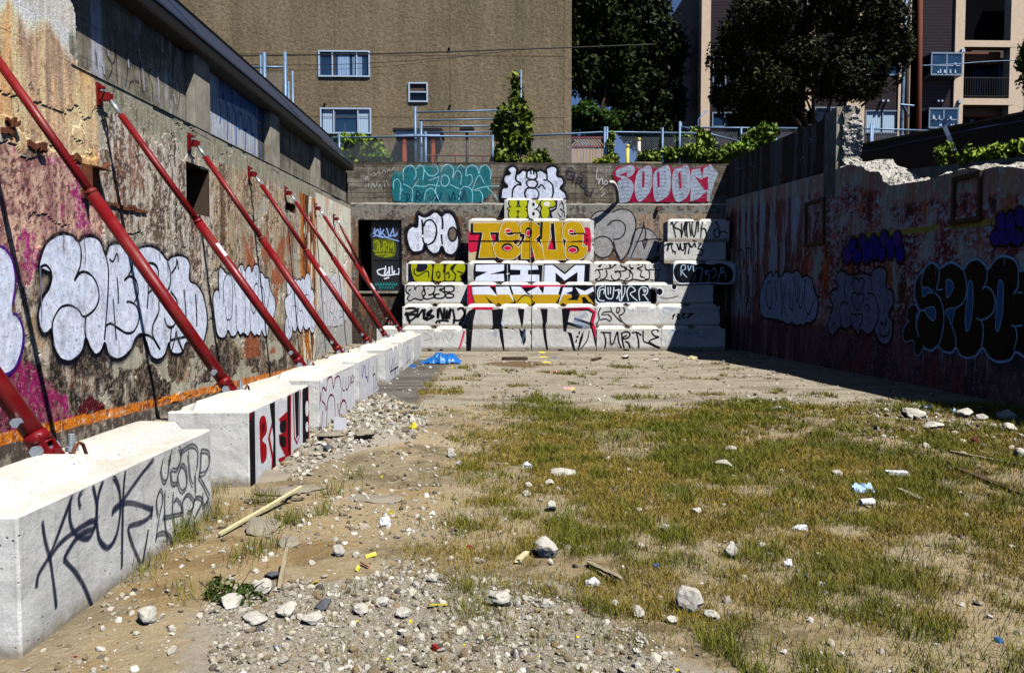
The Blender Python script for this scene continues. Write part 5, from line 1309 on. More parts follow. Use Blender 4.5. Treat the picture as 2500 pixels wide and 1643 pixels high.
# topmost
g = GF(gA, 'Y', 22.62, -1, .00022, .005)
LY = (168, 172, 28)
g.poly([(512, 485), (1200, 490), (1200, 722), (512, 722)], (196, 196, 192), False, .5)
def blob(L, col):
    for x, y, rx, ry in L: g.oval(x, y, rx + 13, ry + 13, BLK)
    for x, y, rx, ry in L: g.oval(x, y, rx, ry, col)
blob([(612, 535, 45, 52), (725, 535, 45, 52), (610, 660, 48, 58), (720, 665, 52, 55), (660, 600, 110, 20)], LY)
blob([(845, 545, 50, 55), (850, 665, 55, 55), (810, 600, 34, 110)], (206, 208, 206)); g.oval(885, 520, 22, 26, LY)
g.oval(838, 550, 14, 22, BLK); g.oval(838, 655, 15, 22, BLK)
blob([(980, 545, 60, 50), (1040, 540, 45, 38), (970, 640, 45, 75)], LY); g.oval(990, 545, 40, 26, (210, 210, 200))
g.poly([(1090, 500), (1110, 505), (1100, 600), (1040, 640), (1060, 720), (1030, 720), (1020, 620), (1085, 590)], (30, 24, 60), False)
g.lines([[(1130, 560), (1160, 530), (1180, 600), (1140, 600), (1190, 640)], [(1110, 640), (1150, 690), (1180, 620), (1190, 690)], [(1150, 500), (1180, 560)]], 8, BLK)
face(['T7'], g)
# left stack
g = FB(gB, 3)
g.poly([(812, 1205), (1480, 1205), (1480, 1420), (812, 1420)], (26, 24, 46), False)
for P in ([(838, 1270), (850, 1208), (915, 1205), (925, 1220), (910, 1290), (960, 1300), (1020, 1260), (1015, 1215), (1060, 1205), (1090, 1250), (1080, 1360), (1060, 1420), (900, 1420), (860, 1360)], [(1095, 1250), (1120, 1210), (1190, 1205), (1222, 1250), (1210, 1300), (1235, 1350), (1215, 1412), (1110, 1412), (1085, 1380)],
          [(1230, 1250), (1260, 1210), (1330, 1205), (1345, 1215), (1290, 1270), (1340, 1320), (1335, 1400), (1240, 1412), (1225, 1390)], [(1350, 1220), (1400, 1203), (1450, 1220), (1460, 1280), (1435, 1330), (1400, 1350), (1420, 1410), (1335, 1412), (1345, 1340), (1310, 1290)]):
    g.poly(P, LIM); g.line(P, 15, BLK, closed=True)
g.lines([[(885, 1270), (880, 1320), (925, 1350), (1010, 1300), (1040, 1310), (1045, 1370)], [(1130, 1320), (1150, 1380), (1170, 1330), (1150, 1300), (1130, 1320)], [(1240, 1340), (1260, 1310), (1275, 1350), (1260, 1380)], [(1360, 1300), (1430, 1320)]], 15, BLK)
face(['L4'], g)
g = FB(gD, 2)
O_ = [(140, 405), (150, 345), (225, 340), (235, 385), (260, 345), (330, 345), (320, 400), (310, 430), (330, 470), (300, 495), (230, 480), (180, 505), (150, 480), (175, 440)]
g.poly(O_, (190, 190, 186), a=.5)
g.line(O_, 13, BLK, closed=True)
g.lines([[(325, 345), (440, 345), (445, 400), (430, 420), (450, 460), (360, 485), (320, 460), (345, 430), (325, 345)], [(370, 372), (376, 378)], [(445, 360), (470, 345), (540, 345), (545, 370), (500, 385), (555, 420), (540, 470), (460, 475), (440, 440), (500, 430)], [(555, 345), (645, 345), (645, 400), (560, 405), (555, 345)], [(560, 440), (600, 425), (650, 440), (640, 465), (580, 470), (560, 440)], [(380, 440), (430, 430)], [(165, 400), (190, 380)]], 15, BLK)
face(['L3'], g)
g = FB(gD, 1)
g.lines([[(130, 590), (210, 580), (245, 610), (130, 650), (250, 655), (170, 720), (140, 620)], [(150, 640), (180, 750)], [(270, 580), (260, 680), (320, 600), (330, 700)], [(340, 590), (340, 700), (420, 600), (360, 650), (440, 670), (350, 710)], [(480, 590), (480, 690), (500, 580), (540, 700), (550, 580)], [(580, 600), (570, 700), (620, 590), (600, 700)], [(640, 590), (660, 690), (650, 750)], [(690, 600), (740, 580), (770, 640), (720, 710), (640, 710)], [(460, 745), (480, 720), (540, 715), (600, 720)], [(500, 730), (500, 745)]], 25, BLK, soft=.25, a=.93)
g.oval(720, 745, 18, 18, BLK); g.oval(750, 715, 12, 12, BLK)
face(['L2'], g)
g = FB(gD, 0)
g.line([(765, 830), (740, 930), (705, 1030)], 24, (206, 50, 84), False, a=.9, taper=.3)
g.lines([[(330, 850), (420, 900), (330, 930)], [(440, 850), (470, 930), (520, 850), (540, 940)], [(560, 860), (600, 930), (650, 860)]], 5, (120, 118, 114), a=.5)
face(['L1'], g)
# right stack
g = FB(gE, 0)
g.lines([[(315, 1005), (440, 1010)], [(350, 1010), (375, 1100), (365, 1190)], [(425, 1020), (435, 1130), (465, 1130), (510, 1000), (525, 1110), (560, 1190)], [(560, 1010), (570, 1100), (590, 1190)], [(560, 1015), (600, 1000), (650, 1010), (645, 1060), (590, 1080), (580, 1060), (625, 1040)], [(600, 1110), (640, 1130), (655, 1190)], [(680, 1010), (740, 1005), (790, 1040)], [(735, 1015), (755, 1100), (760, 1190)], [(810, 985), (815, 1100), (870, 1130), (1000, 1190)], [(990, 1000), (960, 965), (910, 1000), (950, 1050), (990, 1060), (880, 1110), (1010, 1185)]], 17, BLK, soft=.35)
g.lines([[(400, 1120), (450, 1170)], [(480, 1120), (540, 1190)], [(640, 1140), (700, 1190)], [(860, 1120), (960, 1180)]], 26, (40, 40, 40), a=.3, soft=.9)
face(['R1'], g)
g = FB(gE, 1)
g.lines([[(320, 720), (290, 780), (300, 850), (275, 900), (275, 945)], [(425, 705), (440, 760), (360, 770), (330, 800), (400, 800), (440, 840), (420, 875), (380, 850), (310, 860)], [(500, 770), (510, 715), (540, 730), (520, 780), (500, 770)], [(580, 705), (595, 760), (560, 800), (530, 810), (570, 880), (630, 935)], [(440, 760), (500, 830), (560, 890)]], 13, (20, 26, 34), a=.95)
g.lines([[(670, 790), (700, 720), (680, 760), (720, 740)], [(750, 720), (770, 750), (800, 715)], [(820, 715), (810, 760), (850, 745)], [(870, 720), (860, 790)], [(910, 725), (940, 750), (890, 740)]], 8, (216, 222, 228), a=.8)
face(['R2'], g)
g = FB(gE, 2)
O_ = [(245, 560), (255, 480), (300, 450), (400, 455), (480, 450), (580, 455), (680, 455), (760, 450), (860, 455), (890, 500), (960, 520), (950, 590), (940, 650), (850, 650), (720, 655), (560, 660), (400, 655), (280, 655)]
g.line(O_, 40, WHT, closed=True, soft=.2); g.poly(O_, (16, 26, 34))
g.lines([[(350, 470), (300, 490), (280, 560), (300, 630), (360, 640)], [(300, 600), (310, 520), (360, 510), (350, 560)], [(370, 470), (380, 590), (450, 610), (470, 480)], [(400, 480), (405, 570)], [(430, 480), (430, 560)], [(480, 520), (545, 520), (500, 620)], [(560, 460), (560, 640)], [(520, 500), (540, 640), (590, 560), (600, 480)], [(640, 640), (620, 540), (660, 470), (720, 520), (660, 560), (740, 640)], [(770, 640), (760, 530), (800, 480), (860, 500), (850, 560), (800, 570)], [(815, 510), (840, 520), (825, 540), (810, 500)], [(820, 570), (870, 640)]], 12, (210, 220, 228))
g.oval(1000, 535, 42, 46, BLK); g.ring(1000, 535, 42, 46, 14, WHT); g.line([(900, 510), (950, 540), (950, 650), (930, 665)], 14, BLK)
g.line([(1010, 595), (1080, 610), (1150, 600), (1220, 580)], 10, (96, 92, 86), a=.8)
face(['R3', 'S3'], g)
g = FB(gE, 3)
g.lines([[(260, 200), (270, 205)], [(310, 180), (330, 210), (290, 240), (320, 240)], [(235, 250), (240, 300), (270, 280), (350, 275)], [(225, 350), (230, 380), (260, 390), (300, 370), (310, 330), (290, 280)], [(370, 200), (400, 185), (450, 190), (480, 220), (430, 260), (360, 265)], [(380, 280), (390, 340), (360, 380), (310, 390)], [(480, 230), (540, 185), (560, 240), (610, 250), (600, 290), (480, 295)], [(480, 310), (530, 300), (550, 350), (500, 400), (450, 380), (440, 340)], [(590, 260), (650, 290), (650, 360), (600, 390)], [(650, 190), (660, 250), (700, 260), (660, 280), (690, 340), (680, 390)], [(720, 180), (760, 220), (770, 190), (800, 180), (800, 240), (740, 260), (790, 290), (780, 350), (830, 370)], [(830, 200), (840, 270), (880, 290), (880, 380), (830, 385)], [(225, 385), (300, 410), (380, 395), (450, 410), (540, 395), (620, 410), (700, 390), (800, 405), (880, 390)]], 13, BLK)
g.line([(445, 205), (415, 215), (440, 230), (410, 245)], 9, BLK); g.line([(425, 195), (430, 255)], 7, BLK)
g.lines([[(900, 200), (960, 200), (1000, 250), (1010, 280), (880, 275)], [(890, 390), (950, 400), (990, 370), (990, 300)], [(955, 215), (930, 225), (950, 240), (925, 255)], [(938, 205), (940, 262)]], 9, BLK)
face(['R4'], g)
g2 = GF(gE, 'Y', 22.62, -1, .0002, .005)
g2.lines([[(895, 205), (960, 200), (1000, 250), (1012, 280), (885, 275)], [(895, 395), (950, 402), (990, 370), (990, 300)], [(955, 215), (930, 225), (950, 240), (925, 255)], [(938, 205), (940, 262)]], 9, BLK)
face(['S4b'], g2)
g = GF(gE, 'Y', YF + 2 * ST - .02, -1, .0002, .005)
O_ = [(1165, 330), (1180, 240), (1240, 200), (1330, 205), (1420, 220), (1500, 205), (1600, 220), (1700, 205), (1790, 230), (1850, 290), (1850, 370), (1810, 430), (1700, 430), (1600, 425), (1480, 430), (1350, 430), (1220, 425)]
g.line(O_, 26, (200, 210, 222), closed=True); g.poly(O_, (10, 14, 20))
g.lines([[(1250, 240), (1250, 350)], [(1250, 240), (1290, 220), (1300, 270), (1260, 300), (1320, 370)], [(1330, 230), (1340, 290), (1370, 230)], [(1390, 230), (1400, 300), (1440, 250)], [(1450, 260), (1500, 270), (1470, 420)], [(1520, 300), (1570, 290), (1530, 330), (1580, 340), (1560, 420)], [(1600, 300), (1640, 260), (1660, 330), (1610, 380)], [(1700, 270), (1740, 250), (1750, 290), (1710, 300), (1720, 260)], [(1680, 420), (1700, 330), (1760, 320), (1770, 400)], [(1390, 410), (1420, 330)]], 9, (170, 195, 220))
face(['S4'], g)
g = GF(gE, 'Y', YF + 2 * ST, -1, .0002, .004)
g.oval(1170, 475, 40, 52, BLK); g.ring(1170, 475, 33, 42, 13, WHT)
face(['S3'], g)
g = FB(gE, 1)
g.lines([[(1060, 790), (1040, 730), (1100, 720), (1120, 760), (1050, 830)], [(1150, 760), (1140, 720), (1180, 740), (1190, 700)], [(1230, 720), (1260, 750), (1280, 710), (1240, 700)], [(1310, 750), (1300, 710), (1340, 700)], [(1360, 700), (1370, 760), (1400, 700), (1420, 750)], [(1500, 700), (1510, 750)], [(1540, 750), (1560, 700), (1590, 750)], [(1620, 700), (1640, 760), (1670, 710)]], 11, (170, 195, 220), a=.8)
g.lines([[(1150, 820), (1180, 790), (1150, 850)], [(1200, 790), (1230, 800), (1200, 820), (1240, 840), (1200, 850)], [(1260, 790), (1300, 790), (1260, 820), (1300, 840)], [(1320, 790), (1350, 800), (1320, 840), (1380, 790)], [(1340, 790), (1400, 790)]], 14, BLK)
face(['S2'], g)
g = FB(gE, 0)
g.lines([[(1120, 1020), (1150, 980), (1180, 1010), (1130, 1070)], [(1190, 1020), (1230, 990), (1250, 1030)], [(1270, 1020), (1300, 990), (1320, 1020)], [(1350, 990), (1340, 1030), (1390, 1020)], [(1420, 980), (1440, 1030)], [(1460, 970), (1450, 1040), (1520, 1060), (1550, 1090)]], 12, (130, 170, 215), a=.8)
face(['S1'], g)
g = GF(gC, 'Y', YF + 3 * ST, -1, .0002, .005)
g.lines([[(1015, 1015), (1090, 980), (1060, 1030), (1050, 1070)], [(1060, 980), (1065, 1060)], [(1120, 1000), (1100, 980), (1110, 1060), (1140, 1080), (1140, 1110)], [(1160, 980), (1190, 1060), (1200, 980), (1210, 1050), (1240, 1060), (1250, 980)], [(1230, 990), (1300, 985)], [(1270, 980), (1250, 1110)], [(1310, 1030), (1290, 970), (1330, 1030), (1360, 980), (1370, 1030)], [(1400, 990), (1440, 980), (1400, 1040), (1450, 1060), (1440, 1120), (1390, 1110)], [(1300, 1040), (1290, 1105)], [(1120, 1060), (1115, 1090)]], 15, BLK)
face(['S5'], g)
g = GF(gC, 'Y', YF + 3 * ST + .04, -1, .0002, .005)
g.lines([[(1090, 780), (1110, 750), (1130, 840), (1150, 920)], [(1170, 730), (1130, 800), (1200, 840), (1215, 920)], [(1215, 760), (1215, 900), (1240, 800), (1270, 720), (1250, 820), (1260, 910)], [(1280, 920), (1270, 800), (1300, 720), (1310, 820), (1320, 910)], [(1340, 720), (1330, 830), (1360, 910), (1390, 720)], [(1400, 860), (1410, 720), (1450, 740), (1430, 830)], [(1430, 920), (1440, 830), (1480, 830), (1500, 920)], [(1480, 720), (1560, 720), (1620, 780), (1640, 900), (1590, 910), (1580, 850), (1620, 820)], [(1640, 870), (1690, 850), (1730, 880)]], 16, (18, 26, 28), a=.95)
face(['S6'], g)

# ---------------- the row under the struts
XF = RXC + BW / 2
def rowg(k, g, mat="spray_paint", label=None):
    c = BLOCKS['W%d' % k]
    h = BL * c.scale.x / 2 - .004
    clip = [(Vector((0, c.location.y - h, 0)), Vector((0, -1, 0))), (Vector((0, c.location.y + h, 0)), Vector((0, 1, 0))), (Vector((0, 0, c.location.z + .03)), Vector((0, 0, -1))), (Vector((0, 0, c.location.z + BH - .012)), Vector((0, 0, 1)))]
    return g.build(c, label, mat, clip)
def FR(tr): return GF(tr, 'X', XF, 1, .0002, .005)
INK = (34, 40, 62)
g = FR(T3)
g.lines([[(298, 800), (315, 920), (355, 1080), (385, 1300), (398, 1420)], [(520, 590), (470, 730), (400, 920), (345, 1050), (270, 1180), (255, 1270)], [(345, 1070), (420, 960), (530, 870), (640, 800), (690, 800), (670, 850)], [(500, 640), (495, 780), (530, 880), (600, 920), (660, 880), (690, 700), (660, 530)], [(690, 800), (700, 620), (750, 480), (800, 460), (850, 560), (860, 720), (830, 900), (770, 985), (710, 930), (690, 820)], [(665, 850), (560, 900), (460, 1050), (470, 1090), (540, 1170), (600, 1270), (660, 1420)], [(600, 560), (560, 620), (570, 700)]], 33, INK, soft=.6, a=.95)
g.lines([[(900, 400), (880, 620), (870, 1130)], [(1100, 350), (980, 500), (880, 640), (810, 710), (805, 750)], [(805, 730), (870, 670), (950, 665), (1030, 690), (1090, 720), (1040, 790), (930, 830), (920, 880), (960, 1000), (1010, 1110)], [(1090, 690), (1085, 770)], [(1060, 860), (1040, 980), (1020, 1090)]], 30, INK, soft=.6, a=.9)
g.lines([[(1130, 760), (1120, 650), (1150, 570), (1165, 640), (1140, 760), (1115, 930)], [(1180, 580), (1180, 780), (1200, 950)], [(1115, 940), (1130, 890), (1180, 880), (1220, 910), (1235, 980)], [(1165, 770), (1260, 750), (1300, 740)], [(1240, 590), (1235, 740), (1260, 880), (1295, 870), (1310, 720), (1270, 640), (1245, 660)], [(1300, 750), (1310, 650), (1350, 605), (1390, 660), (1370, 720), (1340, 730)], [(1320, 850), (1350, 800), (1370, 740), (1400, 630), (1450, 650), (1400, 760)], [(1450, 600), (1460, 690), (1490, 640), (1480, 710)],
         [(1165, 350), (1150, 440), (1170, 510), (1200, 470), (1210, 330)], [(1215, 380), (1230, 280), (1280, 260), (1295, 340), (1265, 420), (1230, 420)], [(1220, 420), (1230, 520), (1270, 520)], [(1270, 470), (1300, 390), (1330, 430), (1335, 540), (1300, 580), (1275, 530), (1270, 470)], [(1290, 300), (1370, 250), (1415, 290), (1410, 420)], [(1345, 300), (1360, 480), (1380, 540)], [(1395, 450), (1400, 600)], [(1440, 280), (1435, 400), (1425, 480)], [(1440, 285), (1490, 300), (1500, 370), (1470, 440), (1425, 465), (1460, 540), (1500, 620)]], 21, (44, 50, 66), soft=.6, a=.85)
rowg(0, g)
g = FR(T6)
WP = (222, 222, 224); RD = (150, 10, 24)
g.poly([(700, 600), (1180, 440), (1180, 1100), (700, 1500)], WP, False, .8)
g.poly([(696, 690), (752, 690), (760, 1340), (700, 1360), (690, 900)], BLK, False); g.line([(740, 690), (705, 800), (700, 950)], 30, RD, a=.9)
g.line([(870, 620), (890, 780), (860, 900), (890, 1060), (880, 1250)], 48, RD, False, soft=.25); g.poly([(860, 600), (905, 590), (915, 1220), (885, 1240), (895, 900)], BLK, False)
g.poly([(790, 760), (830, 740), (845, 850), (810, 920), (840, 960), (840, 1060), (800, 1090), (790, 900)], RD)
g.poly([(805, 800), (825, 790), (825, 850), (808, 870)], (90, 6, 16)); 
g.poly([(935, 760), (1000, 700), (1000, 540), (1030, 530), (1030, 1110), (990, 1140), (935, 1080), (935, 1060), (985, 1040), (940, 950), (935, 880), (980, 860)], RD, False)
g.poly([(945, 790), (990, 770), (985, 850), (950, 860)], BLK); g.poly([(945, 890), (985, 900), (985, 970), (950, 960)], BLK)
g.poly([(1000, 590), (1020, 580), (1022, 1090), (1008, 1000)], BLK, False)
g.line([(1045, 560), (1055, 900), (1075, 945), (1090, 900), (1100, 520)], 26, RD, False, soft=.25); g.poly([(1055, 560), (1090, 540), (1085, 880), (1068, 910)], BLK, False)
g.poly([(1115, 530), (1165, 500), (1168, 960), (1120, 990)], BLK, False); g.line([(1160, 520), (1165, 950), (1118, 985)], 24, RD, False)
g.oval(1150, 680, 12, 60, WP); g.oval(1150, 820, 10, 40, WP)
rowg(1, g)
g = FR(T6)
MR = (104, 14, 40)
g.poly([(1240, 470), (1540, 360), (1540, 780), (1250, 900)], (226, 226, 228), False, .75)
g.lines([[(1255, 620), (1275, 520), (1300, 540), (1310, 460), (1340, 440), (1355, 520), (1370, 450), (1400, 440), (1415, 560), (1400, 740), (1395, 810)], [(1265, 620), (1290, 650), (1300, 690), (1315, 610), (1335, 575), (1360, 600), (1368, 720), (1365, 830)], [(1310, 620), (1300, 840)], [(1385, 640), (1395, 720)], [(1400, 700), (1425, 620), (1450, 640), (1460, 760)], [(1255, 560), (1250, 800), (1290, 865)], [(1270, 700), (1262, 860)], [(1410, 720), (1440, 790)]], 16, MR, soft=.35)
g.lines([[(1430, 440), (1425, 530), (1440, 540)], [(1448, 440), (1450, 530), (1465, 525)], [(1470, 430), (1468, 520), (1488, 430), (1485, 510)], [(1500, 420), (1490, 480), (1510, 460), (1500, 420)], [(1515, 450), (1525, 400)]], 11, MR)
rowg(2, g)
g = FR(T6)
g.poly([(1550, 340), (1710, 270), (1710, 560), (1560, 660)], (222, 222, 226), False, .7)
g.lines([[(1575, 330), (1575, 440), (1590, 350), (1600, 430)], [(1605, 320), (1600, 430), (1615, 440)], [(1625, 320), (1620, 470), (1610, 430)]], 14, (30, 30, 110))
g.lines([[(1660, 350), (1665, 560)], [(1655, 430), (1675, 420), (1672, 540)], [(1680, 300), (1690, 480), (1680, 530)], [(1695, 300), (1700, 500), (1685, 450)]], 11, (20, 30, 40), a=.9)
rowg(3, g)
g = FR(T6)
g.poly([(1750, 260), (1860, 225), (1860, 460), (1760, 520)], (222, 222, 226), False, .7)
g.lines([[(1785, 300), (1790, 480)], [(1800, 350), (1795, 420), (1810, 300), (1810, 470)], [(1820, 280), (1825, 430), (1835, 330), (1830, 450)], [(1850, 290), (1845, 440)], [(1790, 400), (1850, 360)]], 14, (26, 30, 60), a=.85, soft=.5)
rowg(4, g)
g = FR(T6)
g.poly([(1880, 215), (1970, 165), (1970, 380), (1885, 425)], (224, 224, 226), False, .7)
g.lines([[(1905, 380), (1915, 250), (1925, 210), (1935, 280), (1950, 370)], [(1910, 340), (1940, 300)], [(1920, 330), (1920, 260), (1930, 370)], [(1940, 240), (1945, 330)]], 8, (24, 24, 32))
rowg(5, g)
g = FR(T6)
g.poly([(1975, 150), (2032, 105), (2032, 270), (1980, 325)], (224, 226, 226), False, .6)
g.lines([[(2000, 160), (2003, 280)], [(2010, 150), (2010, 270)]], 12, (50, 70, 60), a=.7, soft=.6)
rowg(6, g)
# ================================================================ RED STEEL STRUTS
GP = "red steel struts propping the left wall"
SL = ["nearest red strut, its foot bolted to the foreground block",
 "second red strut crossing the big silver letters",
 "third red strut, white sticker at mid length, its foot behind the dark red outline block",
 "fourth red strut with its head beside the dark wall pocket",
 "fifth red strut along the row, thin white stretch below its head",
 "sixth red strut, head over the small dark pocket",
 "seventh red strut in front of the pale end bay",
 "last red strut, foot on the end-on block in the corner"]
def strut(i, foot, head):
    foot = Vector(foot); head = Vector(head)
    t = thing("steel_strut", SL[i], "strut", tuple(foot), GP)
    d = (head - foot); Ln = d.length; u = d.normalized()
    n = Vector((0, 1, 0)); w = u.cross(n).normalized()
    a = foot + u * .10; b = head - u * .12
    j = a.lerp(b, .56)
    outer = MB().tube([a, j], .051, 20)
    outer.tube([j - u * .03, j + u * .008], .0535, 20)
    outer.tube([a - u * .005, a + u * .05], .058, 20)
    outer.build("outer_tube", "red_steel", t, smooth=True)
    inner = MB().tube([j, b - u * .14], .037, 18)
    for k in range(4):
        c = j.lerp(b, .15 + .22 * k); inner.tube([c - w * .0378, c - w * .0365], .009, 8)
    inner.build("inner_tube", "red_steel", t, smooth=True)
    MB().tube([b - u * .15, b + u * .04], .022, 14).build("threaded_rod", "zinc", t, smooth=True)
    f = MB()
    for s in (-1, 1): f.obox(foot + u * .05 + n * .04 * s, u * .08, n * .006, w * .042)
    f.tube([a - u * .02, a + u * .02], .05, 16)
    f.obox(foot + Vector((0, 0, -.015)), (.09, 0, 0), (0, .10, 0), (0, 0, .008))
    f.obox(foot + Vector((0, 0, .02)), (.03, 0, 0), (0, .03, 0), (0, 0, .03))
    f.build("foot_bracket", "red_steel", t)
    bo = MB().tube([foot + u * .06 - n * .075, foot + u * .06 + n * .075], .019, 10)
    bo.tube([foot + u * .06 - n * .085, foot + u * .06 - n * .06], .03, 6); bo.tube([foot + u * .06 + n * .06, foot + u * .06 + n * .085], .03, 6)
    bo.build("hinge_bolt", "zinc", t)
    b2 = MB().tube([a + u * .13 - n * .075, a + u * .13 + n * .075], .015, 10); b2.tube([a + u * .13 - n * .082, a + u * .13 - n * .05], .025, 6)
    b2.build("cross_bolt", "zinc", t)
    an = MB().tube([foot + Vector((.02, .14, -.03)), foot + Vector((.02, .14, .10))], .017, 10)
    an.tube([foot + Vector((.02, .14, .01)), foot + Vector((.02, .14, .035))], .032, 6); an.build("anchor_bolt", "zinc", t)
    h = MB()
    h.box((XL + .003, head.y - .05, head.z - .13), (XL + .018, head.y + .05, head.z + .12))
    for s in (-1, 1): h.obox(head - u * .03 + n * .03 * s + Vector((-.02, 0, 0)), (.062, 0, 0), n * .006, (0, 0, .04))
    h.box((XL + .018, head.y - .025, head.z + .06), (XL + .07, head.y + .025, head.z + .09))
    h.build("wall_bracket", "red_steel", t)
    MB().tube([head + Vector((.0, -.10, .02)), head + Vector((.0, .10, .02))], .011, 8).build("head_bolt", "zinc", t)
    if i in (2, 4, 6, 7):
        c = a.lerp(b, (.0, .40, .44, .36, .42, .52, .36, .30)[i]); s_ = MB()
        e = .0515 if (c - a).length < (j - a).length else .0375
        m = 10; ln = .085
        vs = []
        for q in (-1, 1):
            for k in range(m + 1):
                ang = -1.45 + .95 * k / m
                vs.append(c + u * ln * q + (-n * math.cos(ang) + (-w) * math.sin(ang) * -1) * (e + .0015))
        s_.add(vs, [(k, k + 1, m + 2 + k, m + 1 + k) for k in range(m)])
        s_.build("sticker", "sticker_white", t)
    return t
FOOT_Y = [3.80, 6.42, 8.83, 11.02, 13.55, 15.75, 18.35]
TOP_Y = [3.78, 6.38, 8.53, 11.0, 13.62, 15.96, 18.58, 20.74]
for i in range(7): strut(i, (-2.20, FOOT_Y[i], BH + .005), (XL + .085, TOP_Y[i], 3.68))
strut(7, (-2.98, 21.95, .73), (XL + .085, 20.74, 3.66))
# ================================================================ BEYOND THE WALLS
mk_simple("mesh_wire", L3(120, 128, 136), .5, .1, 5, 0, 0, .2)
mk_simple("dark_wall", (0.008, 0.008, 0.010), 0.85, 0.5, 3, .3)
mk_simple("cream_render", L3(184, 164, 142), 0.9, 0.12, 5, .5, .02)
mk_simple("brown_panel", L3(88, 56, 36), 0.7, 0.2, 4, .1)
mk_simple("shade_panel", L3(70, 56, 50), 0.8, 0.15, 4, .1)
mk_simple("white_frame", L3(150, 166, 186), 0.5, 0.08, 6, 0)
mk_simple("grey_frame", L3(104, 120, 140), 0.5, 0.1, 6, 0)
mk_simple("blind_white", L3(150, 170, 190), 0.7, 0.15, 3, 0, stretch=(1, 1, 30))
mk_simple("curtain", L3(120, 145, 175), 0.8, 0.3, 3, .3, .03, stretch=(14, 14, .6))
mk_simple("glass_blue", (0.012, 0.035, 0.075), 0.06, 0.5, 1.2, 0, 0, 0, 0.7)
mk_simple("glass_dark", (0.006, 0.009, 0.016), 0.08, 0.5, 1.5, 0, 0, 0, 0.5)
mk_simple("orange_paint", L3(150, 66, 22), 0.6, 0.25, 8, .1)
mk_simple("fence_wood", L3(160, 136, 112), 0.85, 0.3, 4, .4, .01, stretch=(10, 10, .6))
mk_simple("lattice_red", L3(110, 40, 40), 0.7, 0.25, 6, .1)
mk_simple("yellow_post", L3(200, 180, 60), 0.6, 0.3, 5, .2)
mk_simple("pole_brown", L3(92, 44, 22), 0.85, 0.35, 5, .4, .01, stretch=(10, 10, .5))
mk_simple("cable_black", (0.01, 0.01, 0.011), 0.6, 0.1, 5, 0)
mk_simple("cable_violet", L3(70, 66, 120), 0.5, 0.1, 5, 0)
mk_simple("bark", L3(60, 46, 36), 0.9, 0.4, 7, .6, .02, stretch=(3, 3, .6))
mk_simple("soil", L3(90, 74, 52), 0.95, 0.4, 1.5, .6, .05)
# stucco with a coarse sprayed grain
t = NT("stucco")
n1 = t.noise(7, 6, .75); n0 = t.noise(.35, 6, .68, t.coord((1, 1, .45)))
c = t.mix(1.0, t.ramp(n0, [(.3, L3(104, 92, 72)), (.7, L3(136, 122, 98))]), t.ramp(n1, [(.3, .5), (.62, 1.1)]), 'MULTIPLY')
c = t.mix(1.0, c, t.ramp(t.noise(1.1, 6, .7, t.coord((1, 1, .12))), [(.36, .74), (.6, 1.0)]), 'MULTIPLY')
t.base(c); t.rough(.95, .1); t.bump(n1, .9, .06); M["stucco"] = t.m
# lapped siding
t = NT("siding")
wv = t.n("TexWave"); wv.wave_type = 'BANDS'; wv.bands_direction = 'Z'; wv.wave_profile = 'SAW'; wv.inputs['Scale'].default_value = 2.2
t.l(t.coord(), wv.inputs['Vector'])
t.base(t.ramp(wv.outputs['Fac'], [(0.0, L3(20, 16, 18)), (.25, L3(54, 46, 50)), (1, L3(68, 58, 62))])); t.rough(.7, .2); t.bump(wv.outputs['Fac'], .8, .05); M["siding"] = t.m

def plate(name, x0, y0, x1, y1, Y, mat, parent, d=.3, proud=0.0, bevel=0):
    """a solid panel whose front lies at depth Y, measured by its corners"""
    p = on_y(x0, y0, Y); q = on_y(x1, y1, Y)
    return MB().box((min(p.x, q.x), Y - proud, min(p.z, q.z)), (max(p.x, q.x), Y + d, max(p.z, q.z))).build(name, mat, parent, bevel=bevel)
def window(parent, x0, y0, x1, y1, Y, bars=(), hbars=(), frame="white_frame", pane="glass_blue", fw=.06, curtain=(), cmat="curtain", pane_in=.06):
    p = on_y(x0, y0, Y); q = on_y(x1, y1, Y)
    xa, xb, za, zb = p.x, q.x, q.z, p.z
    b = MB(); yo, yi = Y - .05, Y + .10
    b.box((xa, yo, za), (xa + fw, yi, zb)); b.box((xb - fw, yo, za), (xb, yi, zb)); b.box((xa + fw, yo, zb - fw), (xb - fw, yi, zb)); b.box((xa + fw, yo - .02, za), (xb - fw, yi, za + fw))
    for t in bars: xx = xa + (xb - xa) * t; b.box((xx - fw * .4, yo + .02, za + fw), (xx + fw * .4, yi, zb - fw))
    for t in hbars: zz = zb - (zb - za) * t; b.box((xa + fw, yo + .02, zz - fw * .4), (xb - fw, yi, zz + fw * .4))
    f = b.build("window", frame, parent)
    MB().box((xa + fw * .5, Y + pane_in - .02, za + fw * .5), (xb - fw * .5, Y + pane_in, zb - fw * .5)).build("pane", pane, f)
    for k, (t0, t1) in enumerate(curtain):
        bb = MB(); n = 14
        for i in range(n):
            u0 = xa + fw + (xb - xa - 2 * fw) * (t0 + (t1 - t0) * i / n); u1 = xa + fw + (xb - xa - 2 * fw) * (t0 + (t1 - t0) * (i + 1) / n)
            e0, e1 = (.012 if i % 2 else 0), (0 if i % 2 else .012)
            bb.add([(u0, Y + pane_in - .025 - e0, za + fw), (u1, Y + pane_in - .025 - e1, za + fw), (u1, Y + pane_in - .025 - e1, zb - fw), (u0, Y + pane_in - .025 - e0, zb - fw)], [(0, 1, 2, 3)])
        bb.build("curtain", cmat, f)
    return f
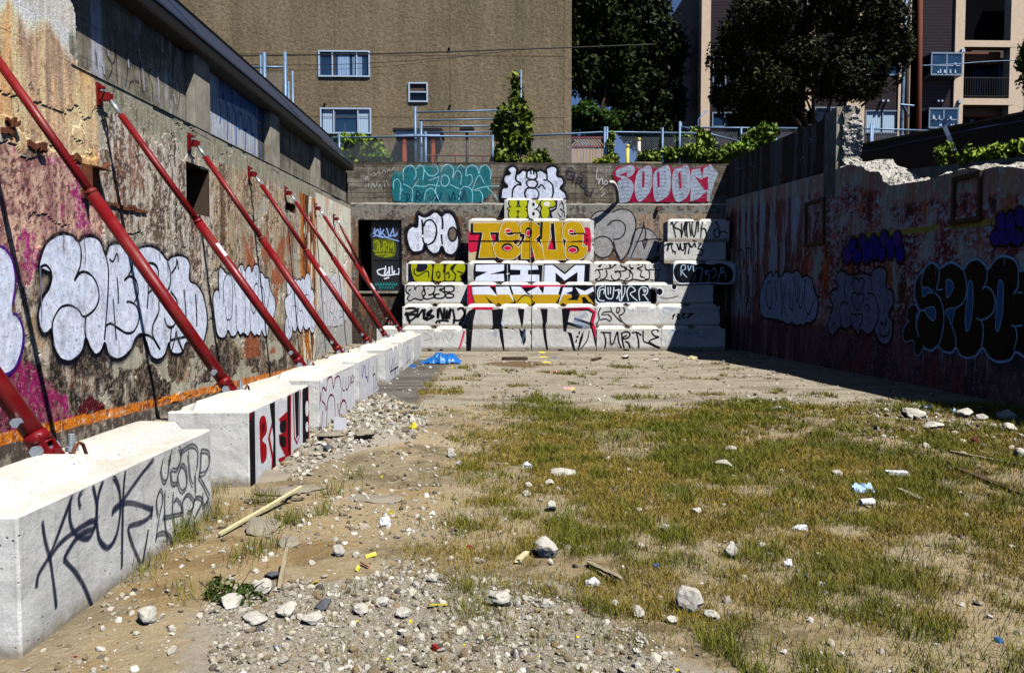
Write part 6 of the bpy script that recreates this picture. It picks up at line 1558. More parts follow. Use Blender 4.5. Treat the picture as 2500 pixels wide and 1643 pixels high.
def facade(name, X0, X1, Z0, Z1, Y, mat, parent, openings, d=.3):
    """front wall with real holes; openings as pixel boxes"""
    xs = {X0, X1}; zs = {Z0, Z1}; rects = []
    for (a, b, c, e) in openings:
        p = on_y(a, b, Y); q = on_y(c, e, Y)
        r = (p.x + .02, q.x - .02, q.z + .02, p.z - .02); rects.append(r); xs |= {r[0], r[1]}; zs |= {r[2], r[3]}
    xs = sorted(xs); zs = sorted(zs); b = MB()
    for i in range(len(xs) - 1):
        for j in range(len(zs) - 1):
            cx, cz = (xs[i] + xs[i + 1]) / 2, (zs[j] + zs[j + 1]) / 2
            if any(r[0] < cx < r[1] and r[2] < cz < r[3] for r in rects): continue
            b.add([(xs[i], Y, zs[j]), (xs[i + 1], Y, zs[j]), (xs[i + 1], Y, zs[j + 1]), (xs[i], Y, zs[j + 1])], [(0, 1, 2, 3)])
    for r in rects:
        b.add([(r[0], Y, r[2]), (r[1], Y, r[2]), (r[1], Y, r[3]), (r[0], Y, r[3]), (r[0], Y + d, r[2]), (r[1], Y + d, r[2]), (r[1], Y + d, r[3]), (r[0], Y + d, r[3])],
              [(0, 4, 5, 1), (1, 5, 6, 2), (2, 6, 7, 3), (3, 7, 4, 0), (4, 7, 6, 5)])
    return b.build(name, mat, parent)

# ---------------- ground behind the walls
def sheet(name, x0, y0, x1, y1, z, mat, n=24):
    xs = np.linspace(x0, x1, n); ys = np.linspace(y0, y1, n)
    X = np.repeat(xs[:, None], n, 1); Y = np.repeat(ys[None, :], n, 0)
    o = mesh_np(name, np.stack([X, Y, z + .12 * (fbm(X * .7, Y * .7, 301) - .5)], -1), grid_faces(n, n), mat, None, smooth=True)
    o['kind'] = 'structure'; return o
sheet("upper_ground", -70, YB + .38, 80, 140, 5.38, "soil", 60)
sheet("side_ground", XR + .34, 2.0, 9.75, YB + .4, 3.0, "soil", 30)

# ---------------- tan stucco apartment house
Y1 = 31.0
xr = on_y(1395, 300, Y1).x
sb = thing("apartment_building", "tan stucco building with blue reflecting windows behind the end wall", "building", (-6, Y1, 5.4))
W1 = (777, 124, 904, 190); W2 = (781, 264, 907, 328); W3 = (997, 202, 1045, 251)
facade("front_wall", -22, xr, 5.0, 17.5, Y1, "stucco", sb, [W1, W2, W3])
b = MB(); b.add([(xr, Y1, 5), (xr, Y1 + 12, 5), (xr, Y1 + 12, 17.5), (xr, Y1, 17.5)], [(0, 1, 2, 3)]); b.add([(-22, Y1, 5), (-22, Y1 + 12, 5), (-22, Y1 + 12, 17.5), (-22, Y1, 17.5)], [(3, 2, 1, 0)])
b.add([(-22, Y1, 17.5), (xr, Y1, 17.5), (xr, Y1 + 12, 17.5), (-22, Y1 + 12, 17.5)], [(0, 1, 2, 3)]); b.build("side_wall", "stucco", sb)
MB().box((-22.2, Y1 - .15, 17.5), (xr + .15, Y1 + .2, 17.8)).build("roof_edge", "white_frame", sb)
window(sb, *W1, Y1, bars=(.27, .74), curtain=((.36, .60), (.66, .72), (.76, .86)), frame="white_frame")
window(sb, *W2, Y1, bars=(.27, .74), curtain=((.02, .25), (.76, .98)), cmat="blind_white")
window(sb, *W3, Y1, hbars=(.48,), pane="glass_dark", curtain=())
MB().box((on_y(1000, 210, Y1).x, Y1 + .03, on_y(1000, 224, Y1).z), (on_y(1042, 210, Y1).x, Y1 + .035, on_y(1000, 206, Y1).z)).build("blind", "shade_panel", sb)
for (x, y) in ((1098, 260), (1096, 121), (793, 256)):
    p = on_y(x, y, Y1); MB().tube([(p.x, Y1 - .06, p.z), (p.x, Y1 + .02, p.z)], .05, 8).build("vent_pipe", "dark_void", sb)
b = MB()
zj = on_y(1100, 136, Y1).z; xj = on_y(1377, 250, Y1).x
for zz in (zj, zj - 2.45, zj - 4.9): b.box((-22, Y1 - .006, zz - .012), (xj - .02, Y1 - .001, zz + .012))
for xx in (xj, xj - 4.6, xj - 9.2): b.box((xx - .012, Y1 - .008, 5.2), (xx + .012, Y1 - .002, 17.4))
b.build("wall_joint", "soil", sb)
# porch
Y2 = 29.4
po = thing("porch", "small porch with white fascia and orange posts against the stucco building", "porch", (on_y(1020, 400, Y2).x, Y2, 5.4))
p = on_y(964, 320, Y2); q = on_y(1074, 335, Y2)
MB().box((p.x, Y2, q.z), (q.x, Y1 - .02, p.z)).build("fascia", "white_frame", po)
MB().box((p.x - .08, Y2 - .06, p.z), (q.x + .08, Y1 - .02, p.z + .10)).build("roof_slab", "roof_dark", po)
for x in (988, 1058):
    a = on_y(x, 400, Y2 + .1); MB().box((a.x - .07, Y2 + .05, 5.0), (a.x + .07, Y2 + .19, q.z)).build("post", "orange_paint", po)
MB().box((p.x + .3, Y1 - .06, 5.0), (q.x - .3, Y1 - .02, q.z)).build("door", "dark_void", po)
# handrail
hr = thing("handrail", "thin brown handrail in front of the stucco wall", "handrail", (on_y(1120, 400, 28.5).x, 28.5, 5.4))
p = on_y(1042, 380, 28.5); q = on_y(1197, 380, 28.5)
MB().tube([(p.x, 28.5, p.z), (q.x, 28.5, p.z)], .03, 8).build("rail", "rust_steel", hr)
for t in (.12, .45, .88): MB().tube([(p.x + (q.x - p.x) * t, 28.5, 5.2), (p.x + (q.x - p.x) * t, 28.5, p.z)], .025, 8).build("post", "rust_steel", hr)
lamp = thing("lamp_post", "slim dark lamp post with a flat head before the stucco wall", "lamp post", (on_y(1140, 400, 27.5).x, 27.5, 5.4))
p = on_y(1140, 320, 27.5)
MB().tube([(p.x, 27.5, 5.2), (p.x, 27.5, p.z)], .045, 10).build("pole", "roof_dark", lamp, smooth=True)
MB().box((p.x - .26, 27.3, p.z), (p.x + .26, 27.7, p.z + .08)).tube([(p.x - .15, 27.5, p.z + .05), (p.x + .15, 27.5, p.z + .17)], .05, 8).build("lamp_head", "roof_dark", lamp)

# ---------------- chain-link
def links(P, Q, z0, z1, pitch=.075, r=.0036, zq0=None, zq1=None):
    """woven wire between two ground points: two sets of slanting wires"""
    P = np.array(P, float); Q = np.array(Q, float); L = np.linalg.norm(Q - P)
    zq0 = z0 if zq0 is None else zq0; zq1 = z1 if zq1 is None else zq1
    V = []; H = max(z1 - z0, zq1 - zq0)
    def lim(u): t = u / L; return z0 + (zq0 - z0) * t, z1 + (zq1 - z1) * t
    n = int((L + H) / pitch); d = (Q - P) / L
    for k in range(-int(H / pitch), n + int(H / pitch)):
        for sg in (1, -1):
            u0 = k * pitch; pts = []
            a0 = u0; a1 = u0 + sg * H
            ta, tb = 0.0, 1.0
            lo, hi = min(a0, a1), max(a0, a1)
            if hi < 0 or lo > L: continue
            if sg > 0: ta = max(0, -a0 / H); tb = min(1, (L - a0) / H)
            else: ta = max(0, (a0 - L) / H); tb = min(1, a0 / H)
            if tb <= ta: continue
            ua, ub = a0 + sg * H * ta, a0 + sg * H * tb
            zb_ = max(z0, zq0) if False else None
            la, lb = lim(ua), lim(ub)
            za, zb2 = la[0] + (la[1] - la[0]) * ta, lb[0] + (lb[1] - lb[0]) * tb
            A = P + d * ua; B = P + d * ub
            V.append((A[0], A[1], za, B[0], B[1], zb2, sg))
    V = np.array(V); m = len(V)
    pts = np.zeros((m, 4, 3)); nrm = r * np.array([d[0], d[1]])
    pts[:, 0] = np.stack([V[:, 0] - nrm[0], V[:, 1] - nrm[1], V[:, 2]], -1); pts[:, 1] = np.stack([V[:, 0] + nrm[0], V[:, 1] + nrm[1], V[:, 2]], -1)
    pts[:, 2] = np.stack([V[:, 3] + nrm[0], V[:, 4] + nrm[1], V[:, 5]], -1); pts[:, 3] = np.stack([V[:, 3] - nrm[0], V[:, 4] - nrm[1], V[:, 5]], -1)
    pts = pts.reshape(-1, 3)
    return pts, np.arange(m * 4).reshape(-1, 4)
def mesh_links(parent, *a, **k):
    V, F = links(*a, **k); return mesh_np("wire_mesh", V, F, "mesh_wire", parent)
YF1 = 24.0
fe = thing("chain_link_fence", "low chain link fence along the top of the end wall, left of the climbing shrub", "fence", (-2, YF1, 5.4))
pl = [on_y(x, y, YF1) for x, y in ((800, 338), (1012, 333), (1203, 334))]
zt = pl[1].z
MB().tube([tuple(v) for v in pl], .03, 8).build("top_rail", "galvanised", fe, smooth=True)
mesh_links(fe, (pl[0].x, YF1 + .03), (pl[2].x, YF1 + .03), 5.45, zt)
for x in (828, 1203): a = on_y(x, 330, YF1); MB().tube([(a.x, YF1, 5.2), (a.x, YF1, zt + .05)], .035, 10).build("post", "galvanised", fe, smooth=True)
fe2 = thing("chain_link_fence", "low chain link fence in front of the pale wooden fence and yellow bollards", "fence", (4, YF1, 5.4))
pl = [on_y(x, y, YF1) for x, y in ((1297, 332), (1396, 327), (1478, 323), (1700, 326))]
MB().tube([tuple(v) for v in pl], .03, 8).build("top_rail", "galvanised", fe2, smooth=True)
mesh_links(fe2, (pl[0].x, YF1 + .03), (pl[2].x, YF1 + .03), 5.45, pl[0].z, zq1=pl[2].z)
mesh_links(fe2, (pl[2].x, YF1 + .03), (pl[3].x, YF1 + .03), 5.45, pl[2].z)
for x, yt in ((1476, 311), (1482, 311), (1617, 313), (1659, 298)): a = on_y(x, yt, YF1); MB().tube([(a.x, YF1 - .04, 5.2), (a.x, YF1 - .04, a.z)], .035, 10).build("post", "galvanised", fe2, smooth=True)
cage = thing("chain_link_cage", "tall open cage of galvanised pipe rails and wire mesh above the teal graffiti", "fence", (-1, 24.6, 5.4))
rl = [((1013, 275), (1258, 269), 24.1), ((1024, 295), (1205, 291), 25.2), ((1030, 310), (1205, 308), 26.1), ((1040, 324), (1205, 322), 26.9)]
for (a, c, Y) in rl:
    MB().tube([on_y(*a, Y), on_y(*c, Y)], .026, 8).build("rail", "galvanised", cage, smooth=True)
for (x, yt, Y) in ((1013.5, 262, 24.1), (1259, 260, 24.1), (1028, 297, 25.6), (1039, 322, 26.9)):
    a = on_y(x, yt, Y); MB().tube([(a.x, Y, 5.2), (a.x, Y, a.z)], .045, 10).build("post", "galvanised", cage, smooth=True)
a = on_y(1013.5, 275, 24.1); c = on_y(1039, 324, 26.9)
mesh_links(cage, (a.x, 24.14), (c.x, 26.9), 5.45, a.z, zq1=c.z)
# right-hand fence
fe3 = thing("chain_link_fence", "chain link fence with vines on it above the shaded parapet at right", "fence", (7.5, 25, 5.4))
pl = [on_y(x, y, 25.0) for x, y in ((1662, 312), (1806, 313), (1947, 314))]
MB().tube([tuple(v) for v in pl], .03, 8).build("top_rail", "galvanised", fe3, smooth=True)
mesh_links(fe3, (pl[0].x, 25.03), (pl[2].x, 25.03), 5.45, pl[0].z)
for x, yt in ((1662, 300), (1809, 311), (1894, 302)): a = on_y(x, yt, 25); MB().tube([(a.x, 24.97, 5.2), (a.x, 24.97, a.z)], .035, 10).build("post", "galvanised", fe3, smooth=True)
a = on_y(1663, 310, 24.9); c = on_y(1806, 346, 24.9)
MB().tube([(a.x, 24.9, a.z), (c.x, 24.9, c.z)], .028, 8).build("brace", "galvanised", fe3, smooth=True)
a = on_y(1703, 295, 25); c = on_y(1722, 272, 25)
MB().tube([(a.x, 24.9, 5.3), (a.x, 24.9, a.z), (c.x, 24.9, c.z)], .03, 8).build("barb_arm", "galvanised", fe3, smooth=True)
fe4 = thing("chain_link_fence", "chain link fence before the blinds window, right of the broken pier", "fence", (13, 26, 5.4))
pl = [on_y(x, y, 26.0) for x, y in ((2070, 314), (2190, 317), (2300, 321))]
MB().tube([tuple(v) for v in pl], .03, 8).build("top_rail", "galvanised", fe4, smooth=True)
mesh_links(fe4, (pl[0].x, 26.03), (pl[2].x, 26.03), 5.3, pl[1].z)
for x, yt in ((2125, 302), (2129, 302)): a = on_y(x, yt, 26); MB().tube([(a.x, 25.95, 5.2), (a.x, 25.95, a.z)], .035, 10).build("post", "galvanised", fe4, smooth=True)
# tall fence posts rising behind the metal roof
tf = thing("tall_chain_link_fence", "tall pale posts and wire mesh rising behind the dark metal roof", "fence", (-7.5, 26, 5.4))
for (x, yt, r) in ((636, 135, .035), (645, 129, .065), (695.5, 128, .06), (704.5, 200, .035), (714, 174, .04)):
    a = on_y(x, yt, 26.0); MB().tube([(a.x, 26, 5.2), (a.x, 26, a.z)], r, 10).build("post", "galvanised", tf, smooth=True)
a = on_y(600, 165, 26); c = on_y(695, 165, 26)
MB().tube([(a.x, 26, a.z), (c.x, 26, c.z)], .04, 8).build("rail", "galvanised", tf, smooth=True)
a = on_y(647, 165, 26); mesh_links(tf, (a.x, 26.05), (c.x, 26.05), 5.4, a.z, pitch=.10, r=.005)

# ---------------- wood fence and bollards
wf = thing("wooden_fence", "pale plank fence with dark red lattice along its top", "fence", (4.2, 28.6, 5.4))
p = on_y(1396, 358, 28.6); q = on_y(1476, 400, 28.6); top = on_y(1396, 334, 28.6)
n = 11
for i in range(1):
    b = MB()
    for k in range(n):
        x0 = p.x + (q.x - p.x) * k / n; x1 = p.x + (q.x - p.x) * (k + 1) / n - .012
        b.box((x0, 28.6 + random.uniform(0, .01), 5.2), (x1, 28.63, p.z - .02 + random.uniform(-.015, .015)))
    b.build("planks", "fence_wood", wf)
b = MB().box((p.x, 28.58, p.z - .03), (q.x, 28.65, p.z + .03)).box((p.x, 28.58, top.z - .06), (q.x, 28.65, top.z))
b.build("rails", "lattice_red", wf)
b = MB(); L = q.x - p.x; H = top.z - p.z - .08
for k in range(-4, 14):
    for sg in (1, -1):
        x0 = p.x + k * .11; x1 = x0 + sg * H
        if min(x0, x1) < p.x or max(x0, x1) > q.x: continue
        b.obox(((x0 + x1) / 2, 28.61 + .008 * sg, p.z + .03 + H / 2), ((x1 - x0) / 2, 0, H / 2), (0, .006, 0), (.012, 0, -.012 * sg))
b.build("lattice", "fence_wood", wf)
for (x, yt, lb) in ((1532.5, 353, "shorter yellow capped bollard behind the end wall"), (1560.5, 337, "taller yellow and white bollard behind the end wall")):
    a = on_y(x, yt, 25.6)
    bo = thing("bollard", lb, "bollard", (a.x, 25.6, 5.4), "bollards behind the end wall")
    MB().tube([(a.x, 25.6, 5.3), (a.x, 25.6, a.z - .12)], .055, 12).build("post", "pale_pipe" if yt < 350 else "yellow_post", bo, smooth=True)
    MB().tube([(a.x, 25.6, a.z - .12), (a.x, 25.6, a.z - .02), (a.x, 25.6, a.z)], [.058, .058, .03], 12).build("cap", "yellow_post", bo, smooth=True)
a = on_y(1539, 391, 23.5); c = on_y(1614, 391, 23.5)
tag(MB().box((a.x, 23.42, ZB_TOP - .02), (c.x, 23.52, ZB_TOP + .06)).build("timber_plank", "rough_timber"), "weathered plank lying on top of the end wall below the bollards", "plank")

# ---------------- foliage
def foliage(name, parent, blobs, n, size, ca, cb, seed, droop=.2, shell=.55, org=None):
    rg = np.random.default_rng(seed)
    w = np.array([b[3] * b[4] * b[5] for b in blobs]) ** .8; w = w / w.sum()
    k = rg.choice(len(blobs), n, p=w); B = np.array(blobs)[k]
    d = rg.normal(size=(n, 3)); d /= np.linalg.norm(d, axis=1)[:, None]
    r = shell + (1 - shell) * rg.random(n) ** .7 + .22 * (rg.random(n) < .12) * rg.random(n)
    r *= .78 + .5 * vnoise(d[:, 0] * 2.3 + k * 5.1, d[:, 2] * 2.3 + d[:, 1] * 1.7, seed)
    C = B[:, :3] + d * r[:, None] * B[:, 3:6]
    clump = vnoise(C[:, 0] * 2.2 + seed, C[:, 2] * 2.2 + C[:, 1] * 1.3, seed + 3)
    cl2 = fbm(C[:, 0] * 1.9 + seed, C[:, 2] * 1.9 + C[:, 1] * .9, seed + 8, 3)
    keep = (clump + .35 * rg.random(n) > .38) & (cl2 + .12 * rg.random(n) > .47 if size < .15 and B[0, 3] > .5 else cl2 > -1)
    C = C[keep]; clump = clump[keep]; n = len(C)
    a = rg.normal(size=(n, 3)); a[:, 2] -= droop; a /= np.linalg.norm(a, axis=1)[:, None]
    b = np.cross(a, rg.normal(size=(n, 3))); b /= np.linalg.norm(b, axis=1)[:, None]
    s = size * (.6 + .8 * rg.random(n))[:, None]
    V = np.stack([C - a * s, C + b * s * .45, C + a * s, C - b * s * .45], 1).reshape(-1, 3)
    t = np.clip(rg.random(n) * .6 + clump * .5 - .05, 0, 1)[:, None]
    col = np.asarray(lin(ca)) * (1 - t) + np.asarray(lin(cb)) * t
    o = mesh_np(name, V, np.arange(n * 4).reshape(-1, 4), "leaves", parent, np.repeat(col, 4, 0), org=org)
    return o
def limbs(parent, base, tips, r0, mat="bark", name="trunk"):
    b = MB(); base = Vector(base)
    top = sum((Vector(t) for t in tips), Vector()) / len(tips)
    fork = base.lerp(top, .45)
    b.tube([base, base.lerp(fork, .5) + Vector((.05, 0, 0)), fork], [r0, r0 * .8, r0 * .62], 10)
    for t in tips:
        t = Vector(t); m = fork.lerp(t, .5) + Vector((random.uniform(-.2, .2), random.uniform(-.2, .2), .1))
        b.tube([fork - Vector((0, 0, .05)), m, t], [r0 * .5, r0 * .3, r0 * .08], 7)
    return b.build(name, mat, parent, smooth=True)
def at(x, y, Y): return tuple(on_y(x, y, Y))
def blob(x, y, Y, rx, rz, ry=None):
    """ellipsoid seen at pixel x, y at depth Y; radii in pixels"""
    p = on_y(x, y, Y); m = Y / 1850
    return (p.x, p.y, p.z, rx * m, (ry if ry else rx) * m, rz * m)
def plant(name, label, cat, base, blobs, n, size, ca, cb, seed, r0=.04, group=None, trunk=True, **k):
    t = thing(name, label, cat, base, group)
    foliage("crown", t, blobs, n, size, ca, cb, seed, **k)
    if trunk:
        tips = [(b[0], b[1], b[2]) for b in blobs[:9]]
        limbs(t, base, tips, r0)
    return t
plant("shrub", "bright green bush spilling over the corner by the metal roof", "shrub", (on_y(880, 400, 24.6).x, 24.6, 5.3),
      [blob(865, 365, 24.6, 42, 32), blob(905, 372, 24.7, 34, 26), blob(838, 352, 24.5, 22, 20), blob(925, 388, 24.5, 26, 16), blob(880, 350, 24.8, 30, 18), blob(850, 392, 24.4, 30, 12)], 7000, .10, (66, 104, 22), (150, 176, 44), 401)
plant("climbing_shrub", "tall dark green shrub climbing a thin pole on the end wall", "shrub", (on_y(1262, 400, 24.3).x, 24.3, 5.3),
      
      [blob(1252, 210, 24.3, 20, 28), blob(1262, 250, 24.4, 26, 30), blob(1240, 285, 24.3, 40, 30), blob(1232, 320, 24.3, 36, 30), blob(1258, 345, 24.3, 34, 30), blob(1240, 375, 24.3, 30, 26), blob(1275, 300, 24.4, 24, 36), blob(1280, 340, 24.4, 20, 40), blob(1235, 392, 24.2, 36, 12)], 5200, .11, (26, 40, 12), (120, 134, 40), 402, r0=.05)
plant("shrub", "small leafy shrub at the foot of the climbing shrub", "shrub", (on_y(1320, 400, 24.2).x, 24.2, 5.3),
      [blob(1318, 388, 24.2, 24, 22), blob(1305, 398, 24.1, 24, 12), blob(1335, 398, 24.1, 16, 12)], 1200, .09, (50, 70, 16), (140, 150, 50), 403, r0=.03)
plant("vine", "thin vine climbing the paired fence posts by the plank fence", "vine", (on_y(1492, 400, 23.9).x, 23.9, 5.4),
      [blob(1492, 388, 23.9, 16, 14), blob(1490, 360, 23.9, 8, 26), blob(1475, 396, 23.8, 26, 8), blob(1494, 335, 23.9, 6, 16)], 700, .08, (60, 80, 20), (150, 160, 60), 404, r0=.02)
plant("ivy_bank", "low bank of glossy ivy along the wall top right of the bollards", "ivy", (on_y(1640, 400, 24.2).x, 24.2, 5.4),
      [blob(1590, 385, 24.2, 34, 14), blob(1640, 382, 24.3, 40, 18), blob(1690, 378, 24.3, 44, 22), blob(1730, 386, 24.2, 30, 14), blob(1665, 352, 24.4, 22, 28), blob(1715, 350, 24.4, 26, 30), blob(1700, 330, 24.5, 16, 18)], 5200, .10, (36, 54, 14), (140, 160, 60), 405, r0=.03)
plant("ivy", "ivy clump hanging on the fence behind the blackened parapet", "ivy", (on_y(1850, 380, 24.6).x, 24.6, 5.4),
      [blob(1830, 350, 24.6, 24, 30), blob(1862, 335, 24.7, 26, 28), blob(1885, 322, 24.7, 16, 16), blob(1800, 375, 24.5, 40, 22), blob(1760, 385, 24.5, 30, 16)], 3600, .10, (30, 50, 12), (120, 145, 44), 406, r0=.03)
plant("climbing_weed", "straggly thin weed on the broken wall top below the plastic strip", "weed", (on_x(2310, 405, 8.0).x, on_x(2310, 405, 8.0).y, on_x(2310, 405, 8.0).z - .2),
      [blob(2300, 385, 13.3, 14, 22), blob(2318, 360, 13.3, 12, 20), blob(2290, 365, 13.3, 10, 10)], 170, .05, (60, 80, 20), (130, 150, 50), 407, r0=.012)
p = on_x(2430, 395, 8.0)
plant("leafy_shrub", "broad leaved green shrub growing along the broken wall top at right", "shrub", (p.x, p.y, p.z - .3),
      [blob(2370, 385, 11.9, 26, 16), blob(2400, 380, 11.8, 30, 20), blob(2440, 378, 11.5, 34, 22), blob(2480, 375, 11.2, 40, 26), blob(2520, 380, 11.0, 40, 26), blob(2365, 368, 11.9, 5, 18)], 1500, .075, (44, 66, 18), (150, 170, 60), 408, r0=.02)

# big dark trees between the two buildings
TG = "dark trees between the two buildings"
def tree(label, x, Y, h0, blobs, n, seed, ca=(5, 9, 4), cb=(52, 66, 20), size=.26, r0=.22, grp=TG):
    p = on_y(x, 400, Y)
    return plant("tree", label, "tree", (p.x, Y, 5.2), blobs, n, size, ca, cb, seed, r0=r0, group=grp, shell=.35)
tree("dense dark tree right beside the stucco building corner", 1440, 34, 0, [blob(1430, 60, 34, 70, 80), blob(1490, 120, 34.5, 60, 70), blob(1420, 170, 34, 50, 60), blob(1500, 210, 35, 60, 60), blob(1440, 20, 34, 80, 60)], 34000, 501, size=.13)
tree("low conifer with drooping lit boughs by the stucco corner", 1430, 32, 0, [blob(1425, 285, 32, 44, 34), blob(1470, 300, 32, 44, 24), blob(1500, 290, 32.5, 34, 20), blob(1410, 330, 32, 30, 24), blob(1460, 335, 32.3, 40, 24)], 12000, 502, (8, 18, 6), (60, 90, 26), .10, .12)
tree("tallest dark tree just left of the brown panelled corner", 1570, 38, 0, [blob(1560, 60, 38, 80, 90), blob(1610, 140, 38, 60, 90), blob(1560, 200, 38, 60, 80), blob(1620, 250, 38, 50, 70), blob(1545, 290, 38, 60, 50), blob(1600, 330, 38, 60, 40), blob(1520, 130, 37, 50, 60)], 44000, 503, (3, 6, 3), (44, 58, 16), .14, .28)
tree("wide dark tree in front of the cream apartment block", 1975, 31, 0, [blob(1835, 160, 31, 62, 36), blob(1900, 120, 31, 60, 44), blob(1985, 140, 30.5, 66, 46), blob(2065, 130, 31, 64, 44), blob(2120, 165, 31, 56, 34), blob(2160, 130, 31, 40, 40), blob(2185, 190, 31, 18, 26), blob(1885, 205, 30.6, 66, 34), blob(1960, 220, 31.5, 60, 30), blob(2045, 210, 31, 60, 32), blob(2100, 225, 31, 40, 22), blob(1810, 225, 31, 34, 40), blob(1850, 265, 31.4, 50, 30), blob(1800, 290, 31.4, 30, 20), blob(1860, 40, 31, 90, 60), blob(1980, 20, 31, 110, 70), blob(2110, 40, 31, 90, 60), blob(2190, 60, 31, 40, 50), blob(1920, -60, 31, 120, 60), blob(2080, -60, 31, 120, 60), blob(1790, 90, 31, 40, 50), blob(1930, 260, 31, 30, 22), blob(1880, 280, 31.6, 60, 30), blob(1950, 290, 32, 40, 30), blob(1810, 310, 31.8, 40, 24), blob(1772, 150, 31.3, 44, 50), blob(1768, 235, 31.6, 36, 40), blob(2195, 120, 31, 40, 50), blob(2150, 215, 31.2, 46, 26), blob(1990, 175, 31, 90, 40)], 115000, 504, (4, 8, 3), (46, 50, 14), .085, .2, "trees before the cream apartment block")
p = on_y(2540, 300, 27)
plant("pine_tree", "pine with spiky boughs cut by the right edge of the view", "tree", (p.x, 27, 3.0), [blob(2520, 150, 27, 34, 24), blob(2545, 200, 27, 50, 40), blob(2560, 110, 27, 60, 40), blob(2500, 165, 27, 14, 10), blob(2550, 270, 27, 40, 30)], 9000, .08, (16, 26, 8), (90, 104, 36), 505, r0=.16)

# ---------------- cream apartment block at right
Y3 = 36.0
ab = thing("apartment_block", "cream rendered apartment block with dark siding and projecting bay windows", "building", (14, Y3, 5.4))
ZT = 17.0
X = lambda px: on_y(px, 250, Y3).x
Zp = lambda py: on_y(2000, py, Y3).z
def bx(name, x0, x1, y0, y1, mat, d0=0.0, d1=.3, par=ab):
    za = Zp(y1) if y1 is not None else 5.0; zb = Zp(y0) if y0 is not None else ZT
    return MB().box((X(x0), Y3 + d0, za), (X(x1), Y3 + d1, zb)).build(name, mat, par)
bx("column", 1711, 1733, None, None, "cream_render", 0, .5)
MB().box((X(1711), Y3 + .5, 5), (X(1711) + .4, Y3 + 14, ZT)).build("side_wall", "shade_panel", ab)
def siding(x0, x1, y0, y1, d=.12): return bx("siding", x0, x1, y0, y1, "siding", d, .6)
siding(1733, 1966, None, 138); siding(1733, 1740, 138, 212); siding(1772, 1966, 138, 212); siding(1733, 1966, 212, 275); siding(1733, 1738, 275, 312); siding(1800, 1966, 275, 312); siding(1733, 1966, 312, None)
Yw = Y3 + .14
window(ab, 1740, 138, 1772, 212, Yw, frame="grey_frame", pane="glass_dark"); window(ab, 1738, 275, 1800, 312, Yw, bars=(.5,), frame="grey_frame", pane="glass_blue")
bx("column", 1966, 1988, None, None, "cream_render", 0, .5)
siding(1988, 2067, None, 262); window(ab, 1988, 262, 2067, 330, Yw, bars=(.5,), frame="grey_frame", pane="glass_dark"); siding(1988, 2067, 330, None)
bx("column", 2067, 2111, None, None, "cream_render", 0, .5)
siding(2111, 2194, None, 130); window(ab, 2111, 130, 2194, 186, Yw, bars=(.5,), frame="grey_frame", pane="glass_blue"); siding(2111, 2194, 186, 270)
window(ab, 2112, 270, 2193, 327, Yw, bars=(.52,), frame="grey_frame", pane="glass_blue", curtain=((.02, .5), (.53, .98)), cmat="blind_white"); siding(2111, 2194, 327, None)
bx("column", 2194, 2222, None, None, "cream_render", .05, .5)
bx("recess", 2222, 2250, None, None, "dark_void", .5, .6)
siding(2250, 2328, None, 135); siding(2250, 2328, 191, 269); siding(2250, 2328, 318, None)
def bay(x0, y0, x1, y1):
    za, zb = Zp(y1), Zp(y0); xa, xb = X(x0), X(x1); o = .55
    b = MB(); fw = .06
    b.box((xa, Y3 - o, za), (xb, Y3 + .2, za + .08)); b.box((xa, Y3 - o, zb - .08), (xb, Y3 + .2, zb))
    for xx in (xa, (xa + xb) / 2 - fw / 2, xb - fw): b.box((xx, Y3 - o + .01, za + .08), (xx + fw, Y3 - o + .07, zb - .08))
    f = b.build("window", "grey_frame", ab)
    MB().box((xa + .02, Y3 - o + .03, za + .08), (xb - .02, Y3 - o + .05, zb - .08)).box((xb - .05, Y3 - o + .05, za + .08), (xb - .03, Y3 + .1, zb - .08)).box((xa + .03, Y3 - o + .05, za + .08), (xa + .05, Y3 + .1, zb - .08)).build("pane", "glass_blue", f)
    b = MB(); zz = za + (zb - za) * .42
    b.box((xa + .1, Y3 - o + .018, zz), (xb - .1, Y3 - o + .026, zz + .03))
    for k in range(9):
        x = xa + .15 + (xb - xa - .4) * random.random(); z = random.choice((za + .1, zz + .03)); h = .08 + .14 * random.random()
        b.tube([(x, Y3 - o + .012, z), (x, Y3 - o + .012, z + h)], [.05, .03], 6)
    b.build("shelf_items", "blind_white", f)
bay(2255, 135, 2331, 191); bay(2253, 269, 2325, 319)
bx("column", 2328, 2351, None, None, "cream_render", 0, .5)
bx("spandrel", 2351, 2476, 238, 254, "cream_render", 0, .5)
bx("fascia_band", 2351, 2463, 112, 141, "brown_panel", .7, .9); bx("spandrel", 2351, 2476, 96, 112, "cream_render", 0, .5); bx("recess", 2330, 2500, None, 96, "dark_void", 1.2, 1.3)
bx("fascia_band", 2351, 2463, 254, 275, "brown_panel", .55, .9)
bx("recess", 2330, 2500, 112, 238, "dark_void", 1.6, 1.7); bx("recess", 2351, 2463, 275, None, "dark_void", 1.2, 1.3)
window(ab, 2372, 150, 2458, 237, Y3 + 1.5, bars=(.5,), frame="roof_dark", pane="glass_blue", curtain=((.78, .88),))
window(ab, 2365, 280, 2450, 330, Y3 + 1.1, bars=(.5,), frame="roof_dark", pane="glass_blue")
b = MB(); zr0, zr1 = Zp(236), Zp(186)
b.box((X(2351), Y3 + .02, zr1 - .04), (X(2476), Y3 + .06, zr1)); b.box((X(2351), Y3 + .02, zr0 + .06), (X(2476), Y3 + .06, zr0 + .09))
for k in range(22): x = X(2351) + (X(2476) - X(2351)) * k / 21; b.box((x - .008, Y3 + .03, zr0 + .09), (x + .008, Y3 + .05, zr1 - .04))
b.build("balcony_railing", "cable_black", ab)
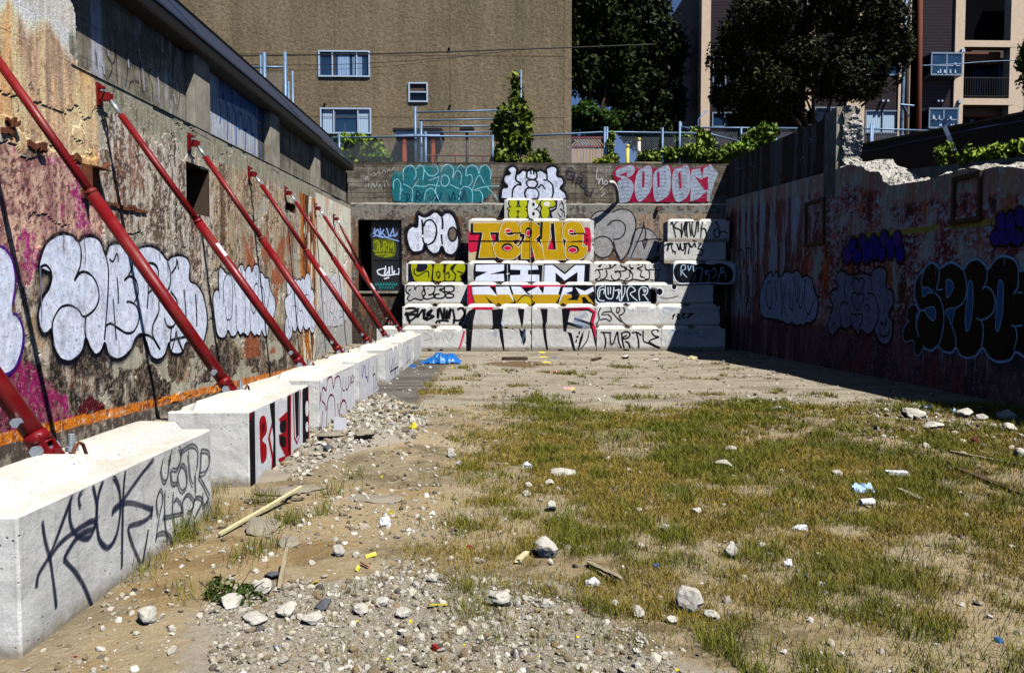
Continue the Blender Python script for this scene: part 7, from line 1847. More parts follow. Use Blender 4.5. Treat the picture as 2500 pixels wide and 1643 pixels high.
bx("end_wall", 2463, 2620, None, None, "cream_render", .01, .5)
MB().box((X(1711) + .4, Y3 + 2.5, 5), (X(2620), Y3 + 14, ZT + .2)).build("building_core", "shade_panel", ab)
for (x, y, w, h) in ((2150, 245, 5, 5), (2162, 245, 5, 5), (2285, 245, 4, 4), (2294, 245, 4, 4), (2336, 244, 8, 8), (2340, 120, 8, 8)):
    bx("wall_light", x, x + w, y, y + h, "white_frame", -.16, .02 if x > 2320 else .13)
# poles, conduit, wires
def pole(name, label, cat, x0, y0, x1, y1, Y, r, mat, grp=None):
    a = on_y(x0, y0, Y); c = on_y(x1, y1, Y); d = (a - c) / (a.z - c.z)
    b0 = c + d * (3.0 - c.z); t0 = a + d * (16.5 - a.z)
    o = MB().tube([b0, b0.lerp(t0, .5), t0], r, 14).build(name, mat, None, smooth=True, org=b0)
    return tag(o, label, cat, grp)
pole("utility_pole", "round rust brown utility pole before the cream apartment block", "pole", 2245, 118, 2243, 315, 30, .10, "pole_brown")
pole("metal_conduit_pole", "thin pale blue metal pole with a small side bracket", "pole", 2208, 118, 2200, 330, 31, .075, "galvanised")
pole("timber_pole", "dark weathered square looking pole right beside the pale metal pole", "pole", 2216, 118, 2212, 330, 31.3, .09, "dark_timber")
a = on_y(2198, 256, 30.9); c = on_y(2231, 259, 30.9); e = on_y(2221, 287, 30.9); s0 = on_y(2207, 259, 30.9)
br = MB().tube([a, c], .04, 8).tube([s0, e], .025, 8).build("pole_bracket", "galvanised", None, org=a)
tag(br, "small metal bracket arm fixed across the pale pole", "bracket")
def wire(label, pts, Y, r, sag=0, mat="cable_black"):
    P = [on_y(x, y, Y if not isinstance(Y, (list, tuple)) else Y[i]) for i, (x, y) in enumerate(pts)]
    o = MB().tube([tuple(p) for p in cr([tuple(p) for p in P], False, 6)], r, 6).build("overhead_wire", mat, None, smooth=True, org=P[0])
    return tag(o, label, "wire")
wire("thick black overhead cable crossing the top of the stucco building", [(480, 139), (760, 135), (1000, 130), (1243, 122), (1420, 116), (1600, 109)], 28, .022)
wire("thin overhead wire sagging across the upper blue window", [(480, 158), (617, 159), (777, 159), (921, 154), (1100, 141), (1243, 126)], 28.2, .010)
wire("thinner lower overhead wire rising to the right across the upper window", [(560, 176), (704, 173), (903, 166), (1050, 151), (1203, 128)], 28.4, .007)
wire("pale wire slanting up from the brown pole across the balcony", [(2247, 161), (2333, 157), (2410, 151), (2520, 147)], 30, .016, mat="galvanised")
a = on_y(1272, 172, 24.2)
tag(MB().tube([(a.x, 24.2, 5.2), (a.x, 24.2, a.z)], .03, 8).build("thin_pole", "galvanised", None, smooth=True, org=(a.x, 24.2, 5.2)), "thin grey pole standing up through the climbing shrub", "pole")
for k, (x0, y0, x1, y1) in enumerate(((1217, 120, 1232, 230), (1248, 125, 1246, 190), (1262, 160, 1258, 200))):
    pass

# ---------------- black wall of the next building, right of the broken wall
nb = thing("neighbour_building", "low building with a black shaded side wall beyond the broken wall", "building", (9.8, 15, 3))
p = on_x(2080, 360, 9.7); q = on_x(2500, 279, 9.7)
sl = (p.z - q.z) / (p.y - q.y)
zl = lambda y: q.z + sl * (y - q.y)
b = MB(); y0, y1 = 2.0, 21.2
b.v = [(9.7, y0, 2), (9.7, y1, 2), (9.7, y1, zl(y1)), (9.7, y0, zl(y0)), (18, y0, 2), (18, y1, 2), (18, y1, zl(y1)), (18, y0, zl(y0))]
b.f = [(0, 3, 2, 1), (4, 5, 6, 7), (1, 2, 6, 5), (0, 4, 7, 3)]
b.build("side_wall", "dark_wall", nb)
b = MB(); b.v = [(9.66, y0, zl(y0)), (18, y0, zl(y0)), (18, y1 + .05, zl(y1)), (9.66, y1 + .05, zl(y1)), (9.66, y0, zl(y0) + .05), (18, y0, zl(y0) + .05), (18, y1 + .05, zl(y1) + .05), (9.66, y1 + .05, zl(y1) + .05)]
b.f = [(4, 5, 6, 7), (0, 4, 7, 3), (3, 7, 6, 2), (0, 1, 5, 4), (0, 3, 2, 1)]
b.build("roof_edge", "roof_dark", nb)
c0 = [(2085, 372), (2140, 365), (2200, 352), (2307, 331), (2400, 312), (2520, 292)]
P = [on_x(x, y, 9.6) for x, y in c0]
MB().tube([tuple(v) for v in cr([tuple(v) for v in P], False, 5)], .012, 6).build("wall_cable", "cable_violet", nb, smooth=True)
st = MB(); pts = [on_x(x, y, 9.4) for x, y in ((2308, 290), (2304, 305), (2310, 318), (2316, 332), (2322, 350), (2330, 368))]
for i in range(len(pts) - 1):
    a, c = pts[i], pts[i + 1]; w = .045
    st.add([a + Vector((.02, -w, 0)), a + Vector((-.02, w, 0)), c + Vector((-.02, w, 0)), c + Vector((.02, -w, 0))], [(0, 1, 2, 3)])
tag(st.build("plastic_strip", "white_frame", None, org=pts[0]), "torn pale plastic strip hanging on the black side wall", "plastic strip")
# ================================================================ GRASS, GRAVEL, ROCKS, LITTER
mk_simple("asphalt_chip", L3(70, 72, 76), 0.9, .3, 20, .5, .006)
mk_simple("paper", L3(205, 206, 212), 0.7, .08, 10, .2, .004)
mk_simple("blue_plastic", L3(6, 84, 150), 0.28, .3, 6, .3, .01, 0, .6)
mk_simple("can_metal", L3(150, 152, 158), 0.3, .2, 12, .1, .003, .8, .5)
mk_simple("can_print", L3(30, 44, 60), 0.35, .3, 12, .1, .003, .3, .5)
mk_simple("packet_print", L3(150, 180, 215), 0.45, .3, 12, .2, .004)
mk_simple("slab_grey", L3(120, 112, 98), 0.95, .25, 6, .6, .012)
def inzone(X, Y, pts):
    return inpoly(X, Y, px_ground(pts))
Z_RUB1 = [(620, 1140), (690, 1060), (780, 1010), (900, 960), (1010, 985), (1040, 1040), (960, 1090), (850, 1120), (760, 1140), (690, 1180)]
Z_RUB2 = [(540, 1700), (520, 1530), (680, 1465), (860, 1415), (1020, 1392), (1180, 1415), (1400, 1440), (1460, 1515), (1700, 1580), (1800, 1700)]
Z_SAND = [(150, 1660), (330, 1380), (470, 1240), (620, 1215), (900, 1200), (1080, 1230), (1060, 1330), (860, 1350), (640, 1420), (480, 1500), (420, 1660)]
def edge_noise(X, Y, s, a=.5): return X + a * (fbm(X * 1.3, Y * 1.3, s, 4) - .5), Y + a * 1.6 * (fbm(X * 1.3, Y * 1.3, s + 1, 4) - .5)
# ---- grass
def grass_density(X, Y):
    n1 = fbm(X * .8, Y * .8, 601, 4); n2 = fbm(X * 2.6, Y * 2.6, 602, 4); n3 = fbm(X * 5.5, Y * 5.5, 609, 3)
    d = sst(.42, .54, n1 * .4 + n2 * .3 + n3 * .3)
    far = sst(10.9, 8.3, Y + 5.0 * (fbm(X * .55, Y * .8, 608, 4) - .5) + 1.6 * (n2 - .5))
    wx = X + .5 * (n2 - .5) * 2
    left = sst(-1.0 + .10 * (Y - 3), -.1 + .06 * (Y - 3), wx)
    d = (.12 + .88 * d) * far * left
    ex, ey = edge_noise(X, Y, 610)
    d = np.where(inzone(ex, ey, Z_RUB2), d * .10, d); d = np.where(inzone(ex, ey, Z_RUB1), d * .03, d); d = np.where(inzone(ex, ey, Z_SAND), d * .16, d)
    bare = sst(.58, .68, fbm(X * .9 + 7, Y * 1.5, 605, 4)); d = d * (1 - .6 * bare)
    r1 = np.exp(-((X - (4.35 - .22 * (Y - 5.2))) / .22) ** 2) * (Y < 8.2); d = d * (1 - .8 * r1)
    tuft = (fbm(X * 1.6, Y * 2.2, 606, 4) > .63) * (Y < 17) * (Y > 9) * (X > -1.2) * (X < 5.6)
    return np.clip(d + .30 * tuft * (fbm(X * 3, Y * 3, 607, 4) > .52), 0, 1)
rg = np.random.default_rng(5)
N = 1100000
u = rg.random(N); Y = 2.4 * (17.5 / 2.4) ** u
X = -1.85 + rg.random(N) * (np.minimum(7.0, .75 * Y + 1.6) + 1.85)
w = (np.minimum(7.0, .75 * Y + 1.6) + 1.85) / 8.85 * np.minimum(1, (Y / 6) ** .6)
D = grass_density(X, Y)
keep = rg.random(N) < D * w * 1.3
X, Y, D = X[keep], Y[keep], D[keep]
# tall tufts along the near block and among the rubble, given by their places on the ground
tu = [(455, 1330, .22, 150), (500, 1275, .20, 130), (480, 1230, .2, 60), (365, 1395, .14, 60), (340, 1432, .09, 30), (440, 1455, .08, 30), (560, 1290, .1, 30), (645, 1235, .16, 110), (690, 1300, .14, 110), (650, 1370, .15, 110), (600, 1385, .12, 40), (730, 1290, .12, 70), (480, 1480, .12, 40), (790, 1265, .12, 70), (820, 1215, .16, 50), (870, 1170, .12, 50), (1160, 1500, .12, 120), (1140, 1440, .1, 100), (540, 1205, .10, 20), (600, 1400, .22, 14), (720, 1030, .10, 16), (880, 1015, .1, 16), (1010, 1000, .12, 20), (1165, 920, .12, 24), (1160, 945, .1, 14), (1270, 980, .1, 20), (1380, 915, .07, 40), (1400, 938, .07, 50), (1420, 920, .07, 40), (1310, 960, .1, 20), (1500, 930, .08, 20), (730, 880, .14, 16), (610, 925, .14, 20)]
TX = []; TY = []; TH = []
for (px, py, h, n) in tu:
    p = on_z(px, py); s = .035 + h * .28
    TX.append(p.x + rg.normal(size=n) * s * .8); TY.append(p.y + rg.normal(size=n) * s); TH.append(np.full(n, h))
TX, TY, TH = np.concatenate(TX), np.concatenate(TY), np.concatenate(TH)
nb_ = len(X)
X = np.concatenate([X, TX]); Y = np.concatenate([Y, TY])
n = len(X)
ng = .5 * fbm(X * 1.1, Y * 1.1, 621, 4) + .5 * fbm(X * 4.5, Y * 4.5, 622, 4)
green = sst(.45, .62, ng + .22 * (rg.random(n) - .5))
H = (.024 + .048 * rg.random(n) ** 1.6) * (.75 + .7 * green)
H[nb_:] = TH * (.45 + .65 * rg.random(n - nb_)); green[nb_:] = .75 + .25 * rg.random(n - nb_)
Wd = np.maximum(.0016, .00042 * Y) * (.7 + .6 * rg.random(n))
Zb = ground_h(X, Y) - .004
az = rg.random(n) * 2 * np.pi; lean = (.15 + .75 * rg.random(n)) * H
px_, py_ = np.cos(az), np.sin(az)
fa = rg.random(n) * np.pi; qx, qy = np.cos(fa), np.sin(fa)
base = np.stack([X, Y, Zb], -1)
side = np.stack([qx * Wd, qy * Wd, 0 * Wd], -1)
mid = base + np.stack([px_ * lean * .35, py_ * lean * .35, H * .6], -1)
tip = base + np.stack([px_ * lean, py_ * lean, H], -1)
V = np.stack([base - side, base + side, mid + side * .7, mid - side * .7, tip], 1).reshape(-1, 3)
i0 = np.arange(n) * 5
F4 = np.stack([i0, i0 + 1, i0 + 2, i0 + 3], -1); F3 = np.stack([i0 + 3, i0 + 2, i0 + 4], -1)
g0 = lin((54, 64, 14)); g1 = lin((118, 120, 34)); s0 = lin((150, 130, 52)); s1 = lin((108, 90, 32))
t = rg.random(n)[:, None]
cg = g0 * (1 - t) + g1 * t; cs = s0 * (1 - t) + s1 * t
c = cs * (1 - green[:, None]) + cg * green[:, None]
o = mesh_np("grass", V, [F4, F3], "grass_blade", None, np.repeat(c, 5, 0)); o['kind'] = 'stuff'
tag(o, "sparse green and straw coloured grass growing in the dirt lot", "grass")
# ---- gravel
def icos():
    bm = bmesh.new(); bmesh.ops.create_icosphere(bm, subdivisions=1, radius=1)
    v = np.array([tuple(x.co) for x in bm.verts]); f = np.array([[x.index for x in q.verts] for q in bm.faces]); bm.free(); return v, f
IV, IF = icos()
def stones(X, Y, S, cols, flat=(.45, .8), sink=.34, seed=3):
    rg = np.random.default_rng(seed); n = len(X)
    v = np.repeat(IV[None], n, 0)
    v = v * (1 + .45 * (rg.random((n, len(IV), 1)) - .5))
    v = v * np.stack([.75 + .5 * rg.random(n), .75 + .5 * rg.random(n), flat[0] + (flat[1] - flat[0]) * rg.random(n)], -1)[:, None, :]
    q = rg.normal(size=(n, 4)); q[:, 1:3] *= .45; q /= np.linalg.norm(q, axis=1)[:, None]
    w_, x_, y_, z_ = q.T
    R_ = np.stack([np.stack([1 - 2 * (y_**2 + z_**2), 2 * (x_*y_ - z_*w_), 2 * (x_*z_ + y_*w_)], -1), np.stack([2 * (x_*y_ + z_*w_), 1 - 2 * (x_**2 + z_**2), 2 * (y_*z_ - x_*w_)], -1), np.stack([2 * (x_*z_ - y_*w_), 2 * (y_*z_ + x_*w_), 1 - 2 * (x_**2 + y_**2)], -1)], 1)
    v = np.einsum('nij,nkj->nki', R_, v) * S[:, None, None]
    v[:, :, 0] += X[:, None]; v[:, :, 1] += Y[:, None]; v[:, :, 2] += (ground_h(X, Y) + S * sink * rg.random(n))[:, None]
    F = (IF[None] + (np.arange(n) * len(IV))[:, None, None]).reshape(-1, 3)
    return v.reshape(-1, 3), F, np.repeat(cols, len(IV), 0)
def scatter(zone, n, s0, s1, pw, seed):
    P = np.array(px_ground(zone)); rg = np.random.default_rng(seed)
    x = P[:, 0].min() - .3 + rg.random(n) * (np.ptp(P[:, 0]) + .6); y = P[:, 1].min() - .3 + rg.random(n) * (np.ptp(P[:, 1]) + .6)
    ex, ey = edge_noise(x, y, 640, .7); k = inpoly(ex, ey, [tuple(p) for p in P]); x, y = x[k], y[k]
    return x, y, s0 + (s1 - s0) * rg.random(len(x)) ** pw
XS, YS, SS = [], [], []
for a in ((Z_RUB2, 16000, .002, .008, 1.5, 12), (Z_RUB1, 5000, .002, .009, 1.5, 13), (Z_RUB1, 7500, .005, .045, 4.4, 1), (Z_RUB2, 10000, .003, .024, 4.6, 2), (Z_SAND, 2600, .004, .022, 4, 3), ([(640, 1215), (700, 1060), (900, 960), (1100, 1000), (1100, 1300), (800, 1330)], 2600, .005, .03, 3.5, 4),
          ([(2080, 1060), (2160, 990), (2520, 1000), (2560, 1130), (2300, 1120)], 1300, .006, .05, 3.6, 5), ([(1800, 980), (1830, 960), (1960, 985), (1930, 1005)], 120, .015, .06, 2, 6)):
    x, y, s = scatter(*a); XS.append(x); YS.append(y); SS.append(s)
rg = np.random.default_rng(9)
m = 9000; y = 2.4 * (20 / 2.4) ** rg.random(m); x = -1.8 + rg.random(m) * (np.minimum(6.9, .75 * y + 1.5) + 1.8)
XS.append(x); YS.append(y); SS.append((.004 + .022 * rg.random(m) ** 5) * (.75 + .05 * y))
m = 900; y = 8 + 13 * rg.random(m); x = -4.2 + 1.2 * rg.random(m); XS.append(x); YS.append(y); SS.append(.01 + .07 * rg.random(m) ** 4)
XS, YS, SS = np.concatenate(XS), np.concatenate(YS), np.concatenate(SS)
n = len(XS)
pal = np.array([lin(c) for c in ((172, 167, 156), (146, 140, 128), (118, 107, 90), (190, 187, 180), (100, 93, 84), (128, 113, 88), (160, 152, 136), (80, 78, 78))])
ci = rg.choice(len(pal), n, p=(.25, .2, .14, .14, .06, .1, .08, .03)); cols = pal[ci] * (.66 + .5 * rg.random((n, 1))) * np.array((1.03, 1.0, .94))
odd = rg.random(n) < .006
cols[odd] = np.array([lin(c) for c in ((206, 186, 20), (120, 26, 24), (40, 90, 140), (206, 186, 20))])[rg.integers(0, 4, odd.sum())]
V, F, C = stones(XS, YS, SS, cols)
o = mesh_np("gravel", V, F, "stone_mix", None, C); o['kind'] = 'stuff'; tag(o, "pale gravel and crushed concrete scattered over the dirt", "gravel")

# ---- single rocks and chunks
def rock(px, py, wpx, label, mat="broken_concrete", flat=.75, seed=0, group=None, name="concrete_chunk", elong=1.0, yaw=None):
    p = gpt(px, py); rr = wpx * .5 * p.y / 1850
    bm = bmesh.new(); bmesh.ops.create_icosphere(bm, subdivisions=3, radius=1)
    from mathutils import noise as mn
    rn = random.Random(seed * 13 + 5)
    off = Vector((rn.random() * 50, rn.random() * 50, rn.random() * 50))
    planes = []
    for _ in range(9):
        d = Vector((rn.uniform(-1, 1), rn.uniform(-1, 1), rn.uniform(-.6, 1))).normalized(); planes.append((d, rn.uniform(.55, .86)))
    for v in bm.verts:
        c = v.co.copy()
        for d, h in planes:
            e = c.dot(d)
            if e > h: c -= d * (e - h) * .92
        c *= 1 + .12 * mn.noise(c * 2.4 + off) + .06 * mn.noise(c * 7 + off)
        v.co = Vector((c.x * elong, c.y, c.z * flat))
    yw = rn.uniform(0, 6.28) if yaw is None else yaw
    bm.transform(Matrix.Rotation(yw, 4, 'Z') @ Matrix.Rotation(rn.uniform(-.25, .25), 4, 'X'))
    wx = max(v.co.x for v in bm.verts) - min(v.co.x for v in bm.verts)
    k = 2 * rr / wx
    for v in bm.verts: v.co *= k
    zmin = min(v.co.z for v in bm.verts); zr = max(v.co.z for v in bm.verts) - zmin
    for v in bm.verts: v.co.z -= zmin + zr * .12
    me = bpy.data.meshes.new(name); bm.to_mesh(me); bm.free(); me.materials.append(M[mat])
    o = bpy.data.objects.new(name, me); COL.objects.link(o)
    o.location = (p.x, p.y + rr * .3, gz(p.x, p.y)); ORG[o.name] = Vector(o.location)
    return tag(o, label, "rubble", group)
GRK = "broken concrete chunks on the ground"
RK = [(1336, 1362, 56, "pale pointed concrete chunk in the grass, biggest of the middle ground", 1.0), (1689, 1495, 66, "pitted white concrete lump in the grass near the lower edge", .95), (1738, 1515, 42, "smooth pale block fragment right beside the pitted lump", .7),
 (1215, 1478, 68, "large pale concrete lump at the edge of the rubble bed, left of the pitted lump", .7), (1787, 1360, 34, "upright pale chunk in grass behind the pitted lump", 1.1), (1623, 1296, 30, "flat pale chunk beside the strip of bare sand", .6),
 (1334, 1482, 32, "low rectangular chunk between the large lump and the pitted lump", .6), (1345, 1248, 28, "rounded pale stone in dark green grass", .95), (1285, 1210, 22, "small pale stone below the cube shaped one", .8), (1291, 1190, 20, "small cube shaped white stone in the grass", .8), (1343, 1187, 24, "small pale stone right of the cube shaped one", .8),
 (828, 1358, 30, "chalky white upright stone on bare dirt left of the grass", 1.2), (868, 1360, 18, "small white stone right of the chalky upright one", .8), (360, 1520, 48, "rough white lump on the sand near the foreground block", .7), (620, 1520, 64, "broad white slab fragment in the heap at the lower left", .35), (700, 1505, 50, "cracked white chunk with dark pits in the lower left heap", .7), (760, 1525, 52, "white chunk at the right of the lower left heap", .55),
 (641, 1450, 48, "rounded white rock behind the lower left heap", .7), (560, 1480, 54, "tilted flat white fragment leaning on the lower left heap", .4), (880, 1500, 40, "mid sized white rock in the rubble bed", .7), (930, 1480, 34, "white rock in the rubble bed beyond the mid sized one", .7), (985, 1505, 44, "pale flat rock at the right of the rubble bed", .45), (1055, 1420, 26, "pale stone where grass meets the rubble bed", .8),
 (2357, 1020, 42, "white boulder by the shadow edge at the right wall", .7), (2462, 1026, 44, "second white boulder by the right wall, farther right", .65), (2466, 1054, 38, "ribbed pale chunk in front of the boulders at right", .6), (2280, 1048, 50, "long low pale chunk left of the boulders", .4), (2235, 1020, 54, "sand coloured slab fragment beside the silver can", .5), (2400, 1026, 30, "tan stone between the two white boulders", .6), (2494, 1118, 30, "pale chunk at the right edge of the view", .9),
 (1786, 1103, 34, "flat white stone in mid grass right of centre", .5), (1770, 1145, 44, "low pale chunk by the short dark stick", .5), (1101, 1116, 20, "white chip lit on its top in the left grass", 1.0), (1120, 1140, 14, "thin upright white chip in the left grass", 1.4), (1375, 1162, 66, "flat white slab piece lying in the middle of the grass", .3), (1860, 1340, 24, "white crumb of concrete right of the upright chunk", .8), (1700, 1255, 26, "pale chunk beyond the bare sand strip", .6), (2046, 1165, 24, "brownish stone on the bare track at right", .7), (1560, 1250, 18, "little pale stone between grass clumps", .7),
 (1528, 876, 20, "pale broken piece on the bare slab before TURTLE", .5), (1600, 881, 18, "flat white scrap on the slab near the shadow", .3), (1500, 1480, 24, "pale stone at the lower middle", .7), (1390, 1500, 20, "small pale stone left of the lower middle", .7), (1560, 1505, 30, "pale rock left of the pitted lump", .7), (1640, 1520, 30, "dark sided rock touching the lower edge grass", .7)]
for i, (x, y, w_, lb, fl) in enumerate(RK): rock(x, y, w_, lb, flat=fl, seed=i, group=GRK)
rock(788, 1487, 40, "dark grey asphalt piece in the rubble bed", "asphalt_chip", .45, 71, GRK); rock(662, 1412, 44, "dark tilted slate like piece on the sand", "asphalt_chip", .35, 72, GRK); rock(810, 1066, 76, "grey broken slab lying by the maroon lettered block", "slab_grey", .16, 73, GRK)
rock(885, 1072, 50, "leaning grey slab piece on the rubble pile", "slab_grey", .5, 74, GRK); rock(704, 1332, 56, "flat grey stone half sunk in the sand", "slab_grey", .3, 75, GRK); rock(640, 1296, 84, "flat buried grey slab under the pale stick", "slab_grey", .14, 76, GRK); rock(800, 1100, 26, "dark chip in the rubble pile", "asphalt_chip", .6, 77, GRK)
rock(700, 1205, 170, "wide thin broken paving slab left of the sand", "slab_grey", .08, 78, GRK, elong=1.6, yaw=0.1); rock(910, 1225, 150, "pale thin slab flush with the dirt", "slab_grey", .07, 79, GRK, elong=1.5, yaw=-.1); rock(650, 1175, 150, "long thin slab beside the red lettered block", "slab_grey", .08, 80, GRK, elong=1.8, yaw=.05)
rock(960, 893 + 20, 16, "dark lump at the foot of the fifth block", "asphalt_chip", .8, 81, GRK); rock(900, 945, 20, "dark rag like lump between two blocks", "asphalt_chip", .7, 82, GRK)

# ---- planks
def plank(x0, y0, x1, y1, wd, th, mat, label, lift=0.0, name="plank"):
    a, c = gpt(x0, y0), gpt(x1, y1); a = Vector((a.x, a.y, gz(a.x, a.y) + th + .01)); c = Vector((c.x, c.y, gz(c.x, c.y) + th + .01 + lift))
    d = c - a; L = d.length; u = d.normalized(); s = u.cross(Vector((0, 0, 1))).normalized(); up = s.cross(u)
    b = MB(); n = 8; rn = random.Random(int(x0))
    rows = []
    for k in range(n + 1):
        t = k / n; e = wd * (1 + .10 * (rn.random() - .5)) * (.7 if k in (0, n) else 1); m = a.lerp(c, t) + up * .004 * rn.random()
        sk = rn.uniform(-.02, .02) if k in (0, n) else 0
        rows.append([m - s * e + u * sk - up * th, m + s * e - u * sk - up * th, m + s * e + up * th, m - s * e + up * th])
    for r in rows: b.v += [tuple(v) for v in r]
    for k in range(n):
        for q in range(4): b.f.append((k * 4 + q, k * 4 + (q + 1) % 4, k * 4 + 4 + (q + 1) % 4, k * 4 + 4 + q))
    b.f += [(3, 2, 1, 0), tuple(n * 4 + q for q in range(4))]
    o = b.build(name, "rough_timber", None, org=(0, 0, 0))
    me = o.data; me.materials[0] = M[mat]
    org = a.lerp(c, .5); R_ = Matrix((u, s, up)).transposed().to_4x4(); T_ = Matrix.Translation(org) @ R_
    me.transform(T_.inverted()); o.matrix_world = T_; ORG[o.name] = org
    return tag(o, label, "plank")
plank(536, 1313, 736, 1212, .013, .008, "pale_timber", "long pale yellow stick lying across the sand by the blocks", .05)
plank(1435, 1381, 1514, 1434, .015, .007, "rough_timber", "short grey brown board lying in the foreground grass", .03)
plank(2191, 1198, 2251, 1226, .022, .008, "rough_timber", "split grey board at right below the white one")
plank(2161, 1162, 2216, 1164, .035, .016, "paper", "short white painted board lying flat at right")
plank(681, 1446, 702, 1393, .010, .006, "rough_timber", "grey stake leaning in the rubble at lower left", .10)
plank(1263, 1378, 1287, 1357, .016, .008, "pale_timber", "short split lath left of the pointed chunk")
plank(1723, 1131, 1769, 1127, .022, .012, "dark_timber", "short dark stick beside the low pale chunk")
plank(2330, 1136, 2500, 1212, .03, .006, "dark_timber", "long rotten beam half buried in the dirt ridge at right")
plank(2320, 1110, 2520, 1150, .02, .012, "rough_timber", "thin batten above the rotten beam at right")
plank(1226, 879, 1288, 879, .10, .03, "dark_timber", "dark board lying on the bare slab before the stack")
plank(1065, 884, 1086, 870, .012, .008, "dark_timber", "thin dark stick on the slab by the blue sheet")
plank(1446, 882, 1466, 876, .05, .02, "dark_timber", "small charred scrap on the slab right of the dark board", name="timber_scrap")
plank(740, 1222, 600, 1228, .02, .010, "rough_timber", "weathered lath lying along the thin slabs")

# ---- litter
def crumple(px, py, wpx, hpx, label, mat, cat, seed, name, flat=1.0, org_raise=0.0):
    p = gpt(px, py); k = p.y / 1850; w = wpx * k / 2; h = hpx * k
    from mathutils import noise as mn
    bm = bmesh.new(); bmesh.ops.create_icosphere(bm, subdivisions=4, radius=1)
    off = Vector((seed * 3.7, seed * 1.9, 0))
    for v in bm.verts:
        c = v.co.copy(); r = 1 + .40 * mn.noise(c * 1.6 + off) + .28 * abs(mn.noise(c * 4 + off)) + .10 * mn.noise(c * 11 + off)
        c = c * r
        v.co = Vector((c.x * w, c.y * w * .7 * flat, max(-.15, c.z) * h * .8))
    me = bpy.data.meshes.new(name); bm.to_mesh(me); bm.free(); me.materials.append(M[mat])
    o = bpy.data.objects.new(name, me); COL.objects.link(o); o.location = (p.x, p.y, gz(p.x, p.y) + .1 * h); ORG[o.name] = Vector(o.location)
    return tag(o, label, cat)
p = gpt(1077, 887); k = p.y / 1850
xs_ = np.linspace(-49 * k, 49 * k, 70); ys_ = np.linspace(-.35, .38, 34)
X = np.repeat(xs_[:, None], 34, 1); Yq = np.repeat(ys_[None, :], 70, 0)
env = np.exp(-((X + .05) / .26) ** 2) * .17 + np.exp(-((X - .30) / .16) ** 2) * .12 + .05
edge = np.clip(1 - (np.abs(X) / .52) ** 4, 0, 1) * np.clip(1 - ((Yq - .02) / (.26 + .10 * fbm(X * 6, X * 0, 660))) ** 2, 0, 1)
Zq = env * edge * (.55 + .9 * fbm(X * 9 + 3, Yq * 7, 661, 5)) + .03 * np.abs(fbm(X * 22, Yq * 18, 662, 4) - .5) * edge
F = grid_faces(70, 34); ok = (edge.ravel()[F] > .03).all(1)
o = mesh_np("plastic_sheet", np.stack([p.x + X, p.y + Yq, .012 + Zq], -1), F[ok], "blue_plastic", None, org=(p.x, p.y, 0)); tag(o, "crumpled bright blue plastic sheet on the slab before the stack", "plastic sheet")
crumple(1008, 897, 14, 8, "small blue plastic scrap beside the sixth block", "blue_plastic", "scrap", 1, "plastic_scrap")
crumple(1602, 1390 - 8, 16, 8, "small blue scrap of plastic lying in the foreground grass", "blue_plastic", "scrap", 8, "plastic_scrap")
crumple(940, 1282, 26, 20, "crumpled white tissue on bare dirt", "paper", "tissue", 2, "paper_tissue")
crumple(1287, 1142, 22, 14, "torn white paper scrap in the middle of the grass", "paper", "paper", 3, "paper_scrap")
crumple(1446, 1428, 34, 17, "crumpled white paper by the short grey brown board", "paper", "paper", 4, "paper_ball")
crumple(1954, 1294, 38, 15, "flattened white paper in the right foreground grass", "paper", "paper", 5, "paper_wad", .8)
crumple(1903, 999, 34, 7, "white paper scrap on the gravel near the shadow", "paper", "paper", 6, "paper_scrap")
crumple(1924, 1382, 20, 18, "twisted white scrap between grass tufts at lower right", "paper", "paper", 7, "paper_twist")
crumple(1690, 878, 22, 10, "pale wooden looking scrap at the shadow edge", "pale_timber", "scrap", 9, "wood_scrap")
crumple(2330, 1010, 14, 12, "small blue white wrapper at the shadow edge by the boulders", "packet_print", "wrapper", 10, "wrapper")
crumple(2380, 1085, 22, 20, "rusty brown crumpled scrap below the boulders", "rust_steel", "scrap", 11, "rusty_scrap")
# leaning white sheet of paper
a = gpt(815, 1056); c = gpt(846, 1053)
b = MB(); hh = .13
b.add([(a.x, a.y, .10), (c.x, c.y, .10), (c.x - .01, c.y + .05, .10 + hh), (a.x - .01, a.y + .05, .10 + hh), (a.x, a.y + .004, .10), (c.x, c.y + .004, .10), (c.x - .01, c.y + .054, .10 + hh), (a.x - .01, a.y + .054, .10 + hh)],
      [(0, 1, 2, 3), (7, 6, 5, 4), (0, 4, 5, 1), (1, 5, 6, 2), (2, 6, 7, 3), (3, 7, 4, 0)])
tag(b.build("paper_sheet", "paper", None, org=a), "clean white sheet propped against the maroon lettered block", "paper sheet")
# drink can
def can(px, py, label, L, r, yaw, mat, capm, name="drink_can"):
    p = gpt(px, py); t = thing(name, label, "can" if name == "drink_can" else "bottle", (p.x, p.y, gz(p.x, p.y)))
    d = Vector((math.cos(yaw), math.sin(yaw), .04)); c = Vector((p.x, p.y, gz(p.x, p.y) + r))
    MB().tube([c - d * L * .5, c - d * L * .46, c + d * L * .40, c + d * L * .47], [r * .8, r, r, r * .78], 18).build("body", mat, t, smooth=True)
    MB().tube([c + d * L * .47, c + d * L * .5], [r * .8, r * .74], 18).build("rim", capm, t, smooth=True)
can(2262, 1003, "dark and silver drink can lying by the shadow edge at right", .15, .037, .25, "can_print", "can_metal")
can(2117, 1234, "small white bottle lying below the blue packet", .10, .025, .1, "paper", "paper", "small_bottle")
p = gpt(2115, 1207); b = MB(); t = thing("foil_packet", "torn pale blue foil packet with white print in the grass at right", "packet", (p.x, p.y, gz(p.x, p.y)))
n = 14; V = []
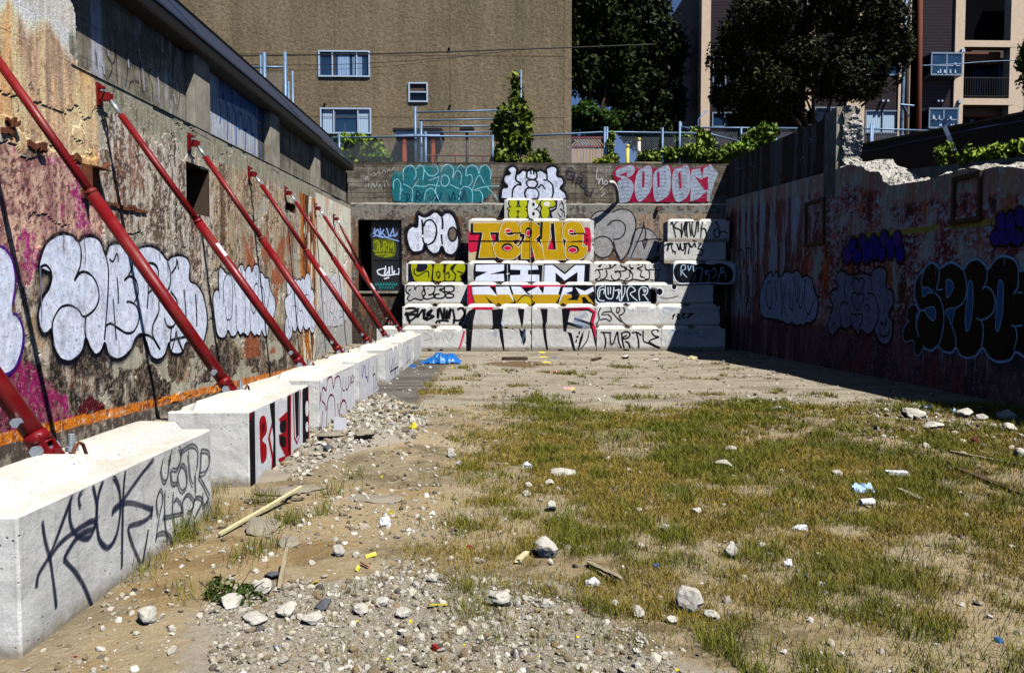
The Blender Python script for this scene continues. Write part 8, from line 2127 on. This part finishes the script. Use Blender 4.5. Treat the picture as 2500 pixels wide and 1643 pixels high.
for i in range(n + 1):
    for j in range(9):
        u, v = i / n - .5, j / 8
        V.append((p.x + u * .14, p.y + .02 + .05 * v + .012 * math.sin(9 * u + 3 * v), gz(p.x, p.y) + .005 + v * .055 + .010 * math.sin(17 * u) * v))
mesh_np("film", V, grid_faces(n + 1, 9), "packet_print", t)
mesh_np("film_back", np.array(V) + np.array((0, .02, -.003)), grid_faces(n + 1, 9)[:, ::-1], "packet_print", t)
b = MB(); z0 = gz(p.x, p.y)
b.tube([(p.x + .02, p.y + .028 - .03, z0 + .030), (p.x + .02, p.y + .030 - .03, z0 + .031)], .017, 14); b.build("print", "paper", t)
# yellow and red scraps in the rubble
for i, (x, y, ln, m, lb) in enumerate(((906, 1361, .03, "yellow_post", "yellow plastic strip lying on dirt above the red chip"), (874, 1393, .022, "yellow_post", "small yellow chip left of the red chip"), (890, 1384, .03, "sticker_red", "dark red chip among the white stones"), (1068, 1483, .045, "yellow_post", "yellow scrap at the right of the rubble bed"), (770, 1427, .022, "yellow_post", "yellow chip in the left of the rubble bed"), (955, 1253, .014, "yellow_post", "tiny yellow chip near the white tissue"))):
    p = gpt(x, y); z = gz(p.x, p.y) + .012; yaw = .4 + i
    d = Vector((math.cos(yaw) * ln, math.sin(yaw) * ln, .004)); s = Vector((-math.sin(yaw), math.cos(yaw), 0)) * ln * .3
    b = MB().add([Vector((p.x, p.y, z)) - d - s, Vector((p.x, p.y, z)) + d - s * .6, Vector((p.x, p.y, z + .012)) + d * .9 + s, Vector((p.x, p.y, z + .01)) - d + s * .7, Vector((p.x, p.y, z - .006)) - d - s, Vector((p.x, p.y, z - .006)) + d - s * .6, Vector((p.x, p.y, z + .004)) + d * .9 + s, Vector((p.x, p.y, z + .002)) - d + s * .7],
                 [(0, 1, 2, 3), (7, 6, 5, 4), (0, 4, 5, 1), (1, 5, 6, 2), (2, 6, 7, 3), (3, 7, 4, 0)])
    tag(b.build("plastic_chip", m, None, org=p), lb, "plastic chip")
p = gpt(1098, 884)
tag(MB().add([(p.x - .12, p.y - .34, .02), (p.x + .22, p.y - .36, .02), (p.x + .22, p.y - .30, .03), (p.x - .1, p.y - .29, .03), (p.x - .12, p.y - .34, .012), (p.x + .22, p.y - .36, .012), (p.x + .22, p.y - .30, .022), (p.x - .1, p.y - .29, .022)], [(0, 1, 2, 3), (7, 6, 5, 4), (0, 4, 5, 1), (1, 5, 6, 2), (2, 6, 7, 3), (3, 7, 4, 0)]).build("paper_scrap", "paper", None, org=p), "flat white paper scrap at the edge of the blue sheet", "paper")
# low clover like weeds by the lower left heap
plant("weed", "dark leafy weed beside the lower left heap", "weed", tuple(gpt(560, 1450)), [(gpt(545, 1455).x, gpt(545, 1455).y, .06, .10, .10, .07), (gpt(590, 1462).x, gpt(590, 1462).y, .05, .12, .10, .06), (gpt(520, 1452).x, gpt(520, 1452).y, .05, .06, .06, .06)], 300, .018, (20, 34, 8), (60, 78, 22), 701, r0=.006)
